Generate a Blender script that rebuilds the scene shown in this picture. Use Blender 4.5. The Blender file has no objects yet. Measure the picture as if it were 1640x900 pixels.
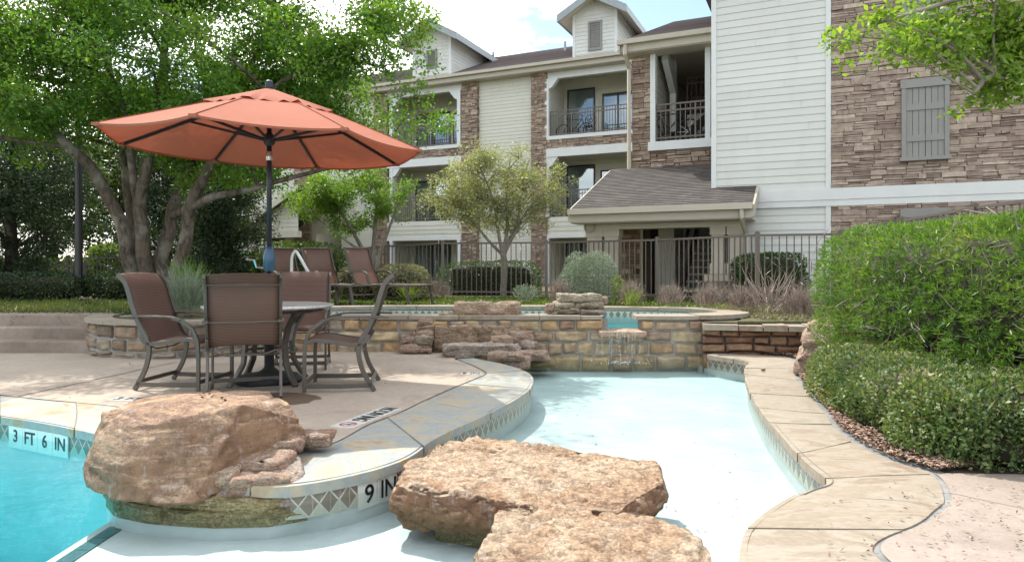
import bpy, bmesh, math, random
import numpy as np
from mathutils import Vector, Matrix, noise as mnoise
R = math.radians
scene = bpy.context.scene
COL = scene.collection

# ------------------------------------------------------------------ camera, sky, sun, exposure
CAM_H, F, V0 = 1.10, 1093.0, 428.0
cam = bpy.data.cameras.new("camera")
cam.sensor_width = 36.0
cam.lens = 36.0 * F / 1640.0
cam.shift_y = -(450.0 - V0) / 1640.0
cam.clip_start, cam.clip_end = 0.05, 2000.0
cam_o = bpy.data.objects.new("camera", cam)
cam_o.location = (0, 0, CAM_H)
cam_o.rotation_euler = (R(90), 0, 0)
COL.objects.link(cam_o)
scene.camera = cam_o

SUN_EL = 55.0
SUN_H = Vector((-0.60, 0.80, 0)).normalized()          # towards the sun, horizontally
sun_to = Vector((SUN_H.x * math.cos(R(SUN_EL)), SUN_H.y * math.cos(R(SUN_EL)), math.sin(R(SUN_EL))))
world = bpy.data.worlds.new("World")
scene.world = world
world.use_nodes = True
wt = world.node_tree
wt.nodes.clear()
w_out = wt.nodes.new("ShaderNodeOutputWorld")
w_bg = wt.nodes.new("ShaderNodeBackground")
w_sky = wt.nodes.new("ShaderNodeTexSky")
w_sky.sky_type = 'NISHITA'
w_sky.sun_disc = False
w_sky.sun_elevation = R(SUN_EL)
w_sky.sun_rotation = math.atan2(SUN_H.x, SUN_H.y)
w_sky.air_density = 1.0
w_sky.dust_density = 1.0
w_bg.inputs[1].default_value = 0.095
w_tc = wt.nodes.new("ShaderNodeTexCoord")
w_map = wt.nodes.new("ShaderNodeMapping")
w_map.inputs['Scale'].default_value = (1.0, 1.0, 2.4)
w_map.inputs['Location'].default_value = (7.7, 1.3, 0.9)
w_n = wt.nodes.new("ShaderNodeTexNoise")
w_n.inputs['Scale'].default_value = 2.6
w_n.inputs['Detail'].default_value = 9.0
w_n.inputs['Roughness'].default_value = 0.55
w_r = wt.nodes.new("ShaderNodeValToRGB")
w_r.color_ramp.elements[0].position = 0.44
w_r.color_ramp.elements[1].position = 0.58
w_mix = wt.nodes.new("ShaderNodeMixRGB")
w_mix.inputs[2].default_value = (13.2, 13.0, 12.4, 1)
wt.links.new(w_tc.outputs['Generated'], w_map.inputs[0])
wt.links.new(w_map.outputs[0], w_n.inputs['Vector'])
wt.links.new(w_n.outputs['Fac'], w_r.inputs[0])
wt.links.new(w_r.outputs[0], w_mix.inputs[0])
wt.links.new(w_sky.outputs[0], w_mix.inputs[1])
wt.links.new(w_mix.outputs[0], w_bg.inputs[0])
wt.links.new(w_bg.outputs[0], w_out.inputs[0])

sun = bpy.data.lights.new("sun", 'SUN')
sun.energy = 2.3
sun.angle = R(0.5)
sun.color = (1.0, 0.95, 0.87)
sun_o = bpy.data.objects.new("sun", sun)
sun_o.rotation_euler = (-sun_to).to_track_quat('-Z', 'Y').to_euler()
sun_o.location = (-10, 20, 30)
COL.objects.link(sun_o)

scene.view_settings.view_transform = 'Standard'
scene.view_settings.look = 'None'
scene.view_settings.gamma = 1.0
scene.view_settings.exposure = 1.47
scene.view_settings.use_curve_mapping = False
scene.cycles.use_denoising = True
scene.cycles.max_bounces = 10
scene.cycles.transparent_max_bounces = 24
scene.cycles.diffuse_bounces = 4
scene.cycles.glossy_bounces = 3
scene.cycles.transmission_bounces = 4
scene.cycles.caustics_reflective = False
scene.cycles.caustics_refractive = False

# ------------------------------------------------------------------ helpers
def P(u, v, Y):
    return Vector(((u - 820) / F * Y, Y, CAM_H + (V0 - v) / F * Y))
def G(u, v, z=0.0):
    Y = (CAM_H - z) * F / (v - V0)
    return Vector(((u - 820) / F * Y, Y, z))

def tag(o, label=None, cat=None, group=None, kind=None):
    if label: o["label"] = label
    if cat: o["category"] = cat
    if group: o["group"] = group
    if kind: o["kind"] = kind
    return o
def empty(name, loc=(0, 0, 0), rz=0.0, label=None, cat=None, group=None):
    o = bpy.data.objects.new(name, None)
    o.location = loc
    o.rotation_euler = (0, 0, rz)
    o.empty_display_size = 0.1
    COL.objects.link(o)
    return tag(o, label, cat, group)
def kids(o):
    return [c for c in bpy.data.objects if c.parent == o]
def copy_tree(o, parent=None):
    c = o.copy()
    COL.objects.link(c)
    c.parent = parent
    for ch in kids(o):
        copy_tree(ch, c)
    return c

class MB:
    """collects faces; build() links ONE mesh object"""
    def __init__(s):
        s.v, s.f, s.uv = [], [], []
    def face(s, pts, uv=None):
        i = len(s.v)
        s.v.extend([tuple(p) for p in pts])
        s.f.append(tuple(range(i, i + len(pts))))
        s.uv.append(uv)
    def hexa(s, c):
        """8 corners: bottom 4 ccw, top 4 ccw"""
        i = len(s.v)
        s.v.extend([tuple(p) for p in c])
        for q in ((3, 2, 1, 0), (4, 5, 6, 7), (0, 1, 5, 4), (1, 2, 6, 5), (2, 3, 7, 6), (3, 0, 4, 7)):
            s.f.append(tuple(i + k for k in q)); s.uv.append(None)
    def box(s, x0, x1, y0, y1, z0, z1, m=None):
        c = [(x0, y0, z0), (x1, y0, z0), (x1, y1, z0), (x0, y1, z0), (x0, y0, z1), (x1, y0, z1), (x1, y1, z1), (x0, y1, z1)]
        if m: c = [m(*p) for p in c]
        s.hexa(c)
    def tube(s, pts, rad, n=8, cap=True, twist=0.0):
        pts = [Vector(p) for p in pts]
        if not hasattr(rad, '__len__'): rad = [rad] * len(pts)
        i0 = len(s.v)
        prev = None
        for k, p in enumerate(pts):
            a = pts[min(k + 1, len(pts) - 1)] - pts[max(k - 1, 0)]
            if a.length < 1e-9: a = Vector((0, 0, 1))
            a.normalize()
            if prev is None:
                ref = Vector((0, 0, 1)) if abs(a.z) < 0.9 else Vector((1, 0, 0))
                x = a.cross(ref).normalized()
            else:
                x = (prev - a * prev.dot(a))
                x = x.normalized() if x.length > 1e-6 else a.orthogonal().normalized()
            prev = x
            y = a.cross(x)
            for j in range(n):
                t = 2 * math.pi * j / n + twist
                s.v.append(tuple(p + (x * math.cos(t) + y * math.sin(t)) * rad[k]))
        for k in range(len(pts) - 1):
            for j in range(n):
                a, b = i0 + k * n + j, i0 + k * n + (j + 1) % n
                s.f.append((a, b, b + n, a + n)); s.uv.append(None)
        if cap:
            s.f.append(tuple(i0 + j for j in reversed(range(n)))); s.uv.append(None)
            e = i0 + (len(pts) - 1) * n
            s.f.append(tuple(e + j for j in range(n))); s.uv.append(None)
    def strip(s, pts, w, t, side):
        """flat bar: rectangular section swept along pts; `side` = width direction"""
        pts = [Vector(p) for p in pts]
        side = Vector(side).normalized()
        i0 = len(s.v)
        for k, p in enumerate(pts):
            a = (pts[min(k + 1, len(pts) - 1)] - pts[max(k - 1, 0)]).normalized()
            n = a.cross(side).normalized()
            for sx, sn in ((-1, -1), (1, -1), (1, 1), (-1, 1)):
                s.v.append(tuple(p + side * (sx * w / 2) + n * (sn * t / 2)))
        for k in range(len(pts) - 1):
            for j in range(4):
                a, b = i0 + 4 * k + j, i0 + 4 * k + (j + 1) % 4
                s.f.append((a, b, b + 4, a + 4)); s.uv.append(None)
        s.f.append((i0 + 3, i0 + 2, i0 + 1, i0)); s.uv.append(None)
        e = i0 + 4 * (len(pts) - 1)
        s.f.append((e, e + 1, e + 2, e + 3)); s.uv.append(None)
    def lathe(s, prof, n=20, c=(0, 0, 0), m=None):
        i0 = len(s.v)
        for r, z in prof:
            for j in range(n):
                t = 2 * math.pi * j / n
                p = Vector((c[0] + r * math.cos(t), c[1] + r * math.sin(t), c[2] + z))
                s.v.append(tuple(m @ p if m else p))
        for k in range(len(prof) - 1):
            for j in range(n):
                a, b = i0 + k * n + j, i0 + k * n + (j + 1) % n
                s.f.append((a, b, b + n, a + n)); s.uv.append(None)
        s.f.append(tuple(i0 + j for j in reversed(range(n)))); s.uv.append(None)
        e = i0 + (len(prof) - 1) * n
        s.f.append(tuple(e + j for j in range(n))); s.uv.append(None)
    def build(s, name, mat, parent=None, smooth=False, bevel=0.0, subsurf=0):
        me = bpy.data.meshes.new(name)
        me.from_pydata(s.v, [], s.f)
        if any(u is not None for u in s.uv):
            l = me.uv_layers.new(name="UVMap")
            for p, u in zip(me.polygons, s.uv):
                if u is not None:
                    for li, w in zip(p.loop_indices, u):
                        l.data[li].uv = w
        if mat: me.materials.append(mat)
        if smooth:
            me.polygons.foreach_set('use_smooth', [True] * len(me.polygons))
        o = bpy.data.objects.new(name, me)
        COL.objects.link(o)
        o.parent = parent
        if bevel:
            b = o.modifiers.new('bevel', 'BEVEL'); b.width = bevel; b.segments = 2; b.limit_method = 'ANGLE'
        if subsurf:
            b = o.modifiers.new('sub', 'SUBSURF'); b.levels = subsurf; b.render_levels = subsurf
        return o

def np_mesh(name, V, Q, mat, parent=None):
    """fast mesh from numpy quads"""
    me = bpy.data.meshes.new(name)
    V = np.ascontiguousarray(V, dtype=np.float32); Q = np.ascontiguousarray(Q, dtype=np.int32)
    me.vertices.add(len(V)); me.vertices.foreach_set('co', V.ravel())
    k = Q.shape[1]
    me.loops.add(Q.size); me.loops.foreach_set('vertex_index', Q.ravel())
    me.polygons.add(len(Q))
    me.polygons.foreach_set('loop_start', np.arange(0, Q.size, k, dtype=np.int32))
    me.polygons.foreach_set('loop_total', np.full(len(Q), k, dtype=np.int32))
    me.update(calc_edges=True)
    if mat: me.materials.append(mat)
    o = bpy.data.objects.new(name, me)
    COL.objects.link(o)
    o.parent = parent
    return o

def leaf_quads(C, D, rng, length, width, N=None, fold=0.25):
    """rhombic leaves: C centres, D unit directions, N approx normals"""
    n = len(C)
    if N is None: N = rng.normal(size=(n, 3))
    S = np.cross(D, N); S /= (np.linalg.norm(S, axis=1, keepdims=True) + 1e-9)
    U = np.cross(S, D)
    L = np.asarray(length).reshape(-1, 1) * np.ones((n, 1)); W = np.asarray(width).reshape(-1, 1) * np.ones((n, 1))
    base = C - D * L * 0.5
    tip = C + D * L * 0.5
    mid = C + U * W * fold
    V = np.stack([base, mid + S * W * 0.5, tip, mid - S * W * 0.5], axis=1).reshape(-1, 3)
    Q = np.arange(4 * n).reshape(-1, 4)
    return V, Q

def unit(a):
    return a / (np.linalg.norm(a, axis=-1, keepdims=True) + 1e-9)

def catmull(pts, per=6, closed=False):
    pts = [Vector(p) for p in pts]
    out = []
    n = len(pts)
    for i in range(n - 1):
        p0 = pts[max(i - 1, 0)]; p1 = pts[i]; p2 = pts[i + 1]; p3 = pts[min(i + 2, n - 1)]
        for k in range(per):
            t = k / per
            out.append(0.5 * ((2 * p1) + (p2 - p0) * t + (2 * p0 - 5 * p1 + 4 * p2 - p3) * t * t + (3 * p1 - p0 - 3 * p2 + p3) * t ** 3))
    out.append(pts[-1])
    return out

class Path:
    """polyline by arc length, z ignored"""
    def __init__(s, pts):
        s.p = [Vector((p[0], p[1], 0)) for p in pts]
        s.l = [0.0]
        for a, b in zip(s.p, s.p[1:]): s.l.append(s.l[-1] + (b - a).length)
        s.len = s.l[-1]
    def at(s, d):
        d = max(0.0, min(s.len, d))
        for i in range(len(s.l) - 1):
            if d <= s.l[i + 1] or i == len(s.l) - 2:
                t = (d - s.l[i]) / max(1e-9, s.l[i + 1] - s.l[i])
                return s.p[i].lerp(s.p[i + 1], t)
    def tan(s, d):
        return (s.at(d + 0.04) - s.at(d - 0.04)).normalized()
    def map(s, out=1):
        """(s, z, depth) -> world; depth goes to the right hand side of the path * out"""
        def f(d, z, dep):
            p = s.at(d); t = s.tan(d)
            n = Vector((t.y, -t.x, 0)) * out
            q = p + n * dep
            return (q.x, q.y, z)
        return f
    def near(s, x, y):
        best = min(range(len(s.p)), key=lambda i: (s.p[i].x - x) ** 2 + (s.p[i].y - y) ** 2)
        return s.l[best]

def stones(mb, mp, s0, s1, z0, z1, rng, band=(0.10, 0.20), length=(0.12, 0.5), split=(1, 3), depth=(0.008, 0.035), gap=0.004, jit=0.006, cut=None):
    """ledge stone: random boxes laid in bands through the map mp(s, z, depth)"""
    z = z0
    while z < z1 - 1e-4:
        h = rng.uniform(*band)
        if z + h > z1 - band[0] * 0.6: h = z1 - z
        s = s0
        while s < s1 - 1e-4:
            w = rng.uniform(*length)
            if s + w > s1 - length[0] * 0.7: w = s1 - s
            k = rng.randint(*split)
            hs = [rng.uniform(0.6, 1.4) for _ in range(k)]
            tot = sum(hs); zz = z
            for q in hs:
                hh = h * q / tot
                d = rng.uniform(*depth)
                j = lambda: rng.uniform(-jit, jit)
                a0, a1, b0, b1 = s + gap, s + w - gap, zz + gap, zz + hh - gap
                if cut is None or not cut((a0 + a1) / 2, (b0 + b1) / 2):
                    fr = [(a0 + j(), b0 + j() * .6, d + j()), (a1 + j(), b0 + j() * .6, d + j()), (a1 + j(), b1 + j() * .6, d + j()), (a0 + j(), b1 + j() * .6, d + j())]
                    bk = [(a0, b0, -0.02), (a1, b0, -0.02), (a1, b1, -0.02), (a0, b1, -0.02)]
                    i = len(mb.v)
                    mb.v.extend([mp(*p) for p in bk]); mb.v.extend([mp(*p) for p in fr])
                    for f in ((4, 5, 6, 7), (0, 1, 5, 4), (1, 2, 6, 5), (2, 3, 7, 6), (3, 0, 4, 7)):
                        mb.f.append(tuple(i + x for x in f)); mb.uv.append(None)
                zz += hh
            s += w
        z += h

def blocks(mb, mp, s0, s1, rows, rng, length=(0.24, 0.5), depth=(0.025, 0.05), gap=0.014):
    """big roughly squared blocks, bulging, with mortar joints"""
    GS, GZ = (0, .05, .16, .4, .62, .85, .95, 1), (0, .08, .24, .5, .76, .92, 1)
    for (z0, z1) in rows:
        s = s0 - rng.uniform(0, 0.2)
        while s < s1 - 0.04:
            w = min(rng.uniform(*length), s1 - s)
            a0, a1 = max(s0, s + gap), s + w - gap
            if a1 - a0 > 0.05:
                g = gap * rng.uniform(0.8, 1.8)
                b0, b1 = z0 + g * rng.uniform(.5, 1.3), z1 - g * rng.uniform(0.5, 1.2)
                n, m = 7, 6
                skew = rng.uniform(-.022, .022); d0 = rng.uniform(*depth); i = len(mb.v); off = rng.uniform(0, 100)
                for jz in range(m + 1):
                    for js in range(n + 1):
                        fs, fz = GS[js], GZ[jz]
                        e = min(1.0, (6.5 * min(fs, 1 - fs)) ** .6) * min(1.0, (4.2 * min(fz, 1 - fz)) ** .6)
                        nz = mnoise.noise((fs * 2.2 + off, fz * 2.2, off * .37))
                        corner = 0.008 * (1 if js in (0, n) else 0) * (1 if jz in (0, m) else 0)
                        tilt = (fs - .5) * skew
                        ss = a0 + (a1 - a0) * fs + (corner if js == 0 else -corner if js == n else 0) + 0.006 * mnoise.noise((off, fz * 3, fs * 5))
                        wv = lambda zq: .024 * mnoise.noise((ss * 2.3, zq * 37.3, 1.7)) + .012 * mnoise.noise((ss * 7.1, zq * 37.3, 4.4))
                        zz = b0 + (b1 - b0) * fz + wv(z0) * (1 - fz) + wv(z1) * fz + 0.008 * mnoise.noise((fs * 3, off, fz))
                        dd = -0.01 if e == 0 else (0.35 + 0.65 * e) * d0 + 0.016 * nz
                        if e == 0: dd = -0.004
                        mb.v.append(mp(ss, zz, dd))
                for jz in range(m):
                    for js in range(n):
                        q = i + jz * (n + 1) + js
                        mb.f.append((q, q + 1, q + n + 2, q + n + 1)); mb.uv.append(None)
            s += w

def lap(mb, eL, eR, tR, tL, n, lift, drop=None, uvs=1.0, butt=None):
    """lapped courses between a bottom edge and a top edge; each course stands `lift` proud at its foot"""
    eL, eR, tR, tL = map(Vector, (eL, eR, tR, tL))
    nor = (eR - eL).cross(tL - eL).normalized()
    for k in range(n):
        a, b = k / n, (k + 1) / n
        p0, p1 = eL.lerp(tL, a), eR.lerp(tR, a)
        q0, q1 = eL.lerp(tL, b), eR.lerp(tR, b)
        o = nor * lift
        W = (p1 - p0).length; H = (q0 - p0).length
        def uvp(p):
            r = p - eL
            e = (eR - eL).normalized()
            return (r.dot(e) * uvs, (r - e * r.dot(e)).length * uvs)
        cuts = [0.0]
        if butt:
            x = butt.uniform(.4, 3.6)
            while x < W - .3: cuts.append(x / W); x += 3.66
        cuts.append(1.0)
        for c0, c1 in zip(cuts, cuts[1:]):
            e0, e1 = c0 + (.0022 / W if c0 > 0 else 0), c1 - (.0022 / W if c1 < 1 else 0)
            P0, P1, Q0, Q1 = p0.lerp(p1, e0), p0.lerp(p1, e1), q0.lerp(q1, e0), q0.lerp(q1, e1)
            mb.face([P0 + o, P1 + o, Q1 + nor * .001, Q0 + nor * .001], [uvp(P0), uvp(P1), uvp(Q1), uvp(Q0)])
        mb.face([p0, p1, p1 + o, p0 + o], [uvp(p0)] * 4)

def rock_mesh(pts, name, mat, parent=None, edge=0.05, amp=0.03, freq=2.5, seed=0, strata=0.0, smooth_it=2, pits=0.0, facet=0.0):
    bm = bmesh.new()
    for p in pts: bm.verts.new(p)
    r = bmesh.ops.convex_hull(bm, input=bm.verts)
    kill = [g for g in r['geom_interior'] if isinstance(g, bmesh.types.BMVert)] + [g for g in r['geom_unused'] if isinstance(g, bmesh.types.BMVert)]
    bmesh.ops.delete(bm, geom=list(set(kill)), context='VERTS')
    bmesh.ops.triangulate(bm, faces=bm.faces)
    for _ in range(9):
        es = [e for e in bm.edges if e.calc_length() > edge]
        if not es: break
        bmesh.ops.subdivide_edges(bm, edges=es, cuts=1)
        bmesh.ops.triangulate(bm, faces=[f for f in bm.faces if len(f.verts) > 3])
        if len(bm.verts) > 40000: break
    for _ in range(smooth_it):
        bmesh.ops.smooth_vert(bm, verts=bm.verts, factor=0.5, use_axis_x=True, use_axis_y=True, use_axis_z=True)
    bm.normal_update()
    off = Vector((seed * 3.17, seed * 1.31, seed * 2.23))
    mv = []
    for v in bm.verts:
        q = v.co * freq + off
        d = mnoise.fractal(q, 0.9, 2.1, 5) * amp
        d += abs(mnoise.noise(q * 0.45)) * amp * 0.8
        if strata:
            t = v.co.z * 9 + mnoise.noise(q * 0.6) * 1.6
            d += strata * (abs((t % 1) - 0.5) - 0.25) * (1 - abs(v.normal.z))
        if facet:
            wq = q * 0.8 + Vector((0, 0, v.co.z * freq * 0.9)) + mnoise.noise_vector(q * 0.7) * 0.35
            vd, vp = mnoise.voronoi(wq)
            d += facet * mnoise.noise(vp[0] * 5.3 + off)
            g = vd[1] - vd[0]
            if g < 0.14: d -= facet * 0.75 * (1 - g / 0.14) ** 1.5
        if pits:
            d -= pits * max(0.0, mnoise.noise(q * 5.0) + 0.6 * mnoise.noise(q * 11)) ** 1.2
        mv.append(v.co + v.normal * d)
    for v, c in zip(bm.verts, mv): v.co = c
    me = bpy.data.meshes.new(name)
    bm.to_mesh(me); bm.free()
    me.polygons.foreach_set('use_smooth', [True] * len(me.polygons))
    me.materials.append(mat)
    o = bpy.data.objects.new(name, me)
    COL.objects.link(o); o.parent = parent
    return o

def blob_pts(c, sx, sy, sz, rng, rz=0.0, n=14):
    """points of an irregular blocky stone"""
    out = []
    for _ in range(n):
        while True:
            p = Vector((rng.uniform(-1, 1), rng.uniform(-1, 1), rng.uniform(-1, 1)))
            if (abs(p.x) ** 4 + abs(p.y) ** 4 + abs(p.z) ** 4) < 1.0 and max(abs(p.x), abs(p.y), abs(p.z)) > 0.7: break
        p = Vector((p.x * sx, p.y * sy, p.z * sz))
        p.rotate(Matrix.Rotation(rz, 3, 'Z'))
        out.append(Vector(c) + p)
    for s in ((-1, -.6, -.8), (1, -.6, -.8), (1, .6, .7), (-1, .6, .7), (-.8, -.8, .7), (.8, -.8, .7)):
        p = Vector((s[0] * sx * .92, s[1] * sy * .92, s[2] * sz * .95)); p.rotate(Matrix.Rotation(rz, 3, 'Z'))
        out.append(Vector(c) + p)
    return out

def text_faces(body, size, align='CENTER'):
    cu = bpy.data.curves.new("lettering", 'FONT')
    cu.body = body; cu.size = size; cu.align_x = align; cu.align_y = 'CENTER'; cu.extrude = 0.0015; cu.offset = size * 0.012
    o = bpy.data.objects.new("lettering", cu)
    COL.objects.link(o)
    dg = bpy.context.evaluated_depsgraph_get()
    me = bpy.data.meshes.new_from_object(o.evaluated_get(dg))
    bpy.data.objects.remove(o)
    bpy.data.curves.remove(cu)
    return me

# ------------------------------------------------------------------ materials
class NT:
    def __init__(s, name):
        s.m = bpy.data.materials.new(name)
        s.m.use_nodes = True
        s.t = s.m.node_tree
        s.t.nodes.clear()
        s.out = s.t.nodes.new("ShaderNodeOutputMaterial")
    def node(s, typ, **kw):
        n = s.t.nodes.new(typ)
        for k, v in kw.items(): setattr(n, k, v)
        return n
    def put(s, sock, val):
        if val is None: return
        if isinstance(val, bpy.types.NodeSocket): s.t.links.new(val, sock)
        elif isinstance(val, (int, float)):
            sock.default_value = val if sock.type in ('VALUE', 'INT') else (val, val, val, 1)[:len(sock.default_value)]
        else:
            v = tuple(val)
            n = len(sock.default_value)
            sock.default_value = (v + (1,))[:n] if len(v) < n else v[:n]
    def math(s, op, a, b=None, c=None, clamp=False):
        n = s.node("ShaderNodeMath", operation=op); n.use_clamp = clamp
        for i, x in enumerate((a, b, c)): 
            if x is not None: s.put(n.inputs[i], x)
        return n.outputs[0]
    def mix(s, fac, a, b, mode='MIX'):
        n = s.node("ShaderNodeMixRGB", blend_type=mode)
        s.put(n.inputs[0], fac); s.put(n.inputs[1], a); s.put(n.inputs[2], b)
        return n.outputs[0]
    def co(s, kind='Object', scale=(1, 1, 1), rot=(0, 0, 0)):
        n = s.node("ShaderNodeTexCoord")
        m = s.node("ShaderNodeMapping")
        m.inputs['Scale'].default_value = scale
        m.inputs['Rotation'].default_value = rot
        s.t.links.new(n.outputs[kind], m.inputs[0])
        return m.outputs[0]
    def noise(s, vec, scale, detail=5, rough=0.55, dist=0.0):
        n = s.node("ShaderNodeTexNoise")
        s.put(n.inputs['Vector'], vec); n.inputs['Scale'].default_value = scale
        n.inputs['Detail'].default_value = detail; n.inputs['Roughness'].default_value = rough
        n.inputs['Distortion'].default_value = dist
        return n.outputs['Fac']
    def voro(s, vec, scale, feature='F1', out='Distance'):
        n = s.node("ShaderNodeTexVoronoi", feature=feature)
        s.put(n.inputs['Vector'], vec); n.inputs['Scale'].default_value = scale
        return n.outputs[out]
    def ramp(s, fac, stops, interp='LINEAR'):
        n = s.node("ShaderNodeValToRGB")
        e = n.color_ramp.elements
        n.color_ramp.interpolation = interp
        while len(e) > 1: e.remove(e[-1])
        for k, (p, c) in enumerate(stops):
            if isinstance(c, (int, float)): c = (c, c, c)
            if k == 0: e[0].position = p; e[0].color = tuple(c) + (1,)
            else:
                x = e.new(p); x.color = tuple(c) + (1,)
        s.put(n.inputs[0], fac)
        return n.outputs[0]
    def island(s):
        return s.node("ShaderNodeNewGeometry").outputs['Random Per Island']
    def objrand(s):
        return s.node("ShaderNodeObjectInfo").outputs['Random']
    def bump(s, h, strength=0.3, dist=0.02):
        n = s.node("ShaderNodeBump")
        n.inputs['Strength'].default_value = strength; n.inputs['Distance'].default_value = dist
        s.put(n.inputs['Height'], h)
        return n.outputs[0]
    def pbr(s, color, rough=0.7, normal=None, metal=0.0, spec=0.5, **kw):
        n = s.node("ShaderNodeBsdfPrincipled")
        s.put(n.inputs['Base Color'], color); s.put(n.inputs['Roughness'], rough)
        n.inputs['Metallic'].default_value = metal
        n.inputs['Specular IOR Level'].default_value = spec
        if normal is not None: s.put(n.inputs['Normal'], normal)
        return n.outputs[0]
    def done(s, shader, volume=None):
        if shader is not None: s.t.links.new(shader, s.out.inputs['Surface'])
        if volume is not None: s.t.links.new(volume, s.out.inputs['Volume'])
        return s.m

def m_plain(name, c, rough=0.6, var=0.12, scale=6, metal=0.0, bump=0.1, bscale=60, spec=0.5, kind='Object'):
    t = NT(name)
    v = t.co(kind)
    n = t.noise(v, scale, 6, .6)
    col = t.mix(t.ramp(n, [(.3, 0), (.7, 1)]), [x * (1 - var) for x in c], [min(1, x * (1 + var)) for x in c])
    r = t.math('ADD', t.math('MULTIPLY', n, .2), rough - .1)
    nb = t.bump(t.noise(v, bscale, 4), bump, .004) if bump else None
    return t.done(t.pbr(col, r, nb, metal, spec))

def m_leaf(name, ramp, trans=0.4, rough=0.45, tcol=None, clump=0.5, obj=False):
    t = NT(name)
    r = t.island()
    v = t.co('Object')
    n = t.noise(v, 1.3, 3)
    f = t.math('ADD', t.math('MULTIPLY', r, 1 - clump), t.math('MULTIPLY', t.ramp(n, [(.35, 0), (.65, 1)]), clump))
    col = t.ramp(f, ramp)
    p = t.pbr(col, rough, None, 0, 0.35)
    tr = t.node("ShaderNodeBsdfTranslucent")
    t.put(tr.inputs[0], t.mix(1.0, col, tcol or (1.7, 1.75, .55), 'MULTIPLY'))
    mx = t.node("ShaderNodeMixShader"); mx.inputs[0].default_value = trans
    t.t.links.new(p, mx.inputs[1]); t.t.links.new(tr.outputs[0], mx.inputs[2])
    return t.done(mx.outputs[0])

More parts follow.
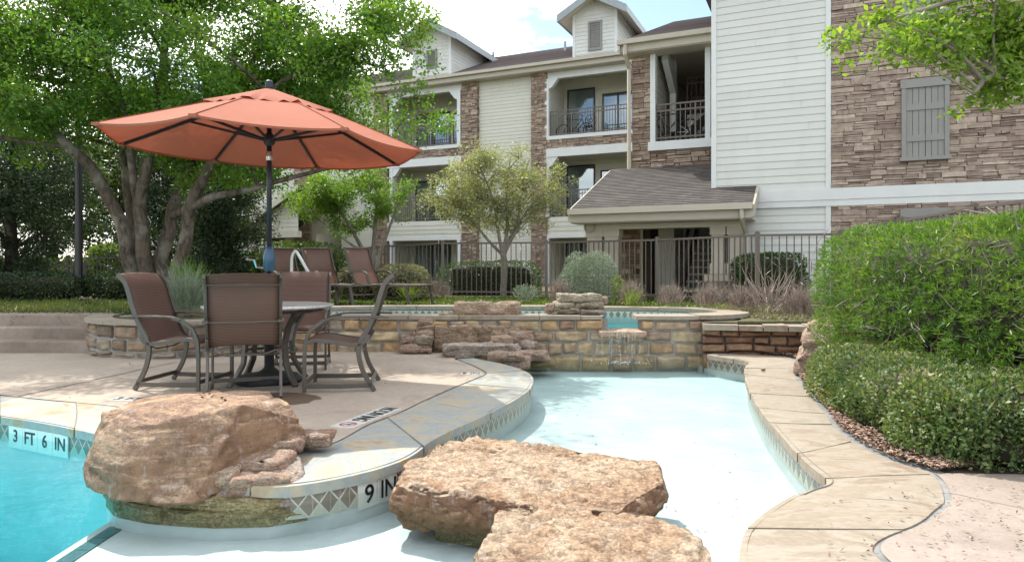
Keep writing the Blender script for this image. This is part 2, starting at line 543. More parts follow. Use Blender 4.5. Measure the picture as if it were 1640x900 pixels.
def m_stone(name, stops, rough=0.85, scale=7, dark=0.5, bump=0.5, island=True, wet=None):
    """per-stone colour, mottled"""
    t = NT(name)
    v = t.co('Object')
    base = t.ramp(t.island() if island else t.objrand(), stops)
    n = t.noise(v, scale, 7, .65, .4)
    n2 = t.noise(v, scale * 4.5, 6, .7)
    col = t.mix(t.ramp(n, [(.35, 0), (.7, 1)]), base, t.mix(1, base, (dark, dark * .97, dark * .95), 'MULTIPLY'))
    col = t.mix(t.ramp(n2, [(.45, 0), (.75, .6)]), col, t.mix(1, col, (1.35, 1.33, 1.3), 'MULTIPLY'))
    h = t.math('ADD', n, t.math('MULTIPLY', n2, .45))
    return t.done(t.pbr(col, rough, t.bump(h, bump, .012), 0, .3))
M = {}
def make_materials():
    M['cream'] = m_plain("cream_paint", (.52, .50, .41), .55, .06, 3, bump=.05)
    M['siding'] = m_plain("pale_siding_paint", (.55, .565, .53), .5, .05, 2.5, bump=.06, bscale=40)
    M['siding_cream'] = m_plain("cream_siding_paint", (.55, .55, .47), .5, .05, 2.5, bump=.06, bscale=40)
    M['trim'] = m_plain("white_trim_paint", (.60, .62, .61), .5, .04, 3, bump=.04)
    M['taupe'] = m_plain("taupe_paint", (.47, .42, .34), .55, .08, 3, bump=.05)
    M['fascia'] = m_plain("blue_grey_fascia", (.27, .31, .33), .5, .07, 3)
    M['shutter'] = m_plain("grey_shutter_paint", (.215, .213, .20), .5, .07, 4, bump=.08)
    M['gutter'] = m_plain("beige_gutter_paint", (.42, .385, .31), .4, .05, 2, bump=0)
    M['dark'] = m_plain("interior_shade", (.035, .033, .03), .7, .1, 3)  # near-black sheets stand in for the shade inside rooms and recesses
    M['brown_wood'] = m_plain("dark_brown_stair_paint", (.075, .055, .045), .6, .1, 5)
    M['curtain'] = m_plain("teal_curtain", (.10, .24, .26), .8, .1, 5)
    M['blue_blind'] = m_plain("blue_blind", (.10, .22, .50), .6, .12, 6)
    M['white_blind'] = m_plain("white_blind", (.50, .55, .58), .6, .05, 6)
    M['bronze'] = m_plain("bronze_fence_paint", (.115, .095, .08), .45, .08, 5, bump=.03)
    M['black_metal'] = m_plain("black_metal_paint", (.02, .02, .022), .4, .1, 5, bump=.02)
    M['chair_metal'] = m_plain("bronze_aluminium", (.10, .088, .075), .38, .1, 8, metal=.25, bump=.03)
    M['pole'] = m_plain("dark_navy_pole", (.018, .022, .032), .3, .1, 8, metal=.2, bump=.02)
    M['crank_blue'] = m_plain("blue_grey_casting", (.04, .10, .16), .35, .1, 8, metal=.2, bump=.02)
    M['steel'] = m_plain("brushed_steel", (.55, .57, .58), .25, .06, 8, metal=.9, bump=.02)
    M['white_pipe'] = m_plain("pale_rail_paint", (.55, .56, .54), .35, .06, 8, bump=.02)
    M['concrete_step'] = None
    # glass
    t = NT("window_glass")
    g = t.node("ShaderNodeBsdfGlossy"); g.inputs['Roughness'].default_value = .03; g.inputs[0].default_value = (.9, .95, 1, 1)
    tr = t.node("ShaderNodeBsdfTransparent"); tr.inputs[0].default_value = (.78, .84, .86, 1)
    fr = t.node("ShaderNodeFresnel"); fr.inputs[0].default_value = 1.7
    mx = t.node("ShaderNodeMixShader")
    t.put(mx.inputs[0], t.math('ADD', fr.outputs[0], .08)); t.t.links.new(tr.outputs[0], mx.inputs[1]); t.t.links.new(g.outputs[0], mx.inputs[2])
    M['glass'] = t.done(mx.outputs[0])
    # ledge stone of the house
    M['ledge'] = m_stone("ledge_stone", [(0, (.21, .145, .11)), (.18, (.35, .265, .205)), (.38, (.26, .19, .15)), (.55, (.45, .36, .27)), (.72, (.175, .12, .095)), (.86, (.49, .40, .305)), (1, (.33, .275, .23))], .88, 9, .6, .5)
    M['ledge_mauve'] = m_stone("mauve_ledge_stone", [(0, (.235, .175, .145)), (.22, (.41, .33, .275)), (.45, (.33, .255, .21)), (.65, (.50, .415, .34)), (.82, (.205, .15, .125)), (1, (.54, .455, .355))], .88, 9, .62, .5)
    M['joint_dark'] = m_plain("dark_joint_mortar", (.055, .045, .04), .95, .2, 20)
    # shingles
    t = NT("asphalt_shingle")
    uv = t.node("ShaderNodeTexCoord").outputs['UV']
    b = t.node("ShaderNodeTexBrick"); b.offset = .37; b.inputs['Scale'].default_value = 1.0
    t.put(b.inputs['Vector'], uv)
    b.inputs['Brick Width'].default_value = .22; b.inputs['Row Height'].default_value = .14; b.inputs['Mortar Size'].default_value = .006
    b.inputs['Color1'].default_value = (0, 0, 0, 1); b.inputs['Color2'].default_value = (1, 1, 1, 1); b.inputs['Mortar'].default_value = (.1, .1, .1, 1)
    cc = t.ramp(b.outputs[0], [(0, (.034, .030, .028)), (.35, (.066, .058, .054)), (.7, (.105, .092, .086)), (1, (.048, .042, .04))])
    n = t.noise(t.co('Object'), 1.1, 5, .6); n2 = t.noise(t.co('Object'), 90, 3)
    cc = t.mix(t.ramp(n, [(.35, 0), (.7, .55)]), cc, (.05, .045, .042))
    cc = t.mix(t.math('MULTIPLY', n2, .22), cc, (.26, .23, .215))
    M['shingle'] = t.done(t.pbr(cc, .9, t.bump(t.math('ADD', b.outputs[0], n2), .25, .006), 0, .25))
    t = NT("lightened_far_shingle")  # lighter copy of the shingle, far roofs' sunlit tone put into the colour
    uv = t.node("ShaderNodeTexCoord").outputs['UV']
    b = t.node("ShaderNodeTexBrick"); b.offset = .37; b.inputs['Scale'].default_value = 1.0
    t.put(b.inputs['Vector'], uv)
    b.inputs['Brick Width'].default_value = .30; b.inputs['Row Height'].default_value = .16; b.inputs['Mortar Size'].default_value = .006
    b.inputs['Color1'].default_value = (0, 0, 0, 1); b.inputs['Color2'].default_value = (1, 1, 1, 1); b.inputs['Mortar'].default_value = (.1, .1, .1, 1)
    cc = t.ramp(b.outputs[0], [(0, (.13, .112, .112)), (.35, (.22, .19, .185)), (.7, (.30, .265, .26)), (1, (.17, .15, .15))])
    M['shingle_far'] = t.done(t.pbr(cc, .9, None, 0, .25))
    def sidings(name, c):
        t = NT(name)
        v = t.co('Object', (1, 1, .22))
        n = t.noise(v, 2.2, 6, .65); k = t.noise(t.co('Object'), .55, 4)
        col = t.mix(t.island(), [x * .955 for x in c], [x * 1.035 for x in c])
        col = t.mix(t.ramp(n, [(.52, 0), (.75, .35)]), col, [c[0] * .80, c[1] * .77, c[2] * .70])
        col = t.mix(t.ramp(k, [(.45, 0), (.7, .25)]), col, [c[0] * .88, c[1] * .87, c[2] * .83])
        return t.done(t.pbr(col, .5, t.bump(t.noise(t.co('Object', (1, 1, 6)), 20, 4), .12, .004), 0, .4))
    M['siding'] = sidings("pale_siding_paint", (.565, .58, .545)); M['siding_cream'] = sidings("cream_siding_paint", (.565, .565, .485))
    # paving concrete, pinkish, stained and speckled
    def concrete(name, c0, c1, speck=.5, stain=None):
        t = NT(name)
        v = t.co('Object')
        a = t.noise(v, .9, 6, .62); f = t.noise(v, 14, 6, .65); s = t.noise(v, 110, 3, .6)
        col = t.mix(t.ramp(a, [(.3, 0), (.7, 1)]), c0, c1)
        col = t.mix(t.ramp(f, [(.4, 0), (.75, .35)]), col, [x * .66 for x in c0])
        col = t.mix(t.ramp(s, [(.55, 0), (.72, speck)]), col, [x * 1.3 for x in c1])
        pit = t.ramp(t.noise(v, 38, 2, .5), [(.27, 1), (.33, 0)])
        col = t.mix(t.math('MULTIPLY', pit, .45), col, [x * .5 for x in c0])
        ck = t.voro(t.mix(.35, v, t.node("ShaderNodeTexNoise").outputs['Color'], 'ADD'), .42, 'DISTANCE_TO_EDGE')
        col = t.mix(t.math('MULTIPLY', t.ramp(ck, [(.0, 1), (.0035, 0)]), t.ramp(t.noise(v, .7, 2), [(.48, 0), (.55, .8)])), col, [x * .3 for x in c0])
        dm = t.noise(v, 1.7, 7, .7, .8)
        col = t.mix(t.ramp(dm, [(.54, 0), (.68, .45)]), col, [x * .62 for x in c0])
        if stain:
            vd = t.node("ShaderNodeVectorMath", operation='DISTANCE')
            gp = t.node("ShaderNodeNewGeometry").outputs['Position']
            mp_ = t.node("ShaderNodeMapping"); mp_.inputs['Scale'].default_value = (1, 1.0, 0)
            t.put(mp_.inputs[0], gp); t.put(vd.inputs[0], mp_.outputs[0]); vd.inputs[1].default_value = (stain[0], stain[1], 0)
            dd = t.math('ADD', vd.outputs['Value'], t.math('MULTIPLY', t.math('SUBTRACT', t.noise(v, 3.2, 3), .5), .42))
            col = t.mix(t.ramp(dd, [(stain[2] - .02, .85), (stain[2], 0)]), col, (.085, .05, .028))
        h = t.math('ADD', t.math('MULTIPLY', f, .5), t.math('SUBTRACT', s, t.math('MULTIPLY', pit, .7)))
        return t.done(t.pbr(col, .88, t.bump(h, .35, .006), 0, .3))
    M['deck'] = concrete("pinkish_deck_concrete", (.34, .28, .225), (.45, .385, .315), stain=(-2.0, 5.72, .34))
    M['deck_right'] = concrete("right_deck_concrete", (.265, .215, .18), (.345, .29, .25), .3)  # darker copy of the deck concrete, tone offsets the full sun there
    M['concrete_step'] = concrete("stained_step_concrete", (.17, .135, .11), (.36, .30, .25), .3)
    # coping flagstone: bands of blue-grey, ochre and cream, different in each stone
    t = NT("flagstone")
    v = t.co('Object')
    r = t.island()
    sh = t.node("ShaderNodeVectorMath", operation='ADD'); t.put(sh.inputs[0], v)
    cx = t.node("ShaderNodeCombineXYZ"); t.put(cx.inputs[2], t.math('MULTIPLY', r, 37.0)); t.put(cx.inputs[0], t.math('MULTIPLY', r, 11.0)); t.put(sh.inputs[1], cx.outputs[0])
    n = t.noise(sh.outputs[0], 1.5, 6, .55, 1.6)
    f = t.noise(v, 22, 6, .7)
    col = t.ramp(n, [(.24, (.39, .32, .22)), (.38, (.35, .31, .23)), (.47, (.31, .31, .27)), (.54, (.26, .285, .285)), (.61, (.36, .32, .24)), (.68, (.33, .225, .13)), (.78, (.38, .33, .25))])
    col = t.mix(t.ramp(f, [(.45, 0), (.8, .5)]), col, t.mix(1, col, (.62, .6, .58), 'MULTIPLY'))
    M['flag'] = t.done(t.pbr(col, .7, t.bump(t.math('ADD', f, t.math('MULTIPLY', n, .8)), .3, .01), 0, .4))
    t = NT("tan_flagstone")
    v = t.co('Object', (1.0, 2.2, 1.0), (0, 0, .12))
    r = t.island()
    sh = t.node("ShaderNodeVectorMath", operation='ADD'); t.put(sh.inputs[0], v)
    cx = t.node("ShaderNodeCombineXYZ"); t.put(cx.inputs[2], t.math('MULTIPLY', r, 37.0)); t.put(sh.inputs[1], cx.outputs[0])
    n = t.noise(sh.outputs[0], 2.2, 7, .6, 1.2); f = t.noise(v, 20, 6, .7)
    col = t.ramp(n, [(.25, (.30, .25, .19)), (.42, (.26, .21, .15)), (.52, (.31, .265, .21)), (.62, (.22, .16, .11)), (.75, (.295, .245, .19))])
    col = t.mix(t.math('MULTIPLY', r, .35), col, (.33, .31, .255))
    col = t.mix(t.ramp(f, [(.42, 0), (.75, .6)]), col, t.mix(1, col, (.66, .64, .62), 'MULTIPLY'))
    M['flag_tan'] = t.done(t.pbr(col, .75, t.bump(t.math('ADD', f, t.math('MULTIPLY', n, .6)), .3, .01), 0, .35))
    M['mortar'] = m_plain("grey_mortar", (.22, .22, .21), .95, .3, 9, bump=.4, bscale=30)
    M['wet_mortar'] = m_plain("blue_grey_mortar", (.27, .265, .25), .9, .3, 6, bump=.4, bscale=26)
    # spa blocks
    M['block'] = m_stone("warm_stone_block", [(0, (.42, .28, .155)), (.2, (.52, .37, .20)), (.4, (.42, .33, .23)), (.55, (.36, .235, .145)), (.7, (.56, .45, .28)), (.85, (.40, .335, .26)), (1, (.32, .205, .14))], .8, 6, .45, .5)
    M['block_grey'] = m_stone("grey_brown_stone_block", [(0, (.26, .18, .12)), (.3, (.33, .28, .21)), (.55, (.15, .115, .09)), (.75, (.36, .29, .19)), (1, (.23, .20, .17))], .85, 6, .45, .5)  # darker, greyer blocks for the planter wall
    M['dry_stone'] = m_stone("red_brown_dry_stone", [(0, (.21, .105, .065)), (.25, (.31, .19, .115)), (.5, (.18, .09, .06)), (.75, (.38, .26, .145)), (1, (.27, .15, .10))], .85, 6, .5, .5)
    # rocks
    def rock(name, a, b, c, d, sc=2.2, rough=.85, wetz=None, bump=.8, crust=None):
        t = NT(name)
        v = t.co('Object'); vs = t.co('Object', (.8, .8, 3.6), (.22, .12, .3)); vl = t.co('Object', (1.2, 1.2, 9.0), (.25, -.15, .2))
        n = t.noise(vs, sc, 9, .66, 1.2); f = t.noise(v, sc * 9, 9, .75); k = t.noise(v, sc * .8, 5, .62, .6); ln = t.noise(vl, sc * 2.4, 8, .7, .8)
        vo = t.voro(v, sc * 16)
        crack = t.ramp(t.voro(t.mix(.25, vs, t.node("ShaderNodeTexNoise").outputs['Color'], 'ADD'), sc * 1.6, 'DISTANCE_TO_EDGE'), [(.0, 1), (.035, 0)])
        col = t.ramp(n, [(.30, a), (.42, b), (.53, c), (.66, d)])
        col = t.mix(t.ramp(k, [(.45, 0), (.60, .55)]), col, b)
        col = t.mix(t.ramp(ln, [(.40, .65), (.52, 0)]), col, t.mix(1, col, (.48, .42, .42), 'MULTIPLY'))
        col = t.mix(t.ramp(ln, [(.56, 0), (.70, .55)]), col, a)
        col = t.mix(t.ramp(f, [(.47, 0), (.72, .7)]), col, t.mix(1, col, (.36, .33, .32), 'MULTIPLY'))
        g2 = t.noise(v, 75, 4, .7)
        col = t.mix(t.ramp(g2, [(.42, .55), (.55, 0)]), col, t.mix(1, col, (.5, .47, .45), 'MULTIPLY'))
        col = t.mix(t.ramp(g2, [(.58, 0), (.70, .4)]), col, (.60, .54, .46))
        wh = t.ramp(t.noise(v, sc * 3.3, 8, .75), [(.59, 0), (.68, .65)])
        col = t.mix(wh, col, (.52, .48, .43))
        col = t.mix(t.math('MULTIPLY', crack, .35), col, (.07, .055, .045))
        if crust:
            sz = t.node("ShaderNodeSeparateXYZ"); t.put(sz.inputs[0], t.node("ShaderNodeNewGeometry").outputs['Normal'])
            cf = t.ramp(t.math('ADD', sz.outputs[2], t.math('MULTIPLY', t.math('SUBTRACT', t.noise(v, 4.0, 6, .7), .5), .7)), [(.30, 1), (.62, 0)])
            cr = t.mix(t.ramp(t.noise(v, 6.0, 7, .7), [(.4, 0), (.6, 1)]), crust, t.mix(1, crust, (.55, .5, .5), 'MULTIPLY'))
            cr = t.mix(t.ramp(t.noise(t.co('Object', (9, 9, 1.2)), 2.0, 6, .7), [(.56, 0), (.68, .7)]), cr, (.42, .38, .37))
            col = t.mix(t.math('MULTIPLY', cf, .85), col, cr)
        if wetz is not None:
            z = t.node("ShaderNodeSeparateXYZ"); t.put(z.inputs[0], t.node("ShaderNodeNewGeometry").outputs['Position'])
            zz = t.math('ADD', z.outputs[2], t.math('MULTIPLY', t.math('SUBTRACT', t.noise(v, 5, 4), .5), .09))
            w = t.ramp(t.math('MULTIPLY', t.math('ADD', zz, 1.0), .5), [((wetz + .99) * .5, 1), ((wetz + 1.05) * .5, 0)])
            col = t.mix(t.math('MULTIPLY', w, .6), col, (.20, .135, .07))
        h = t.math('ADD', t.math('ADD', t.math('MULTIPLY', n, .5), t.math('MULTIPLY', ln, .5)), t.math('ADD', t.math('MULTIPLY', g2, .25), t.math('SUBTRACT', t.math('MULTIPLY', f, .9), t.math('MULTIPLY', vo, .4))))
        return t.done(t.pbr(col, rough, t.bump(h, bump, .022), 0, .3))
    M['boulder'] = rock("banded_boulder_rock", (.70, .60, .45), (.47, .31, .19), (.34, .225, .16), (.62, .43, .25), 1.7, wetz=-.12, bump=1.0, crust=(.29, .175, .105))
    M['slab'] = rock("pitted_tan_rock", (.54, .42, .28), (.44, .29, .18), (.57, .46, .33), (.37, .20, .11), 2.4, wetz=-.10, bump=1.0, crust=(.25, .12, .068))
    M['rust_rock'] = rock("rusty_rock", (.48, .29, .20), (.36, .23, .17), (.44, .36, .28), (.52, .33, .19), 3.5)
    M['brown_rock'] = rock("brown_lichen_rock", (.40, .28, .165), (.30, .20, .13), (.43, .34, .235), (.25, .175, .13), 3.5)
    M['tan_rock'] = rock("tan_rock", (.50, .37, .26), (.43, .28, .19), (.52, .42, .31), (.36, .24, .17), 3.0)
    M['pale_rock'] = rock("pale_mossy_rock", (.40, .34, .24), (.27, .24, .17), (.44, .38, .28), (.18, .17, .12), 4.0)
    M['grey_rock'] = rock("grey_flat_rock", (.44, .38, .32), (.35, .29, .245), (.48, .42, .35), (.28, .24, .21), 3.5)
    M['moss_stone'] = rock("wet_mossy_stone", (.38, .33, .14), (.27, .21, .10), (.43, .37, .19), (.20, .17, .075), 6.0, .5)
    # plaster, tiles, water
    t = NT("pool_plaster")
    v = t.co('Object')
    n = t.noise(v, 2.2, 6, .6); s = t.noise(v, 60, 2, .5)
    col = t.mix(t.ramp(n, [(.35, 0), (.7, 1)]), (.46, .48, .475), (.57, .58, .575))
    M['plaster'] = t.done(t.pbr(col, .7, t.bump(s, .1, .003), 0, .3))
    t = NT("deep_plaster")
    n = t.noise(t.co('Object'), 1.3, 5, .6)
    col = t.mix(n, (.01, .72, .86), (.02, .84, .95))
    M['deep_plaster'] = t.done(t.pbr(col, .7, None, 0, .3))
    def tiles(name, p, c_dia, c_up, c_lo, line, h0=-.19, h=.135, upper=True):
        t = NT(name)
        uv = t.node("ShaderNodeSeparateXYZ"); t.put(uv.inputs[0], t.node("ShaderNodeTexCoord").outputs['UV'])
        x = t.math('ABSOLUTE', t.math('SUBTRACT', t.math('MULTIPLY', t.math('FRACT', t.math('DIVIDE', uv.outputs[0], p)), 2.0), 1.0))
        y = t.math('SUBTRACT', t.math('MULTIPLY', uv.outputs[1], 2.0), 1.0)
        d = t.math('SUBTRACT', t.math('ADD', x, t.math('ABSOLUTE', y)), 1.0)
        rnd = t.math('FRACT', t.math('MULTIPLY', t.math('SINE', t.math('MULTIPLY', t.math('FLOOR', t.math('DIVIDE', uv.outputs[0], p)), 12.9898)), 4375.5))
        dia = t.mix(rnd, c_dia, [k * .72 for k in c_dia])
        side = t.mix(t.math('GREATER_THAN', y, 0.0), c_lo, c_up)
        col = t.mix(t.math('GREATER_THAN', d, 0.0), dia, side)
        col = t.mix(t.math('LESS_THAN', t.math('ABSOLUTE', d), .09), col, line)
        n = t.noise(t.co('Object'), 14, 5)
        col = t.mix(t.math('MULTIPLY', n, .35), col, (.30, .30, .24))
        return t.done(t.pbr(col, .3, t.bump(t.math('LESS_THAN', t.math('ABSOLUTE', d), .09), .2, .003), 0, .5))
    M['tile'] = tiles("diamond_waterline_tile", .105, (.19, .145, .115), (.15, .115, .092), (.42, .42, .35), (.52, .50, .43))
    M['tile_spa'] = tiles("small_diamond_spa_tile", .105, (.20, .19, .16), (.55, .55, .48), (.55, .55, .48), (.66, .66, .60))
    M['tile_white'] = m_plain("white_depth_tile", (.62, .62, .58), .25, .06, 10, bump=.03)
    M['letter'] = m_plain("black_lettering", (.012, .014, .016), .35, .05, 10, bump=0)
    M['red_ink'] = m_plain("red_sign_ink", (.35, .03, .03), .35, .05, 10, bump=0)
    M['tile_dark'] = m_plain("dark_green_tile", (.028, .10, .115), .3, .3, 5, bump=.03)
    def water(name, bump, scale, vol):
        t = NT(name)
        v = t.co('Object', (1, 1.3, 1))
        h = t.math('ADD', t.noise(v, scale, 3, .5, .4), t.math('MULTIPLY', t.noise(v, scale * 3.3, 2, .5), .3))
        nb = t.bump(h, bump, .05)
        g = t.node("ShaderNodeBsdfGlossy"); g.inputs['Roughness'].default_value = .04; t.put(g.inputs['Normal'], nb)
        tr = t.node("ShaderNodeBsdfTransparent"); tr.inputs[0].default_value = (.97, .99, .99, 1)
        fr = t.node("ShaderNodeFresnel"); fr.inputs[0].default_value = 1.33; t.put(fr.inputs['Normal'], nb)
        mx = t.node("ShaderNodeMixShader")
        t.put(mx.inputs[0], t.math('MULTIPLY', fr.outputs[0], .45)); t.t.links.new(tr.outputs[0], mx.inputs[1]); t.t.links.new(g.outputs[0], mx.inputs[2])
        va = t.node("ShaderNodeVolumeAbsorption"); va.inputs[0].default_value = vol + (1,); va.inputs[1].default_value = .45
        return t.done(mx.outputs[0], va.outputs[0])
    M['water'] = water("pool_water", .22, 6.0, (0.40, .93, .95))
    M['spa_water'] = water("spa_water", .10, 6.0, (0.0, .80, .84))
    t = NT("falling_water")
    g = t.node("ShaderNodeBsdfGlossy"); g.inputs['Roughness'].default_value = .12
    tr = t.node("ShaderNodeBsdfTransparent"); tr.inputs[0].default_value = (.95, .97, .97, 1); df = t.node("ShaderNodeBsdfDiffuse"); df.inputs[0].default_value = (.85, .88, .88, 1)
    m1 = t.node("ShaderNodeMixShader"); m1.inputs[0].default_value = .35
    m2 = t.node("ShaderNodeMixShader"); m2.inputs[0].default_value = .40
    t.t.links.new(df.outputs[0], m1.inputs[1]); t.t.links.new(g.outputs[0], m1.inputs[2])
    t.t.links.new(tr.outputs[0], m2.inputs[1]); t.t.links.new(m1.outputs[0], m2.inputs[2])
    M['falls'] = t.done(m2.outputs[0])
    # ground
    t = NT("terrace_soil")
    v = t.co('Object')
    n = t.noise(v, .8, 6, .6); f = t.noise(v, 18, 6, .7)
    col = t.mix(t.ramp(n, [(.4, 0), (.6, 1)]), (.10, .085, .05), (.07, .085, .03))
    col = t.mix(t.ramp(f, [(.4, 0), (.7, .8)]), col, (.16, .13, .09))
    M['soil'] = t.done(t.pbr(col, .95, t.bump(f, .8, .03), 0, .2))
    M['mulch'] = m_plain("mulch_soil", (.055, .04, .03), .95, .5, 16, bump=.8, bscale=40)
    t = NT("leaf_litter")
    col = t.ramp(t.island(), [(0, (.20, .11, .07)), (.3, (.30, .20, .14)), (.55, (.38, .29, .22)), (.75, (.12, .075, .055)), (1, (.33, .22, .19))])
    M['litter'] = t.done(t.pbr(col, .85, None, 0, .3))
    # bark
    def bark(name, a, b, sc=7):
        t = NT(name)
        v = t.co('Object', (1, 1, .28))
        n = t.noise(v, sc * 2.2, 7, .7, .6); k = t.noise(t.co('Object'), 3.2, 4)
        col = t.mix(t.ramp(n, [(.35, 0), (.65, 1)]), a, b)
        col = t.mix(t.ramp(k, [(.5, 0), (.68, .55)]), col, (.33, .32, .27))
        return t.done(t.pbr(col, .95, t.bump(n, .9, .03), 0, .2))
    M['bark'] = bark("oak_bark", (.045, .036, .027), (.15, .122, .093))
    M['bark_dark'] = bark("dark_bark", (.03, .024, .02), (.08, .062, .05))
    M['bark_grey'] = bark("grey_bark", (.16, .14, .115), (.30, .27, .22))
    M['twig'] = m_plain("dry_grey_twig", (.25, .205, .17), .9, .3, 12, bump=.3)
    M['twig_dark'] = m_plain("dark_twig", (.06, .045, .033), .9, .3, 12, bump=.3)
    # leaves
    M['oak'] = m_leaf("oak_leaf", [(0, (.040, .105, .018)), (.35, (.072, .165, .026)), (.7, (.125, .23, .036)), (1, (.25, .34, .06))], .48)
    M['olive'] = m_leaf("olive_yellow_leaf", [(0, (.15, .19, .09)), (.5, (.25, .285, .135)), (.85, (.36, .375, .21)), (1, (.42, .37, .23))], .4, clump=.3, tcol=(1.5, 1.45, .7))
    M['fresh'] = m_leaf("fresh_green_leaf", [(0, (.06, .14, .025)), (.5, (.11, .20, .035)), (1, (.19, .28, .06))], .45)
    M['overhang'] = m_leaf("sunny_yellow_green_leaf", [(0, (.075, .16, .022)), (.5, (.14, .24, .035)), (1, (.25, .33, .06))], .5, .35, clump=.15)
    M['cedar'] = m_leaf("cedar_needle", [(0, (.016, .034, .017)), (.5, (.032, .06, .026)), (1, (.07, .11, .04))], .18)
    M['far_green'] = m_leaf("far_tree_leaf", [(0, (.03, .06, .018)), (.5, (.06, .10, .03)), (1, (.13, .17, .05))], .3)
    M['bottlebrush'] = m_leaf("narrow_hedge_leaf", [(0, (.045, .10, .02)), (.35, (.08, .165, .03)), (.7, (.14, .24, .045)), (.9, (.23, .30, .08)), (1, (.34, .25, .12))], .36, .4, clump=.35)
    M['glossy'] = m_leaf("glossy_shrub_leaf", [(0, (.045, .09, .03)), (.35, (.085, .145, .045)), (.6, (.16, .21, .08)), (.78, (.28, .28, .15)), (.93, (.34, .29, .17)), (1, (.30, .15, .08))], .25, .5, clump=.35)
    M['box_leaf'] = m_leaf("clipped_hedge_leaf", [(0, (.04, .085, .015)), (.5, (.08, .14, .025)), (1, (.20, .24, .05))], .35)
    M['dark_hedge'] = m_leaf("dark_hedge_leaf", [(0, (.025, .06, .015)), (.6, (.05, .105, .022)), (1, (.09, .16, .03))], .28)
    M['silver'] = m_leaf("silver_grey_leaf", [(0, (.14, .18, .13)), (.5, (.22, .27, .20)), (1, (.32, .36, .28))], .25, clump=.4, tcol=(1.2, 1.25, .9))
    M['grey_green'] = m_leaf("grey_green_leaf", [(0, (.12, .13, .07)), (.5, (.20, .20, .11)), (1, (.30, .29, .17))], .3, tcol=(1.3, 1.3, .8))
    M['dormant'] = m_leaf("dormant_grass_stem", [(0, (.18, .14, .115)), (.5, (.28, .225, .19)), (1, (.40, .34, .28))], .15, tcol=(1.1, 1.05, 1))
    M['yellow_green'] = m_leaf("yellow_green_leaf", [(0, (.09, .15, .025)), (1, (.19, .24, .05))], .35)
    M['grass'] = m_leaf("grass_blade", [(0, (.035, .06, .015)), (.5, (.065, .105, .025)), (.8, (.11, .12, .045)), (1, (.22, .18, .10))], .3)
    M['hedge_core'] = m_plain("hedge_inner_shade", (.03, .028, .018), .95, .3, 9, bump=.5)  # near-black hull colour, stands in for the shade inside hedges
    # sling cloth
    t = NT("brown_sling_mesh")
    uv = t.node("ShaderNodeSeparateXYZ"); t.put(uv.inputs[0], t.node("ShaderNodeTexCoord").outputs['UV'])
    r = t.math('SINE', t.math('MULTIPLY', uv.outputs[1], 420.0)); q = t.math('SINE', t.math('MULTIPLY', uv.outputs[0], 700.0))
    n = t.noise(t.co('Object', (1, 1, 9)), 9, 4)
    col = t.mix(t.math('MULTIPLY_ADD', r, .5, .5), (.12, .07, .055), (.29, .175, .135))
    col = t.mix(t.math('MULTIPLY', n, .45), col, (.12, .08, .066))
    p = t.pbr(col, .6, t.bump(t.math('ADD', r, q), .25, .001), 0, .4)
    tr = t.node("ShaderNodeBsdfTranslucent"); t.put(tr.inputs[0], t.mix(1, col, (1.6, 1.5, 1.4), 'MULTIPLY'))
    mx = t.node("ShaderNodeMixShader"); mx.inputs[0].default_value = .28
    t.t.links.new(p, mx.inputs[1]); t.t.links.new(tr.outputs[0], mx.inputs[2])
    M['sling'] = t.done(mx.outputs[0])
    # canopy cloth
    t = NT("terracotta_canvas")
    n = t.noise(t.co('Object'), 2.2, 5, .6); f = t.noise(t.co('Object'), 220, 2); wr = t.noise(t.co('Object'), 5.5, 4, .55, .6)
    col = t.mix(n, (.32, .108, .066), (.39, .14, .088))
    p = t.pbr(col, .85, t.bump(t.math('ADD', t.math('MULTIPLY', f, .1), wr), .35, .02), 0, .2)
    tr = t.node("ShaderNodeBsdfTranslucent"); tr.inputs[0].default_value = (.42, .085, .04, 1)
    mx = t.node("ShaderNodeMixShader"); mx.inputs[0].default_value = .17
    t.t.links.new(p, mx.inputs[1]); t.t.links.new(tr.outputs[0], mx.inputs[2])
    M['canvas'] = t.done(mx.outputs[0])
    t = NT("speckled_table_glass")
    n = t.noise(t.co('Object'), 60, 3, .6)
    M['table_top'] = t.done(t.pbr(t.ramp(n, [(.4, (.40, .42, .42)), (.6, (.62, .65, .65))]), .2, None, 0, .5))
    M['blue_plastic'] = m_plain("blue_plastic", (.01, .09, .42), .35, .05, 5, bump=0)
    M['litter_blue'] = m_plain("bright_blue_scrap", (.01, .18, .62), .4, .05, 5, bump=0)
    M['rubber'] = m_plain("black_rubber", (.015, .015, .015), .7, .1, 9, bump=.1)
    M['asphalt'] = m_plain("asphalt", (.05, .05, .05), .9, .2, 20, bump=.3)
    M['haze_wall'] = m_plain("pale_far_wall", (.5, .5, .47), .8, .1, 2)
make_materials()
# ------------------------------------------------------------------ pool, coping, paving, ground
Z_W = -0.115                                   # water level
Z_L, Z_D = -0.27, -1.10                       # tanning ledge and deep floor
Z_T = 0.42                                     # upper terrace
PAIR_L = [((-8, 6.1), (-8, 7.0)), ((-5.6, 5.75), (-6, 6.55)), ((-3.8, 5.07), (-4.25, 5.82)), ((-2.79, 4.55), (-3.1, 5.38)), ((-2.3, 4.1), (-2.35, 4.95)),
          ((-1.9, 3.75), (-1.8, 4.5)), ((-1.3, 3.48), (-1.35, 4.18)), ((-.95, 3.57), (-1.13, 4.24)), ((-.645, 3.92), (-1.0, 4.78)), ((-.49, 4.47), (-.85, 5.16)),
          ((-.19, 5.18), (-.68, 5.75)), ((.08, 5.95), (-.5, 6.3)), ((.18, 6.6), (-.33, 6.8)), ((.12, 7.2), (-.26, 7.1)), ((-.12, 7.75), (-.42, 7.65)), ((-.5, 8.3), (-.66, 8.2))]
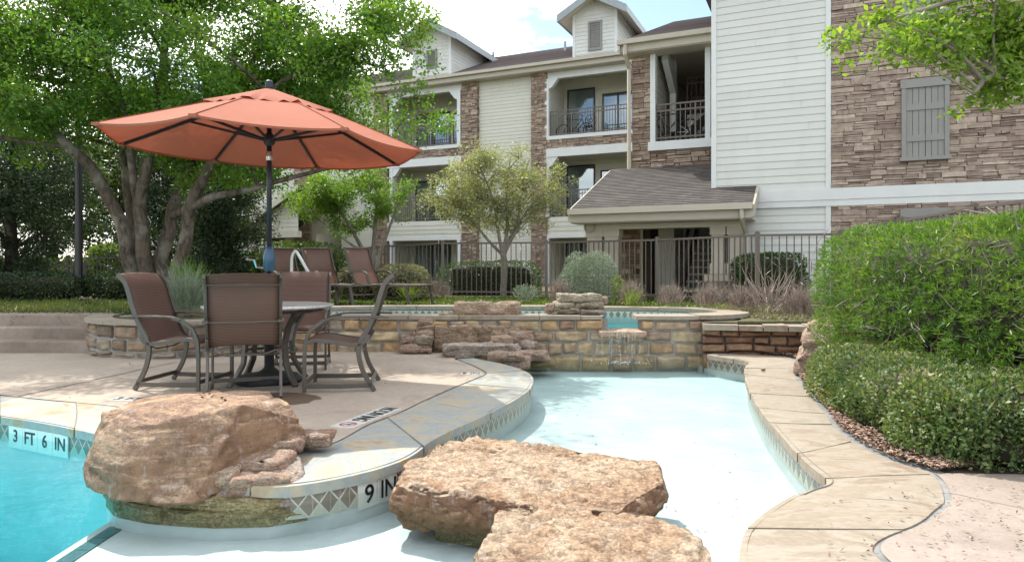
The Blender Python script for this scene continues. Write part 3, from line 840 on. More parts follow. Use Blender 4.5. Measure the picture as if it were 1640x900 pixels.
PAIR_R = [((2.48, 8.66), (2.6, 8.8)), ((2.62, 8.36), (3.0, 8.62)), ((2.79, 8.0), (3.4, 8.35)), ((2.56, 7.42), (3.0, 7.25)), ((2.27, 6.53), (2.7, 6.4)), ((1.98, 5.41), (2.42, 5.35)),
          ((1.78, 4.42), (2.2, 4.6)), ((1.70, 3.88), (2.15, 3.98)), ((1.66, 3.53), (2.24, 3.66)), ((1.48, 3.37), (2.08, 3.28)), ((1.29, 3.2), (1.9, 3.08)),
          ((1.05, 2.92), (1.74, 2.94)), ((.94, 2.72), (1.45, 2.73)), ((.87, 2.5), (1.39, 2.5)), ((.83, 2.2), (1.42, 2.15)), ((.7, 1.6), (1.35, 1.45)), ((.3, 1.1), (.9, .6)),
          ((-.5, .8), (-.3, .2)), ((-2, .6), (-2, 0)), ((-4, .5), (-4, -.1)), ((-8, .5), (-8, -.1))]
PER = 8
InL = catmull([(p[0][0], p[0][1], 0) for p in PAIR_L], PER); OutL = catmull([(p[1][0], p[1][1], 0) for p in PAIR_L], PER)
InR = catmull([(p[0][0], p[0][1], 0) for p in PAIR_R], PER); OutR = catmull([(p[1][0], p[1][1], 0) for p in PAIR_R], PER)
def xy(p): return (p.x, p.y)
FOOT = [Vector(p + (0,)) for p in ((-2.32, 3.98), (-2.22, 3.74), (-2.08, 3.58), (-1.85, 3.48), (-1.5, 3.42), (-1.22, 3.44), (-1.06, 3.53))]     # the boulder's footing stands out into the water
pool = InL[:33] + FOOT + InL[56:] + [Vector((-.6, 9.0, 0)), Vector((2.44, 9.0, 0))] + InR           # clockwise seen from above, left part first

# ---- pool shell: walls, floors, waterline tiles
mb = MB()
n = len(pool)
for i in range(n):
    a, b = pool[i], pool[(i + 1) % n]
    mb.face([(a.x, a.y, -.185), (b.x, b.y, -.185), (b.x, b.y, Z_D - .05), (a.x, a.y, Z_D - .05)])
wall_o = mb.build("pool_wall", M['plaster']); tag(wall_o, kind='structure')
def clip_x(poly, x, keep_right):
    out = []
    for i in range(len(poly)):
        a, b = poly[i], poly[(i + 1) % len(poly)]
        ina, inb = (a.x >= x) == keep_right, (b.x >= x) == keep_right
        if ina: out.append(a)
        if ina != inb:
            t = (x - a.x) / (b.x - a.x)
            out.append(a.lerp(b, t))
    return out
def poly_obj(name, pts, z, mat, kind='structure', up=True):
    me = bpy.data.meshes.new(name)
    bm = bmesh.new()
    vs = [bm.verts.new((p[0], p[1], z)) for p in pts]
    f = bm.faces.new(vs)
    f.normal_update()
    if (f.normal.z < 0) == up: f.normal_flip()
    bmesh.ops.triangulate(bm, faces=[f], ngon_method='EAR_CLIP')
    bm.to_mesh(me); bm.free()
    me.materials.append(mat)
    o = bpy.data.objects.new(name, me); COL.objects.link(o)
    return tag(o, kind=kind)
X_ST = -2.17                                   # edge of the ledge: step down to the deep part
Sh = lambda p: p
ledge_poly = clip_x(pool, X_ST, True)
deep_poly = clip_x(pool, X_ST, False)
poly_obj("shallow_ledge_floor", [xy(p) for p in ledge_poly], Z_L, M['plaster'])
poly_obj("deep_floor", [xy(p) for p in deep_poly], Z_D, M['deep_plaster'])
mb = MB(); mb.face([(X_ST, .3, Z_D), (X_ST, .3, Z_L), (X_ST, 4.6, Z_L), (X_ST, 4.6, Z_D)])
mb.face([(X_ST - .32, .3, -.62), (X_ST, .3, -.62), (X_ST, 4.6, -.62), (X_ST - .32, 4.6, -.62)])
mb.face([(X_ST - .32, .3, Z_D), (X_ST - .32, .3, -.62), (X_ST - .32, 4.6, -.62), (X_ST - .32, 4.6, Z_D)])
tag(mb.build("ledge_step_face", M['deep_plaster']), kind='structure')
# dark tile stripe near the edge of the ledge
mb = MB()
y = 1.2
while y < 3.50:
    mb.box(X_ST + .05, X_ST + .13, y, y + .145, Z_L, Z_L + .006); y += .15
tag(mb.build("step_edge_tiles", M['tile_dark']), kind='structure')
# tile band under the coping
def tile_band(name, pts, z0, z1, mat, inset=.004, side=1):
    mb = MB(); d = 0
    for a, b in zip(pts, pts[1:]):
        t = (b - a); L = t.length
        if L < 1e-6: continue
        t /= L; nn = Vector((t.y, -t.x, 0)) * inset * side
        a2, b2 = a + nn, b + nn
        mb.face([(a2.x, a2.y, z0), (b2.x, b2.y, z0), (b2.x, b2.y, z1), (a2.x, a2.y, z1)], [(d, 0), (d + L, 0), (d + L, 1), (d, 1)])
        d += L
    return tag(mb.build(name, mat), kind='structure')
tile_band("waterline_tiles", InL, -.185, -.058, M['tile'])
tile_band("waterline_tiles", InR, -.185, -.058, M['tile'])
mb = MB()
for pts in (InL, InR):
    for a, b in zip(pts, pts[1:]):
        mb.face([(a.x, a.y, -.06), (b.x, b.y, -.06), (b.x, b.y, -.0), (a.x, a.y, -.0)])
tag(mb.build("coping_bed", M['mortar']), kind='structure')
# ---- water
def solid_poly(name, pts, z0, z1, mat, kind='structure'):
    bm = bmesh.new()
    lo = [bm.verts.new((p[0], p[1], z0)) for p in pts]; hi = [bm.verts.new((p[0], p[1], z1)) for p in pts]
    a = bm.faces.new(hi); b = bm.faces.new(list(reversed(lo)))
    for i in range(len(pts)):
        j = (i + 1) % len(pts)
        bm.faces.new((lo[i], lo[j], hi[j], hi[i]))
    bmesh.ops.triangulate(bm, faces=[a, b], ngon_method='EAR_CLIP')
    bmesh.ops.recalc_face_normals(bm, faces=bm.faces)
    me = bpy.data.meshes.new(name); bm.to_mesh(me); bm.free()
    me.materials.append(mat)
    o = bpy.data.objects.new(name, me); COL.objects.link(o)
    return tag(o, kind=kind)
wp = []
for i in range(n):
    a, b, c = pool[i - 1], pool[i], pool[(i + 1) % n]
    t = (c - a); t = t.normalized() if t.length > 1e-6 else Vector((1, 0, 0))
    wp.append((b.x - t.y * .012, b.y + t.x * .012))
solid_poly("pool_water", wp, Z_D - .08, Z_W, M['water'])

# ---- coping flagstones: one sheet of stones round each side, over a mortar bed
def flagstones(name, ins, outs, mat, rng, lens=(0.55, 1.0), thick=.056, lip=.03, gap=.007):
    mb = MB()
    pin, pout = Path(ins), Path(outs)
    d = 0.0
    m_in = len(ins) - 1
    # common parameter: index
    cuts = [0.0]
    mid = [(a + b) / 2 for a, b in zip(ins, outs)]
    acc = [0.0]
    for a, b in zip(mid, mid[1:]): acc.append(acc[-1] + (b - a).length)
    x = 0
    while x < acc[-1] - .3:
        x += rng.uniform(*lens)
        k = next((i for i, q in enumerate(acc) if q >= x), m_in)
        f = 0 if k == 0 else (k - 1 + (min(x, acc[-1]) - acc[k - 1]) / max(1e-6, acc[k] - acc[k - 1]))
        cuts.append(min(m_in, f))
    cuts[-1] = m_in
    def ip(arr, f):
        f = max(0, min(m_in, f)); i = min(int(f), m_in - 1)
        return arr[i].lerp(arr[i + 1], f - i)
    skew_prev = 0
    for ci, (f0, f1) in enumerate(zip(cuts, cuts[1:])):
        sk = rng.uniform(-2.0, 2.0) if ci < len(cuts) - 2 else 0
        nseg, m = max(3, int((f1 - f0) / 1.2)), 5
        zt = rng.uniform(0, .006)
        grid = []
        for a in range(nseg + 1):
            row = []
            for b in range(m + 1):
                w = b / m
                lo = f0 + skew_prev * (w - .35); hi = f1 + sk * (w - .35)
                f = lo + (hi - lo) * a / nseg
                p0, p1 = ip(ins, f), ip(outs, f)
                dirw = (p0 - p1).normalized()
                p0 = p0 + dirw * lip
                p = p1.lerp(p0, w)
                e = 0.012 * mnoise.noise((p.x * 4, p.y * 4, ci * 3.1))
                if b in (0, m): p = p + dirw * e
                tt = (ip(outs, f1) - ip(outs, f0)).normalized()
                if a == 0: p = p + tt * (gap + .004 * mnoise.noise((p.x * 9, p.y * 9, 1)))
                if a == nseg: p = p - tt * (gap + .004 * mnoise.noise((p.x * 9, p.y * 9, 2)))
                z = zt + .004 * mnoise.noise((p.x * 3, p.y * 3, ci))
                if b in (0, m) or a in (0, nseg): z -= .006
                row.append((p.x, p.y, z))
            grid.append(row)
        i0 = len(mb.v); W = m + 1
        for row in grid: mb.v.extend(row)
        for a in range(nseg):
            for b in range(m):
                q = i0 + a * W + b
                mb.f.append((q, q + W, q + W + 1, q + 1)); mb.uv.append(None)
        # skirt
        ring = [(a, 0) for a in range(nseg + 1)] + [(nseg, b) for b in range(1, m + 1)] + [(a, m) for a in range(nseg - 1, -1, -1)] + [(0, b) for b in range(m - 1, 0, -1)]
        idx = [i0 + a * W + b for a, b in ring]
        j0 = len(mb.v)
        for k in idx:
            x_, y_, z_ = mb.v[k]
            mb.v.append((x_, y_, z_ - thick + .004 * mnoise.noise((x_ * 8, y_ * 8, 3))))
        L = len(idx)
        for k in range(L):
            mb.f.append((idx[k], j0 + k, j0 + (k + 1) % L, idx[(k + 1) % L])); mb.uv.append(None)
        skew_prev = sk
    o = mb.build(name, mat)
    return tag(o, kind='structure')
flagstones("pool_coping", InL, OutL, M['flag'], random.Random(4), (0.7, 1.25))
flagstones("pool_coping", InR, OutR, M['flag_tan'], random.Random(9), (0.42, 0.72))
mb = MB()
for ins, outs in ((InL, OutL), (InR, OutR)):
    for i in range(len(ins) - 1):
        d0 = (outs[i] - ins[i]).normalized() * .10; d1 = (outs[i + 1] - ins[i + 1]).normalized() * .10
        mb.face([(ins[i].x, ins[i].y, -.0112), (outs[i].x + d0.x, outs[i].y + d0.y, -.0112), (outs[i + 1].x + d1.x, outs[i + 1].y + d1.y, -.0112), (ins[i + 1].x, ins[i + 1].y, -.0112)])
tag(mb.build("coping_mortar", M['mortar']), kind='structure')

# ---- decks
outL2 = [o + (o - i).normalized() * .03 for i, o in zip(InL, OutL)]
outR2 = [o + (o - i).normalized() * .03 for i, o in zip(InR, OutR)]
k36 = PER * 8
poly_obj("pool_deck", [xy(p) for p in outL2] + [(-.75, 9.2), (-14, 9.2), (-14, 7.0)], -.004, M['deck'])
poly_obj("pool_deck", [(7, 3.45)] + [xy(p) for p in outR2[k36:]] + [(-14, -.1), (-14, -7), (7, -7)], -.004, M['deck_right'])
poly_obj("planting_bed_soil", [xy(p) for p in outR2[PER:k36 + 1]] + [(7, 3.45), (7, 8.7), (2.9, 8.72)], -.0125, M['mulch'])
poly_obj("pool_deck", [(-14, 6.9), (-8, 6.9), (-8, -.2), (-14, -.2)], -.0055, M['deck'])
# control joint sawn in the deck
mb = MB()
a, b = G(30, 634), G(284, 579)
jt = [a.lerp(b, k / 14) + Vector((0, .012 * math.sin(k * 2.1), 0)) for k in range(15)]
for p, q in zip(jt, jt[1:]):
    t = (q - p).normalized(); nn = Vector((-t.y, t.x, 0)) * .007
    mb.face([(p - nn) + Vector((0, 0, .0005)), (q - nn) + Vector((0, 0, .0005)), (q + nn) + Vector((0, 0, .0005)), (p + nn) + Vector((0, 0, .0005))])
tag(mb.build("deck_joint", M['joint_dark']), kind='structure')

# ---- spa outline
SPA = catmull([(-3.3, 8.97, 0), (-2.4, 8.95, 0), (-1.0, 8.95, 0), (1.0, 8.95, 0), (2.3, 8.95, 0), (2.95, 9.15, 0), (3.32, 9.65, 0), (3.2, 10.3, 0), (2.6, 10.95, 0), (1.5, 11.3, 0), (0, 11.4, 0),
               (-2, 11.4, 0), (-3.0, 11.2, 0), (-3.6, 10.6, 0), (-3.72, 9.9, 0), (-3.55, 9.25, 0), (-3.3, 8.97, 0)], 6)[:-1]
def offset_closed(pts, d):
    out = []
    for i in range(len(pts)):
        t = (pts[(i + 1) % len(pts)] - pts[i - 1]).normalized()
        out.append(pts[i] + Vector((-t.y, t.x, 0)) * d)
    return out
SPA_IN = offset_closed(SPA, .36)
# ---- ground: one sheet to the horizon with the sunken pool court cut out
bk = [p for p in SPA if p.y > 9.6]
bk.sort(key=lambda p: (math.atan2(p.y - 10.0, p.x - 0) + math.pi / 2) % (2 * math.pi))       # right to left over the back
bk = [p + (p - Vector((0, 10.0, 0))).normalized() * -.05 for p in bk]
poly_obj("bed_soil", [(2.40, 8.80), (2.95, 8.72), (3.4, 8.72), (3.6, 9.65), (3.30, 9.66), (2.92, 9.13)], Z_T - .03, M['soil'])
notch = [(-14, -60), (-14, 9.45), (-5.8, 9.45), (-5.3, 9.0), (-5.0, 8.7), (-4.4, 8.5), (-3.8, 8.6), (-3.5, 8.9), (-3.5, 9.4)] + [xy(p) for p in reversed(bk)] + [(3.1, 9.2), (2.9, 8.78), (7, 8.74), (7, -60)]
poly_obj("ground", [(-400, -60)] + notch + [(400, -60), (400, 900), (-400, 900)], Z_T - .015, M['soil'])
mb = MB()
for (x0, y0), (x1, y1) in zip(notch[:3], notch[1:3]): mb.face([(x0, y0, -1), (x1, y1, -1), (x1, y1, Z_T - .015), (x0, y0, Z_T - .015)])
for (x0, y0), (x1, y1) in zip(notch[-3:], notch[-2:]): mb.face([(x0, y0, -1), (x1, y1, -1), (x1, y1, Z_T - .015), (x0, y0, Z_T - .015)])
tag(mb.build("terrace_edge", M['soil']), kind='structure')
# ------------------------------------------------------------------ raised spa, planter, retaining wall, steps
rng = random.Random(21)
spa = empty("raised_spa", (0, 9.0, 0), 0, "raised stone spa with a flagstone rim and a notch spilling water into the pool", "spa")
def under(o, root):
    """parent keeping world coordinates"""
    o.parent = root
    o.matrix_parent_inverse = Matrix.Translation(-Vector(root.location)) if not root.parent else root.matrix_world.inverted()
    return o
def rot_parent(o, root):
    bpy.context.view_layer.update()
    o.parent = root
    o.matrix_parent_inverse = root.matrix_world.inverted()
    return o
front = [p for p in catmull([(-3.5, 9.0, 0), (-3.0, 8.93, 0), (-2.4, 8.96, 0), (-1.0, 8.96, 0), (1.0, 8.96, 0), (2.2, 8.96, 0), (2.5, 9.03, 0), (2.72, 9.25, 0), (2.85, 9.5, 0)], 8)]
fp = Path(front)
fm = fp.map(1)
mb = MB()
rows = [(-.26, -.05), (-.05, .115), (.115, .265), (.265, .415)]
sA, sB = fp.near(1.17, 8.96), fp.near(1.66, 8.96)
blocks(mb, fm, 0, fp.len, rows[:3], rng, (0.15, 0.46), (.022, .06), .0085)
blocks(mb, fm, 0, sA, rows[3:], rng, (0.15, 0.46), (.022, .06), .0085)
blocks(mb, fm, sB, fp.len, rows[3:], rng, (0.15, 0.46), (.022, .06), .0085)
w = mb.build("stone_wall", M['block'], None, smooth=False); under(w, spa)
mb = MB()
K = 60
for (a, b, z0, z1) in ((0, sA, -.3, .42), (sA, sB, -.3, .26), (sB, fp.len, -.3, .42)):
    for k in range(K):
        d0, d1 = a + (b - a) * k / K, a + (b - a) * (k + 1) / K
        mb.face([fm(d0, z0, .002), fm(d1, z0, .002), fm(d1, z1, .002), fm(d0, z1, .002)])
        mb.face([fm(d0, z1, .002), fm(d1, z1, .002), fm(d1, z1, -.30), fm(d0, z1, -.30)])
under(mb.build("wall_mortar", M['wet_mortar']), spa)
# notch cheeks
mb = MB()
for s_, sg in ((sA, 1), (sB, -1)):
    mb.face([fm(s_, .25, .002), fm(s_, .25, -.32), fm(s_, .42, -.32), fm(s_, .42, .002)])
under(mb.build("notch_cheek", M['wet_mortar']), spa)
# inner walls, floor, tile
def ring(name, pts, z0, z1, mat, uvh=True, inset=0.0):
    mb = MB(); d = 0
    q = offset_closed(pts, inset) if inset else pts
    for i in range(len(q)):
        a, b = q[i], q[(i + 1) % len(q)]
        L = (b - a).length
        mid = (a + b) / 2
        if mid.y < 9.5 and 1.17 < mid.x < 1.66 and z1 > .27:
            d += L; continue
        mb.face([(a.x, a.y, z0), (b.x, b.y, z0), (b.x, b.y, z1), (a.x, a.y, z1)], [(d, 0), (d + L, 0), (d + L, 1), (d, 1)]); d += L
    return under(mb.build(name, mat), spa)
ring("waterline_tile", SPA_IN, .29, .405, M['tile_spa'])
ring("spa_inner_wall", SPA_IN, -.4, .29, M['plaster'])
ring("outer_mortar", SPA, -.3, .42, M['wet_mortar'], inset=.07)
ring("coping_bed", SPA_IN, .40, .425, M['mortar'])
o = poly_obj("spa_floor", [xy(p) for p in SPA_IN], -.38, M['plaster'], None); under(o, spa)
swp = offset_closed(SPA_IN, -.012)
o = solid_poly("spa_water", [xy(p) for p in swp], -.42, .325, M['spa_water'], None); under(o, spa)
# rim of flagstones, open at the notch
def rim(name, out, inn, z0, z1, mat, rng, skip=None, lens=(4, 8), over=.03, closed=True):
    mb = MB(); n = len(out); i = 0
    end = n if closed else n - 1
    while i < end:
        k = rng.randint(*lens); k = min(k, end - i)
        zt = z1 + rng.uniform(-.006, .006)
        segs = []
        for a in range(i, i + k + 1):
            o_, i_ = out[a % n], inn[a % n]
            d = (o_ - i_).normalized()
            segs.append((o_ + d * (over + .012 * mnoise.noise((o_.x * 3, o_.y * 3, 0))), i_ - d * .02))
        t0 = (segs[1][0] - segs[0][0]).normalized() * .006
        segs[0] = (segs[0][0] + t0, segs[0][1] + t0); segs[-1] = (segs[-1][0] - t0, segs[-1][1] - t0)
        parts = [segs]
        if skip:
            ok = [not skip((a[0] + b[0]) / 2) for a, b in zip(segs, segs[1:])]
            parts = []; cur = []
            for q, (a, b) in zip(ok, zip(segs, segs[1:])):
                if q:
                    if not cur: cur = [a]
                    cur.append(b)
                elif cur: parts.append(cur); cur = []
            if cur: parts.append(cur)
        for sg in parts:
            for (a, b), (c, d) in zip(sg, sg[1:]):
                mb.face([(a.x, a.y, zt - .004), (c.x, c.y, zt - .004), (d.x, d.y, zt), (b.x, b.y, zt)])
                mb.face([(a.x, a.y, z0), (c.x, c.y, z0), (c.x, c.y, zt - .004), (a.x, a.y, zt - .004)])
                mb.face([(d.x, d.y, z0), (b.x, b.y, z0), (b.x, b.y, zt), (d.x, d.y, zt)])
            for (a, b) in (sg[0], sg[-1]):
                mb.face([(a.x, a.y, z0), (b.x, b.y, z0), (b.x, b.y, zt), (a.x, a.y, zt - .004)])
        i += k
    # weld so that each stone is one island
    o = mb.build(name, mat)
    bm = bmesh.new(); bm.from_mesh(o.data); bmesh.ops.remove_doubles(bm, verts=bm.verts, dist=.0008); bm.to_mesh(o.data); bm.free()
    return o
# dense version of outline for clean notch edges
def densify(pts, step=.08):
    out = []
    for i in range(len(pts)):
        a, b = pts[i], pts[(i + 1) % len(pts)]
        k = max(1, int((b - a).length / step))
        for j in range(k): out.append(a.lerp(b, j / k))
    return out
SPA_D = densify(SPA); SPA_DI = offset_closed(SPA_D, .36)
r_ = rim("flagstone_rim", SPA_D, SPA_DI, .415, .468, M['flag_tan'], rng, skip=lambda p: p.y < 9.5 and 1.17 < p.x < 1.67, lens=(6, 12)); under(r_, spa)
# spill slab and falling water
pts = []
for x in (1.13, 1.74):
    for y in (8.74, 9.22): 
        for z in (.20, .275): pts.append((x, y, z))
o = rock_mesh(pts, "spill_slab", M['tan_rock'], None, .05, .012, 4, 3, 0, 2); under(o, spa)
mb = MB()
r2 = random.Random(3)
for k in range(85):
    x = r2.gauss(1.43, .14); x = min(1.72, max(1.15, x)); z0 = .265 - r2.uniform(0, .30) * (k % 3 > 0); z1 = max(Z_W, z0 - r2.uniform(.05, .30))
    wd = r2.uniform(.0005, .0016)
    pts = []
    for j in range(6):
        z = z0 + (z1 - z0) * j / 5
        pts.append((x + r2.uniform(-.004, .004), 8.735 - .02 * (j / 5) ** .5 + r2.uniform(-.004, .004), z))
    mb.tube(pts, [wd, wd * 1.2, wd * .7, wd * 1.1, wd * .6, wd], 5)
for k in range(110):
    x = r2.gauss(1.44, .2); y = 8.62 + r2.gauss(0, .07); s = r2.uniform(.002, .007); z = Z_W + abs(r2.gauss(0, .02))
    mb.box(x - s, x + s, y - s, y + s, z, z + s * 1.2)
tag(mb.build("falling_water", M['falls']), "thin strands of water falling from the spa notch into the pool", "waterfall", kind="stuff")

# ---- curved planter wall at the left
pl = empty("stone_planter", (-4.4, 8.4, 0), 0, "curved grey and brown stone planter with flagstone cap beside the concrete steps", "planter")
ppts = catmull([(-5.75, 9.55, 0), (-5.62, 9.1, 0), (-5.3, 8.62, 0), (-4.85, 8.34, 0), (-4.3, 8.24, 0), (-3.8, 8.36, 0), (-3.4, 8.66, 0), (-3.05, 8.9, 0)], 8)
pp = Path(ppts); pm = pp.map(1)
mb = MB(); blocks(mb, pm, 0, pp.len, [(.0, .075), (.075, .23), (.23, .395)], rng, (.18, .36), (.025, .05), .011)
under(mb.build("stone_wall", M['block_grey']), pl)
mb = MB()
for k in range(60):
    d0, d1 = pp.len * k / 60, pp.len * (k + 1) / 60
    mb.face([pm(d0, -.05, .002), pm(d1, -.05, .002), pm(d1, .41, .002), pm(d0, .41, .002)])
    mb.face([pm(d1, -.05, -.25), pm(d0, -.05, -.25), pm(d0, .41, -.25), pm(d1, .41, -.25)])
under(mb.build("wall_mortar", M['wet_mortar']), pl)
po = [Vector(pm(pp.len * k / 40, 0, .05)) for k in range(41)]; pi_ = [Vector(pm(pp.len * k / 40, 0, -.24)) for k in range(41)]
under(rim("flagstone_cap", po, pi_, .40, .445, M['flag_tan'], rng, None, (6, 11), .01, False), pl)

# ---- low dry-laid wall at the right of the spa
dw = empty("dry_stone_wall", (3.1, 8.6, 0), 0, "low dry-laid red brown stone wall with flat caps between spa and green hedge", "wall")
dp = Path([(2.45, 8.78), (2.8, 8.72), (3.2, 8.62), (3.8, 8.52), (4.6, 8.5), (6.8, 8.5)]); dm = dp.map(1)
mb = MB(); blocks(mb, dm, 0, dp.len, [(-.22, .02), (.02, .125), (.125, .225), (.225, .305)], rng, (.18, .46), (.03, .085), .006)
under(mb.build("stone_wall", M['dry_stone']), dw)
mb = MB()
for k in range(30):
    d0, d1 = dp.len * k / 30, dp.len * (k + 1) / 30
    mb.face([dm(d0, -.25, .0), dm(d1, -.25, .0), dm(d1, .33, .0), dm(d0, .33, .0)])
under(mb.build("wall_joint", M['joint_dark']), dw)
do = [Vector(dm(dp.len * k / 60, 0, .10)) for k in range(61)]; di = [Vector(dm(dp.len * k / 60, 0, -.3)) for k in range(61)]
under(rim("cap_stone", do, di, .30, .375, M['flag_tan'], rng, None, (3, 6), .01, False), dw)

# ---- concrete steps at the left
st = empty("concrete_steps", (-8, 9.0, 0), 0, "three broad stained concrete steps up to the grass at the far left", "steps")
for k, (y0, z0, z1) in enumerate(((8.80, -.02, .15), (9.10, .13, .30), (9.42, .28, .455))):
    mb = MB()
    # nose with a slightly worn edge
    mb.box(-14, -5.45 - (.12 if k == 1 else 0.2 * (k == 2)), y0, y0 + (.42 if k < 2 else .35), z0, z1)
    under(mb.build("step", M['concrete_step'], None, bevel=.02), st)
# ------------------------------------------------------------------ rocks
def rock(name, pts, mat, label, group=None, **kw):
    o = rock_mesh(pts, name, M[mat], None, **kw)
    c = sum((v.co for v in o.data.vertices), Vector()) / len(o.data.vertices)
    lo = min(v.co.z for v in o.data.vertices)
    base = Vector((c.x, c.y, lo))
    o.data.transform(Matrix.Translation(-base)); o.location = base
    return tag(o, label, "rock", group)
rock("boulder", [(-2.20, 3.52, -.03), (-2.30, 3.66, .0), (-2.26, 3.58, .06), (-2.02, 3.42, -.06), (-1.74, 3.37, -.075), (-1.58, 3.38, -.07), (-1.48, 3.52, -.06), (-1.21, 3.98, .12), (-1.24, 3.98, .22), (-1.31, 4.02, .30), (-2.27, 3.78, .30), (-2.20, 3.70, .28), (-1.98, 3.56, .26),
                 (-1.74, 3.58, .31), (-1.47, 3.71, .355), (-2.25, 4.12, .31), (-1.86, 4.2, .35), (-1.50, 4.2, .345), (-2.35, 4.3, -.15), (-1.25, 4.3, -.1), (-2.32, 3.75, -.06), (-1.36, 3.78, .02), (-1.98, 3.44, .08), (-2.1, 3.8, -.16), (-1.6, 3.7, -.12)],
     'boulder', "massive banded tan and purple boulder at the edge of the deep turquoise water", edge=.022, amp=.010, freq=3.4, seed=2, strata=.012, smooth_it=0, pits=.006, facet=.016)
def Gs(l, z): return [G(u, v, z) for u, v in l]
top = Gs([(632, 775), (648, 745), (703, 708), (762, 698), (900, 724), (1000, 732), (1052, 739), (1062, 772), (985, 819), (900, 814), (780, 791)], .02)
low = [p + Vector((0, 0, -.205)) - (p - Vector((.1, 3.5, .02))).normalized() * .05 for p in top]
underpin = [Vector((.1, 3.5, 0)) + (p - Vector((.1, 3.5, .02))) * .72 + Vector((0, 0, z - .02)) for p in top for z in (-.285, -.15)]
midp = [p + Vector((0, 0, -.10)) + (p - Vector((.1, 3.5, .02))).normalized() * .03 for p in top]
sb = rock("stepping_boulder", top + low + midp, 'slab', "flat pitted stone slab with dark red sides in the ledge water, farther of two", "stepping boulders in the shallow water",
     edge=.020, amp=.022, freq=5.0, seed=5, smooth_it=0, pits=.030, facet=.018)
ub = rock_mesh(underpin, "underside", M['moss_stone'], None, .06, .012, 4, 6); bpy.context.view_layer.update(); rot_parent(ub, sb)
top = Gs([(762, 893), (803, 818), (832, 811), (940, 821), (1010, 822), (1088, 840), (1128, 872), (1134, 905)], .085) + [Vector((-.2, 2.1, .07)), Vector((0, 1.85, .06)), Vector((.4, 1.8, .07)), Vector((.68, 2.05, .08))]
low = [p + Vector((0, 0, -.45)) for p in top]
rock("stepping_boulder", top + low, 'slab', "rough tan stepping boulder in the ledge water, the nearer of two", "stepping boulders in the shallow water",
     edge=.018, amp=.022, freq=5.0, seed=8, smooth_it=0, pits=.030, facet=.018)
# stones set round the big boulder
def pix_stone(u0, v0, u1, v1, Y, depth, mat, label, seed, name="stone", group=None, edge=.04, amp=.014, flat=.0, **kw):
    """an irregular stone whose front covers that box of the photograph at distance Y"""
    a, b = P(u0, v1, Y), P(u1, v0, Y)
    r = random.Random(seed)
    c = Vector(((a.x + b.x) / 2, Y + depth / 2, (a.z + b.z) / 2))
    return rock(name, blob_pts(c, (b.x - a.x) / 2 * 1.08, depth / 2, (b.z - a.z) / 2 * 1.12, r, r.uniform(-.1, .1)), mat, label, group, edge=edge, amp=amp, freq=kw.pop('freq', 5.0), seed=seed, **{'facet': .02, 'smooth_it': 1, **kw})
gq = "small stones mortared beside the big boulder"
pix_stone(393, 708, 478, 733, 3.78, .34, 'rust_rock', "long flat orange stone lying on the coping against the big boulder", 11, group=gq)
pix_stone(445, 698, 526, 722, 3.98, .28, 'rust_rock', "thin orange stone at the coping end nearest the no diving tile", 12, group=gq)
pix_stone(312, 752, 374, 800, 3.47, .26, 'tan_rock', "rounded brown stone wedged under the big boulder", 13, group=gq)
pix_stone(366, 738, 452, 772, 3.56, .30, 'rust_rock', "orange stone with pale mortar in the middle of the small stones beside the boulder", 14, group=gq)
pix_stone(352, 766, 466, 810, 3.42, .28, 'rust_rock', "squared grey fronted stone lowest of the small stones at the pool wall", 15, group=gq)
# base of stones at the waterline under the boulder
mb = MB()
bp = Path([xy(p) for p in FOOT])
bm_ = bp.map(1)
blocks(mb, bm_, 0, bp.len, [(-.19, -.10)], random.Random(5), (.18, .36), (.01, .035), .008)
for k in range(24):
    d0, d1 = bp.len * k / 24, bp.len * (k + 1) / 24
    mb.face([bm_(d0, -.206, .006), bm_(d1, -.206, .006), bm_(d1, -.07, .004), bm_(d0, -.07, .004)])
    mb.face([bm_(d0, -.07, .004), bm_(d1, -.07, .004), (-1.6, 3.95, -.02), (-1.6, 3.95, -.02)])
o = mb.build("boulder_footing", M['moss_stone']); tag(o, "low curved footing of mossy green stones under the big boulder at the waterline", "footing")
mb = MB()
pts = [G(470, 772, 0.0) + Vector((0, .02, 0)), (-1.12, 3.47, -.13), (-1.3, 3.43, -.12), (-1.6, 3.45, -.11), (-1.6, 3.7, .05), (-1.2, 3.85, .05), (-1.08, 3.62, .0), (-1.1, 3.5, .0)]
rock("mortar_bed", pts, 'grey_rock', "rough grey mortar bed holding the small stones beside the boulder", edge=.05, amp=.012, freq=5, seed=31)

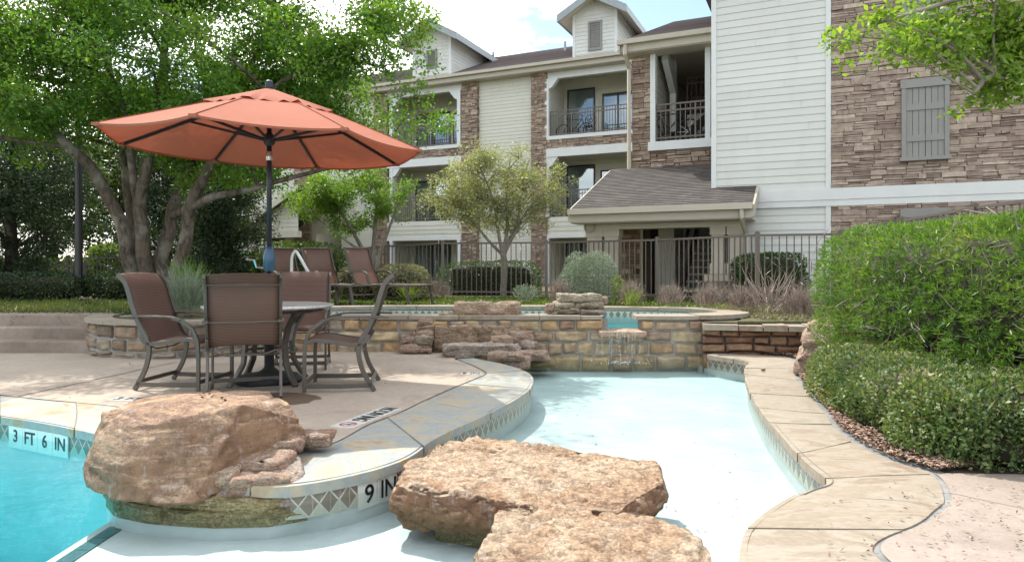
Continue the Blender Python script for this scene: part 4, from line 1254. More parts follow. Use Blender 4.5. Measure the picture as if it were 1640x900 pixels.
# rockery with the dry waterfall
gr = "rockery between deck and spa"
RK = [
 (690, 518, 765, 566, 8.72, .50, 'brown_rock', "big square brown boulder with a crack in the middle of the rockery"),
 (733, 518, 790, 560, 8.76, .45, 'brown_rock', "dark mottled boulder between the cracked one and the sloping one"),
 (756, 522, 848, 552, 8.80, .45, 'brown_rock', "long sloping ochre boulder reaching to the spa blocks"),
 (694, 508, 832, 530, 8.95, .45, 'tan_rock', "broad flat brown stone lying over the cracked boulder"),
 (667, 507, 700, 525, 8.86, .3, 'rust_rock', "small rusty stone just under the spa rim at the left of the rockery"),
 (700, 501, 745, 514, 9.0, .3, 'brown_rock', "low dark stone at the rim below the left rim boulder"),
 (663, 521, 697, 533, 8.8, .3, 'tan_rock', "pale flat stone at the left end of the rockery"),
 (656, 530, 695, 541, 8.76, .3, 'rust_rock', "thin reddish stone second from the deck at the left"),
 (640, 539, 666, 554, 8.72, .3, 'rust_rock', "small pinkish stone nearest the chairs in the rockery"),
 (662, 538, 694, 556, 8.66, .3, 'pale_rock', "grey square stone beside the cracked boulder foot"),
 (636, 552, 690, 567, 8.62, .3, 'rust_rock', "flat stained stone at the deck edge left of the rockery"),
 (784, 539, 821, 555, 8.55, .26, 'tan_rock', "loaf shaped pink stone standing before the sloping boulder"),
 (814, 530, 856, 553, 8.70, .3, 'rust_rock', "orange ended stone leaning on the spa blocks"),
 (832, 548, 862, 560, 8.60, .26, 'grey_rock', "thin grey stone below the orange ended one"),
 (704, 552, 832, 573, 8.30, .42, 'grey_rock', "long flat grey slab across the foot of the rockery"),
 (784, 566, 838, 580, 7.98, .34, 'rust_rock', "flat pale orange stone on the coping tip"),
 (816, 562, 882, 581, 8.28, .34, 'rust_rock', "long red stone above the waterline near the spa blocks"),
 (800, 574, 850, 592, 8.10, .36, 'rust_rock', "dark purple stone at the waterline behind the coping tip"),
 (842, 577, 892, 592, 8.45, .36, 'moss_stone', "wet mossy stone half under the water by the spa blocks"),
]
for k, (u0, v0, u1, v1, Y, dp_, mt, lb) in enumerate(RK):
    pix_stone(u0, v0, u1, v1, Y, dp_, mt, lb, 40 + k, "rockery_stone", gr, edge=.035, amp=.018, freq=4.5, strata=.010, smooth_it=0, facet=.026)
# boulders on the spa rim
pix_stone(724, 482, 790, 508, 9.02, .5, 'tan_rock', "long rounded pink brown boulder on the spa rim above the rockery, the left half", 70, "rim_boulder", edge=.045, amp=.02)
pix_stone(776, 484, 834, 508, 9.04, .5, 'tan_rock', "rounded tan boulder on the spa rim above the rockery, the half with the redder end", 71, "rim_boulder", edge=.045, amp=.02)
gs = "stacked stones on the spa rim"
pix_stone(893, 469, 968, 488, 9.12, .42, 'pale_rock', "large mossy pale stone on top of the stack by the notch", 73, "stacked_stone", gs, amp=.015)
pix_stone(888, 484, 924, 497, 9.08, .36, 'pale_rock', "small cream stone in the second row of the stack at its left", 74, "stacked_stone", gs, amp=.012)
pix_stone(920, 484, 970, 497, 9.08, .36, 'pale_rock', "rounded mossy stone in the second row of the stack at its right", 75, "stacked_stone", gs, amp=.012)
pix_stone(884, 494, 932, 504, 9.03, .36, 'pale_rock', "thin striped stone at the bottom of the stack at its left", 76, "stacked_stone", gs, amp=.010)
pix_stone(928, 495, 971, 505, 9.03, .36, 'grey_rock', "thin dark stone at the bottom of the stack nearest the notch", 77, "stacked_stone", gs, amp=.010)
pix_stone(873, 484, 890, 502, 9.08, .3, 'rust_rock', "upright pink stone on the rim left of the stacked stones", 78, "rim_stone", None, amp=.012)
pix_stone(958, 476, 974, 488, 9.3, .25, 'rust_rock', "small pink stone behind the top of the stack", 79, "rim_stone", None, amp=.012)
# tall boulder at the hedge
rock("boulder", [P(1272, 600, 6.95), P(1330, 602, 6.8), P(1280, 560, 7.0), P(1292, 516, 7.15), P(1318, 508, 7.3), P(1345, 512, 7.3), P(1340, 560, 6.9), P(1345, 600, 6.9),
                 P(1290, 600, 6.95) + Vector((.1, .5, 0)), P(1345, 520, 7.3) + Vector((.15, .4, 0)), P(1305, 518, 7.15) + Vector((.1, .4, 0)), P(1270, 592, 7.0)],
     'rust_rock', "upright pinkish boulder half hidden by the hedge at the end of the dry wall", edge=.05, amp=.02, freq=3, seed=90, pits=.02, facet=.05)
# tiny pebble on the coping
rock("pebble", blob_pts(G(1222, 592, .022), .026, .022, .02, random.Random(2)), 'brown_rock', "small brown pebble on the tan coping near the dry wall", edge=.015, amp=.003, freq=20, seed=4)
# loose leaf scraps on ledge, coping and deck
def litter(name, n, fn, size, label, mat='litter', seed=1):
    r = np.random.default_rng(seed)
    C = np.array([fn(r) for _ in range(n)]); D = unit(r.normal(size=(n, 3)) * (1, 1, .18)); N = unit(r.normal(size=(n, 3)) * .35 + (0, 0, 1))
    V, Q = leaf_quads(C, D, r, r.uniform(size * .5, size * 1.5, n), r.uniform(size * .25, size * .7, n), N, .3)
    return tag(np_mesh(name, V, Q, M[mat]), label, "leaf litter", kind="stuff")
def on_bed(r):
    k = r.uniform(PER * 1.2, PER * 8); i = int(k); p = outR2[i].lerp(outR2[i + 1], k - i); d = (OutR[i] - InR[i]).normalized()
    q = p + d * abs(r.normal(0, .28)); return (q.x, q.y, .012 + r.uniform(0, .02))
litter("bed_litter", 6500, on_bed, .036, "brown fallen leaves and bark chips along the planting bed")
def on_spots(r):
    while True:
        u, v = r.uniform(60, 1640), r.uniform(590, 900)
        z = .008
        p = G(u, v, z); x, y = p.x, p.y
        if r.random() < .35 and 1200 > u > 860: return (x * (CAM_H - Z_L) / (CAM_H - z), y * (CAM_H - Z_L) / (CAM_H - z), Z_L + .006)
        if (u > 1480 and v > 770) or (u < 760 and v < 640) or (u > 1300 and v > 790 and u < 1400): return (x, y, .011)
litter("scattered_scraps", 170, on_spots, .022, "few dry leaf scraps scattered over ledge floor and paving", seed=6)
o = litter("sidewalk_scraps", 100, lambda r: tuple(np.array(G(r.uniform(1420, 1640), r.uniform(770, 900), .004)) + (0, 0, .002)), .02, "dry scraps on the sunny concrete below the hedge", seed=8)
tag(rock_mesh([G(730, 556, .02) + Vector((x, y, z)) for x in (-.07, .07) for y in (-.03, .03) for z in (.0, .025)], "paper_scrap", M['litter_blue'], None, .03, .008, 9, 2), "bright blue scrap lying on the grey slab of the rockery", "litter")
# ------------------------------------------------------------------ apartment building
_n = math.hypot(2420, 1093); BC, BS = 2420 / _n, 1093 / _n
def Bw(a, b, z): return (a * BC + b * BS, -a * BS + b * BC, z)
def A(u, b):
    t = (u - 820) / F
    return b * (BC * t - BS) / (BC + BS * t)
def Z(u, v, b):
    a = A(u, b); Y = -a * BS + b * BC
    return CAM_H + (V0 - v) / F * Y
bl, be, br, bp_ = 26.85, 17.3, 14.9, 13.75
bld = empty("apartment_building", (0, 0, 0), 0, "three storey apartment building of pale lap siding and ledge stone with shingled roofs", "building")
rngb = random.Random(77)
def bbox(mb, a0, a1, b0, b1, z0, z1): mb.box(a0, a1, b0, b1, z0, z1, Bw)
def part(mb, name, mat, parent=bld, **kw): return mb.build(name, M[mat] if isinstance(mat, str) else mat, parent, **kw)
def wmap(b): return lambda s, z, d: Bw(s, b - d, z)
def siding(mb, a0, a1, z0, z1, b, exp=.15, lift=.016):
    n = max(1, round((z1 - z0) / exp))
    lap(mb, Bw(a0, b, z0), Bw(a1, b, z0), Bw(a1, b, z1), Bw(a0, b, z1), n, lift, butt=rngb)
def siding_side(mb, a, b0, b1, z0, z1, right=True, exp=.15, lift=.016):
    n = max(1, round((z1 - z0) / exp))
    if right: lap(mb, Bw(a, b0, z0), Bw(a, b1, z0), Bw(a, b1, z1), Bw(a, b0, z1), n, lift)
    else: lap(mb, Bw(a, b1, z0), Bw(a, b0, z0), Bw(a, b0, z1), Bw(a, b1, z1), n, lift)
def stone_wall(mb, a0, a1, z0, z1, b, cut=None, big=False):
    kw = dict(band=(.045, .105), length=(.10, .44), split=(1, 2), depth=(.010, .045), gap=.0035, jit=.008) if big else dict(band=(.07, .15), length=(.12, .42), split=(1, 2), depth=(.015, .06), gap=.006, jit=.008)
    stones(mb, wmap(b), a0, a1, z0, z1, rngb, cut=cut, **kw)
def railing(name, a0, a1, b, z0, h=1.02, step=.115, parent=bld):
    mb = MB()
    for zz in (z0 + .08, z0 + h - .16, z0 + h): bbox(mb, a0, a1, b - .018, b + .018, zz - .02, zz + .02)
    k = int((a1 - a0) / step)
    for i in range(k + 1):
        x = a0 + (a1 - a0) * i / k; w = .02 if i % 8 == 0 else .010
        bbox(mb, x - w, x + w, b - w, b + w, z0 + .02, z0 + h - .02)
    return part(mb, name, 'bronze', parent)
def glazed(name, a0, a1, z0, z1, b, fill, parent=bld, split=True, half=None):
    """sliding door / window standing in a back wall: frame, panes, blinds behind"""
    mb = MB(); w = .06
    bbox(mb, a0, a0 + w, b - .05, b, z0, z1); bbox(mb, a1 - w, a1, b - .05, b, z0, z1)
    bbox(mb, a0 + w, a1 - w, b - .05, b, z1 - w, z1); bbox(mb, a0 + w, a1 - w, b - .05, b, z0, z0 + w)
    m = (a0 + a1) / 2
    if split: bbox(mb, m - .04, m + .04, b - .045, b - .002, z0 + w, z1 - w)
    f = part(mb, name, 'black_metal', parent)
    mb = MB(); bbox(mb, a0 + w, a1 - w, b - .026, b - .020, z0 + w, z1 - w); part(mb, 'pane', 'glass', f)
    mb = MB(); k = 14
    for i in range(k):                         # hanging slats / curtain folds
        x0 = a0 + w + (a1 - a0 - 2 * w) * i / k; x1 = a0 + w + (a1 - a0 - 2 * w) * (i + 1) / k
        if half and not (half[0] <= (i + .5) / k <= half[1]): continue
        mb.face([Bw(x0, b + .03 + .025 * (i % 2), z0 + w), Bw(x1, b + .03 + .025 * ((i + 1) % 2), z0 + w), Bw(x1, b + .03 + .025 * ((i + 1) % 2), z1 - w), Bw(x0, b + .03 + .025 * (i % 2), z1 - w)])
    part(mb, 'blind', fill, f)
    mb = MB(); bbox(mb, a0, a1, b + .12, b + .14, z0, z1); part(mb, 'room_shade', 'dark', f)
    return f
def shutter(a0, a1, z0, z1, b, parent=bld):
    mb = MB(); w = (a1 - a0) * .1
    bbox(mb, a0, a0 + w, b - .05, b + .02, z0 + .07, z1 - .16); bbox(mb, a1 - w, a1, b - .05, b + .02, z0 + .07, z1 - .16)
    bbox(mb, a0 - .02, a1 + .02, b - .06, b + .02, z1 - .16, z1); bbox(mb, a0 - .03, a1 + .03, b - .075, b + .02, z0, z0 + .07)
    o = part(mb, 'shutter', 'shutter', parent)
    mb = MB(); k = 6; x0, x1 = a0 + w, a1 - w
    for i in range(k):
        c0, c1 = x0 + (x1 - x0) * i / k, x0 + (x1 - x0) * (i + 1) / k
        g = .004 if i != 3 else .008
        bbox(mb, c0 + g, c1 - .003, b - .022, b + .01, z0 + .07, z1 - .16)
    for fz in (.27, .72):
        zz = z0 + .07 + (z1 - z0 - .23) * fz
        bbox(mb, x0 + .003, (x0 + x1) / 2 - .003, b - .042, b - .02, zz - .06, zz + .06); bbox(mb, (x0 + x1) / 2 + .003, x1 - .003, b - .042, b - .02, zz - .06, zz + .06)
    part(mb, 'board_panel', 'shutter', o)
    mb = MB(); bbox(mb, x0, x1, b + .011, b + .02, z0 + .07, z1 - .16); part(mb, 'backing', 'joint_dark', o)
    return o

# ---------------- left wing
aL = lambda u: A(u, bl)
z3, z2, z1f = 6.55, 3.22, .42
sid, sto, trm, jnt, crm = MB(), MB(), MB(), MB(), MB()
a_l = A(330, bl); a_r = aL(1013) + .4
def zf(u, v): return Z(u, v, bl)
Z_SOF = 9.42
z_b2t, z_b2b = 6.05, 5.70               # white beam over the second floor openings
z_b1t, z_b1b = 3.19, 2.42               # sided band under the second floor
# siding panels
for (u0, u1) in ((767, 853), (560, 603)):
    siding(sid, aL(u0), aL(u1), z1f - .1, Z_SOF - .06, bl)
siding(sid, a_l, aL(475), z1f - .1, Z_SOF - .06, bl)
# piers
for (u0, u1) in ((742, 767), (853, 878), (603, 622), (475, 500)):
    stone_wall(sto, aL(u0), aL(u1), z1f - .1, Z_SOF - .08, bl - .16)
    bbox(jnt, aL(u0) + .01, aL(u1) - .01, bl - .155, bl + .12, z1f - .1, Z_SOF - .08)
    stones(sto, lambda s, z, d, a=aL(u1): Bw(a + d, bl - .16 + s, z), 0, .26, z1f - .1, Z_SOF - .08, rngb, band=(.12, .24), length=(.13, .26), depth=(.0, .03), gap=.006)
D = 1.85                                  # depth of the balconies
bays = [(622, 742, 632, 735), (878, 1013, 881, 1016)]
for bi, (u0, u1, o0, o1) in enumerate(bays):
    trm, crm = MB(), MB()
    a0, a1 = aL(u0), aL(u1) if bi == 0 else a_r
    p0, p1 = aL(o0), aL(o1) if bi == 0 else a_r
    # top beam with chamfered brackets
    bbox(trm, a0, a1, bl - .12, bl + .10, Z_SOF - .45, Z_SOF - .02)
    # third floor edge: sill trim, stone band, white beam
    bbox(trm, a0 - .02, a1, bl - .20, bl + .10, z3 - .13, z3 + .02)
    stone_wall(sto, a0, a1, z_b2t, z3 - .13, bl - .13)
    bbox(jnt, a0, a1, bl - .125, bl + .10, z_b2t, z3 - .14)
    bbox(trm, a0 - .02, a1, bl - .20, bl + .10, z_b2b, z_b2t)
    # second floor edge: siding band
    n_ = 4
    lap(sid, Bw(a0, bl - .10, z_b1b), Bw(a1, bl - .10, z_b1b), Bw(a1, bl - .10, z_b1t), Bw(a0, bl - .10, z_b1t), n_, .02)
    bbox(crm, a0, a1, bl - .09, bl + .10, z_b1b, z_b1t)
    bbox(trm, a0 - .02, a1, bl - .16, bl - .095, z_b1b - .10, z_b1b + .04)
    # posts
    for (zz0, zz1, bk_) in ((z3 + .02, Z_SOF - .45, .2), (z_b1t, z_b2b, .2), (z1f - .1, z_b1b - .1, .2)):
        for px, sg in (((p0, 1), (p1, -1)) if bi == 0 else ((p0, 1),)):
            bbox(trm, min(px, px - sg * .17), max(px, px - sg * .17), bl - .185, bl + .06, zz0, zz1)
            if zz1 > 5.0:
                h = .42                    # chamfer at the head of the opening
                trm.hexa([Bw(px, bl - .17, zz1 - h), Bw(px + sg * .14, bl - .17, zz1 - .16 - h * .45), Bw(px + sg * .14, bl + .05, zz1 - .16 - h * .45), Bw(px, bl + .05, zz1 - h),
                          Bw(px, bl - .17, zz1), Bw(px + sg * h, bl - .17, zz1), Bw(px + sg * h, bl + .05, zz1), Bw(px, bl + .05, zz1)])
    # floors, ceilings, back and side walls of the recesses
    for (zf0, zf1) in ((z3, Z_SOF), (z2, z_b2b + .1), (z1f, z_b1b)):
        mbs = MB(); bbox(mbs, a0, a1, bl + .1, bl + D, zf0 - .12, zf0); part(mbs, 'balcony_floor', 'cream')
        mbs = MB(); bbox(mbs, a0, a1, bl + .1, bl + D, zf1 - .02, zf1 + .06); part(mbs, 'balcony_ceiling', 'cream')
        siding(sid, a0 + .02, a1 - .02, zf0, zf1, bl + D, .2, .012)
        siding_side(sid, a0 + .05, bl + .1, bl + D, zf0, zf1, True, .18, .012)
        siding_side(sid, a1 - .03, bl + .1, bl + D, zf0, zf1, False, .18, .012)
    for lv, zz in enumerate((z3, z2)):
        railing('balcony_railing', p0 + .03, p1 - .05, bl - .02, zz + .02, 1.06)
    part(trm, 'white_trim', 'trim'); part(crm, 'cream_trim', 'cream')
part(sid, 'lap_siding', 'siding_cream')
part(sto, 'stone_veneer', 'ledge'); part(jnt, 'stone_backing', 'joint_dark')
bd = bl + D - .03
def Ab(u): return A(u, bd)
def Zb(u, v): return Z(u, v, bd)
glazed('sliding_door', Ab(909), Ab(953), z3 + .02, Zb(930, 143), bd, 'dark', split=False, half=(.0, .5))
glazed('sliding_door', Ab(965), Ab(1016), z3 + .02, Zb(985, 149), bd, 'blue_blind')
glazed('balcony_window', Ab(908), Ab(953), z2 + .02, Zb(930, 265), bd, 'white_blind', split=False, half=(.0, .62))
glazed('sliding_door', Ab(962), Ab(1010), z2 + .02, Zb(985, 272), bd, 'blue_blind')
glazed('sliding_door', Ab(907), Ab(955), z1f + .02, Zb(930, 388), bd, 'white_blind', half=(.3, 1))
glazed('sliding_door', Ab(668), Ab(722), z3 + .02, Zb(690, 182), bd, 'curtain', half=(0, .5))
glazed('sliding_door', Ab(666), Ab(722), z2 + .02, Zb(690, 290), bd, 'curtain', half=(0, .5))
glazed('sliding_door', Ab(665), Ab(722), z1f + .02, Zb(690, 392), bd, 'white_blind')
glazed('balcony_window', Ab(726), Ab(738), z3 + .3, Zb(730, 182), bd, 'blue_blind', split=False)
glazed('upper_window', A(392, bl - .03), A(424, bl - .03), 5.8, 7.4, bl - .03, 'dark', split=False)
# garage-like dark entries and the gabled porch at the far left
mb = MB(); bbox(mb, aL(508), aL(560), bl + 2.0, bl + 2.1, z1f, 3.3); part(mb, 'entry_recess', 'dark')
mb = MB()
bbox(mb, aL(500), aL(508), bl - .06, bl + .1, z1f, 3.4); bbox(mb, aL(500), aL(560), bl - .04, bl + .1, 2.75, 3.4); bbox(mb, aL(500), aL(508), bl + .1, bl + 2, z1f, 3.4)
part(mb, 'entry_trim', 'cream')
mb = MB(); siding(mb, aL(500), aL(560), 3.4, Z_SOF - .06, bl); siding(mb, aL(547), aL(560), z1f, 2.75, bl, .15); part(mb, 'lap_siding', 'siding_cream')
gb = bl - 3.2
gp = MB()
ga0, ga1 = A(388, gb), A(478, gb)
gx0 = ga0 - (ga1 - ga0) * 1.0
apx = ga1 + .2
# sided gable: rises from left to right as seen
zl, zr_ = Z(400, 372, gb), Z(470, 310, gb)
n_ = 9
for k in range(n_):
    z0_, z1_ = zl + (zr_ - zl) * k / n_, zl + (zr_ - zl) * (k + 1) / n_
    x0_ = ga0 + (ga1 - ga0) * k / n_; x1_ = ga0 + (ga1 - ga0) * (k + 1) / n_
    gp.face([Bw(x0_, gb - .016, z0_), Bw(ga1, gb - .016, z0_), Bw(ga1, gb, z1_), Bw(x1_, gb, z1_)])
    gp.face([Bw(x0_, gb, z0_), Bw(ga1, gb, z0_), Bw(ga1, gb - .016, z0_), Bw(x0_, gb - .016, z0_)])
g_o = part(gp, 'gable_siding', 'siding_cream')
mb = MB()
def slab_roof(mb, p, q, b0, b1, th=.10):
    mb.hexa([Bw(p[0], b0, p[1] - th), Bw(q[0], b0, q[1] - th), Bw(q[0], b1, q[1] - th), Bw(p[0], b1, p[1] - th), Bw(p[0], b0, p[1]), Bw(q[0], b0, q[1]), Bw(q[0], b1, q[1]), Bw(p[0], b1, p[1])])
sl = (zr_ - zl) / (ga1 - ga0)
slab_roof(mb, (ga0 - .7, zl - .7 * sl + .12), (ga1 + .35, zr_ + .35 * sl + .12), gb - .45, bl)
part(mb, 'porch_roof', 'shingle')
mb = MB(); slab_roof(mb, (ga0 - .72, zl - .72 * sl + .13), (ga1 + .37, zr_ + .37 * sl + .13), gb - .50, gb - .44, .26)
bbox(mb, ga0 - .5, ga1, gb - .05, gb + .2, zl - .28, zl); bbox(mb, A(398, gb), A(410, gb), gb - .1, gb + .15, z1f, zl - .28)
part(mb, 'porch_trim', 'cream')
# roof of the left wing
ev = bl - .55; rb = bl + 5.3; pit = .42
z_ev = 9.56; zr = z_ev + pit * (rb - ev)
mb = MB(); lap(mb, Bw(a_l, ev, z_ev), Bw(a_r + 1.5, ev, z_ev), Bw(a_r + 1.5, rb, zr), Bw(a_l, rb, zr), 36, .02)
mb.face([Bw(a_r + 1.5, rb, zr), Bw(a_l, rb, zr), Bw(a_l, rb + 6, zr - 2.4), Bw(a_r + 1.5, rb + 6, zr - 2.4)])
bbox(mb, a_l, a_r + 1.5, rb - .08, rb + .08, zr - .03, zr + .03)
part(mb, 'roof', 'shingle_far')
mb = MB(); bbox(mb, a_l, a_r + .1, ev - .13, ev + .01, z_ev - .11, z_ev + .015); g_ = part(mb, 'gutter', 'gutter')
mb = MB(); bbox(mb, a_l, a_r + .1, ev + .012, ev + .05, z_ev - .30, z_ev - .02); bbox(mb, a_l, a_r + .1, ev + .05, bl + .1, z_ev - .32, z_ev - .29); part(mb, 'eave_board', 'gutter')
mb = MB()
for u in (905, 790): mb.tube([Bw(A(u, bl + 4), bl + 4, zr - .9), Bw(A(u, bl + 4), bl + 4, zr - .12)], .06, 8)
part(mb, 'roof_vent', 'fascia')
# dormers
def dormer(uc0, uc1, bd_=bl - .05, zc=11.62, sh=True, u_sh=None):
    w0, w1 = A(uc0, bd_), A(uc1, bd_); m = (w0 + w1) / 2; hw = (w1 - w0) / 2; ov = .5; p = .56
    zb = z_ev + .12
    ze = zc
    mb = MB()
    siding(mb, w0 + .1, w1 - .1, zb, ze, bd_)
    k = 6
    for i in range(k):
        f0, f1 = i / k, (i + 1) / k
        z0_, z1_ = ze + hw * p * f0, ze + hw * p * f1
        mb.face([Bw(w0 + hw * f0, bd_ - .016, z0_), Bw(w1 - hw * f0, bd_ - .016, z0_), Bw(w1 - hw * f1, bd_, z1_), Bw(w0 + hw * f1, bd_, z1_)])
        mb.face([Bw(w0 + hw * f0, bd_, z0_), Bw(w1 - hw * f0, bd_, z0_), Bw(w1 - hw * f0, bd_ - .016, z0_), Bw(w0 + hw * f0, bd_ - .016, z0_)])
    bend = bd_ + (ze + hw * p - z_ev) / pit + .5
    siding_side(mb, w1, bd_, bend, zb, ze + .1, True); siding_side(mb, w0, bd_, bend, zb, ze + .1, False)
    d = part(mb, 'dormer', 'siding')
    for x in (w0 - .02, w1 - .1):
        mb = MB(); bbox(mb, x, x + .12, bd_ - .03, bd_ + .02, zb, ze + .02); part(mb, 'corner_trim', 'trim', d)
    mb = MB(); fo = bd_ - .5
    for sg in (-1, 1):
        e0 = (m + sg * (hw + ov), ze - ov * p + .02); t0 = (m, ze + hw * p + .02 + .0)
        lap(mb, *( [Bw(e0[0], bend + 2, e0[1] + .15), Bw(e0[0], fo, e0[1] + .15), Bw(t0[0], fo, t0[1] + .15), Bw(t0[0], bend + 2, t0[1] + .15)] if sg < 0 else [Bw(e0[0], fo, e0[1] + .15), Bw(e0[0], bend + 2, e0[1] + .15), Bw(t0[0], bend + 2, t0[1] + .15), Bw(t0[0], fo, t0[1] + .15)]), 9, .012)
    part(mb, 'dormer_roof', 'shingle', d)
    mb = MB()
    for sg in (-1, 1):
        x0_, x1_ = m + sg * (hw + ov + .02), m
        zz0, zz1 = ze - (ov + .02) * p + .02, ze + hw * p + .02
        q = [(x0_, zz0 - .16), (x1_, zz1 - .16 if True else 0), (x1_, zz1 + .145), (x0_, zz0 + .145)]
        if sg > 0: q = [q[1], q[0], q[3], q[2]]
        mb.hexa([Bw(q[0][0], fo - .05, q[0][1]), Bw(q[1][0], fo - .05, q[1][1]), Bw(q[1][0], fo + .0, q[1][1]), Bw(q[0][0], fo + .0, q[0][1]),
                 Bw(q[3][0], fo - .05, q[3][1]), Bw(q[2][0], fo - .05, q[2][1]), Bw(q[2][0], fo + .0, q[2][1]), Bw(q[3][0], fo + .0, q[3][1])])
        # eave board running back and soffit
        xe = m + sg * (hw + ov)
        bbox(mb, min(xe, xe + sg * .03), max(xe, xe + sg * .03), fo, bend, zz0 - .13, zz0 + .13)
    part(mb, 'rake_board', 'fascia', d)
    mb = MB()
    for sg in (-1, 1):
        xe = m + sg * (hw + ov - .01); zz0 = ze - ov * p - .06
        mb.face([Bw(xe, fo + .01, zz0), Bw(m, fo + .01, ze + hw * p - .06), Bw(m, bend, ze + hw * p - .06), Bw(xe, bend, zz0)])
    part(mb, 'soffit', 'cream', d)
    if sh:
        s0, s1 = A(u_sh[0], bd_ - .03), A(u_sh[1], bd_ - .03)
        mb = MB(); z0_, z1_ = Z(u_sh[0], u_sh[3], bd_), Z(u_sh[0], u_sh[2], bd_)
        bbox(mb, s0, s0 + .08, bd_ - .06, bd_, z0_, z1_); bbox(mb, s1 - .08, s1, bd_ - .06, bd_, z0_, z1_); bbox(mb, s0 + .08, s1 - .08, bd_ - .06, bd_, z1_ - .08, z1_); bbox(mb, s0 + .08, s1 - .08, bd_ - .06, bd_, z0_, z0_ + .08)
        f = part(mb, 'shutter', 'shutter', d)
        mb = MB(); k = 14
        for i in range(k):
            zz = z0_ + .08 + (z1_ - z0_ - .16) * i / k
            mb.face([Bw(s0 + .08, bd_ - .045, zz), Bw(s1 - .08, bd_ - .045, zz), Bw(s1 - .08, bd_ - .015, zz + (z1_ - z0_ - .16) / k), Bw(s0 + .08, bd_ - .015, zz + (z1_ - z0_ - .16) / k)])
        part(mb, 'louvre_panel', 'shutter', f)
dormer(918, 988, zc=11.55, u_sh=(942, 964, 36, 83))
dormer(662, 722, zc=11.55, u_sh=(683, 700, 82, 112))

# ---------------- entry wing with the open stair
ae = lambda u: A(u, be)
e0, e1 = ae(1014), ae(1150)
o0, o1 = ae(1043), ae(1139)
ze_t, ze_b = Z(1090, 62, be), Z(1090, 240, be)
zo_t, zo_b = Z(1090, 68, be), Z(1090, 226, be)
zroof_j = 2.2
sto, jnt, trm = MB(), MB(), MB()
stone_wall(sto, e0, o0, zroof_j, ze_t, be - .06); stone_wall(sto, o1 - .02, e1, zroof_j, ze_t, be - .06); stone_wall(sto, o0, o1 - .02, zroof_j, ze_b, be - .06)
bbox(jnt, e0 + .01, o0 - .01, be - .055, be + .15, zroof_j - 2, ze_t); bbox(jnt, o1, e1, be - .055, be + .15, zroof_j - 2, ze_t); bbox(jnt, o0 - .01, o1, be - .055, be + .15, 3.0, ze_b)
stones(sto, lambda s, z, d: Bw(e0 - d, be + .2 - s, z), 0, .26, zroof_j, ze_t, rngb, band=(.12, .24), length=(.13, .26), depth=(.0, .03), gap=.006)
w = .13
bbox(trm, o0, o0 + w, be - .13, be + .12, zo_b, zo_t + .1); bbox(trm, o1 - w, o1, be - .13, be + .12, zo_b, zo_t + .1)
bbox(trm, o0 - .05, o1 + .05, be - .16, be + .14, ze_b, zo_b)
part(sto, 'stone_veneer', 'ledge'); part(jnt, 'stone_backing', 'joint_dark'); part(trm, 'white_trim', 'trim')
railing('landing_railing', o0 + w, o1 - w, be - .03, zo_b + .02, .92)
mb = MB()                                    # landing interior
bbox(mb, o0 - .1, o1 + 2, be + .12, be + 6, zo_b - .15, zo_b); bbox(mb, o0 - .1, o1 + 2, be + 6, be + 6.1, zo_b - .1, ze_t)
bbox(mb, o1 + 1.6, o1 + 1.7, be + .12, be + 6, zo_b - .1, zo_t + .2); bbox(mb, e0 + .3, o1 + 1.8, be + .16, be + 6, ze_t - .02, ze_t + .05); bbox(mb, e0 + .3, e0 + .4, be + .2, be + 6, zo_b - .1, ze_t)
part(mb, 'landing_walls', 'taupe')
mb = MB()
siding_side(mb, o0 + .02, be + .14, be + 2.2, zo_b, ze_t - .02, True, .16)
part(mb, 'landing_siding', 'siding_cream')
mb = MB(); ca = o0 + .16; bbox(mb, ca, ca + .16, be + 1.55, be + 1.75, zo_b + .55, ze_t - .03)
mb.hexa([Bw(ca, be + .5, ze_t - .35), Bw(ca + .16, be + .5, ze_t - .35), Bw(ca + .16, be + 1.6, ze_t - 1.0), Bw(ca, be + 1.6, ze_t - 1.0), Bw(ca, be + .5, ze_t - .04), Bw(ca + .16, be + .5, ze_t - .04), Bw(ca + .16, be + 1.75, ze_t - .5), Bw(ca, be + 1.75, ze_t - .5)])
part(mb, 'landing_post', 'trim')
railing('inner_railing', o0 + .45, o1 - .15, be + 2.6, zo_b + 1.25, 1.0)
mb = MB(); bbox(mb, o0 + .45, o1, be + 2.55, be + 2.75, zo_b + .65, zo_b + 1.2); part(mb, 'inner_landing_edge', 'siding_cream')
mb = MB()
mb.strip([Bw(o1 - 1.0, be + .6, zo_b), Bw(o1 - .2, be + 2.6, zo_b + 1.3)], .05, .28, (BC, -BS, 0)); mb.strip([Bw(o1 - .45, be + .5, zo_b), Bw(o1 + .3, be + 2.6, zo_b + 1.3)], .05, .28, (BC, -BS, 0))
part(mb, 'upper_stair', 'bronze')
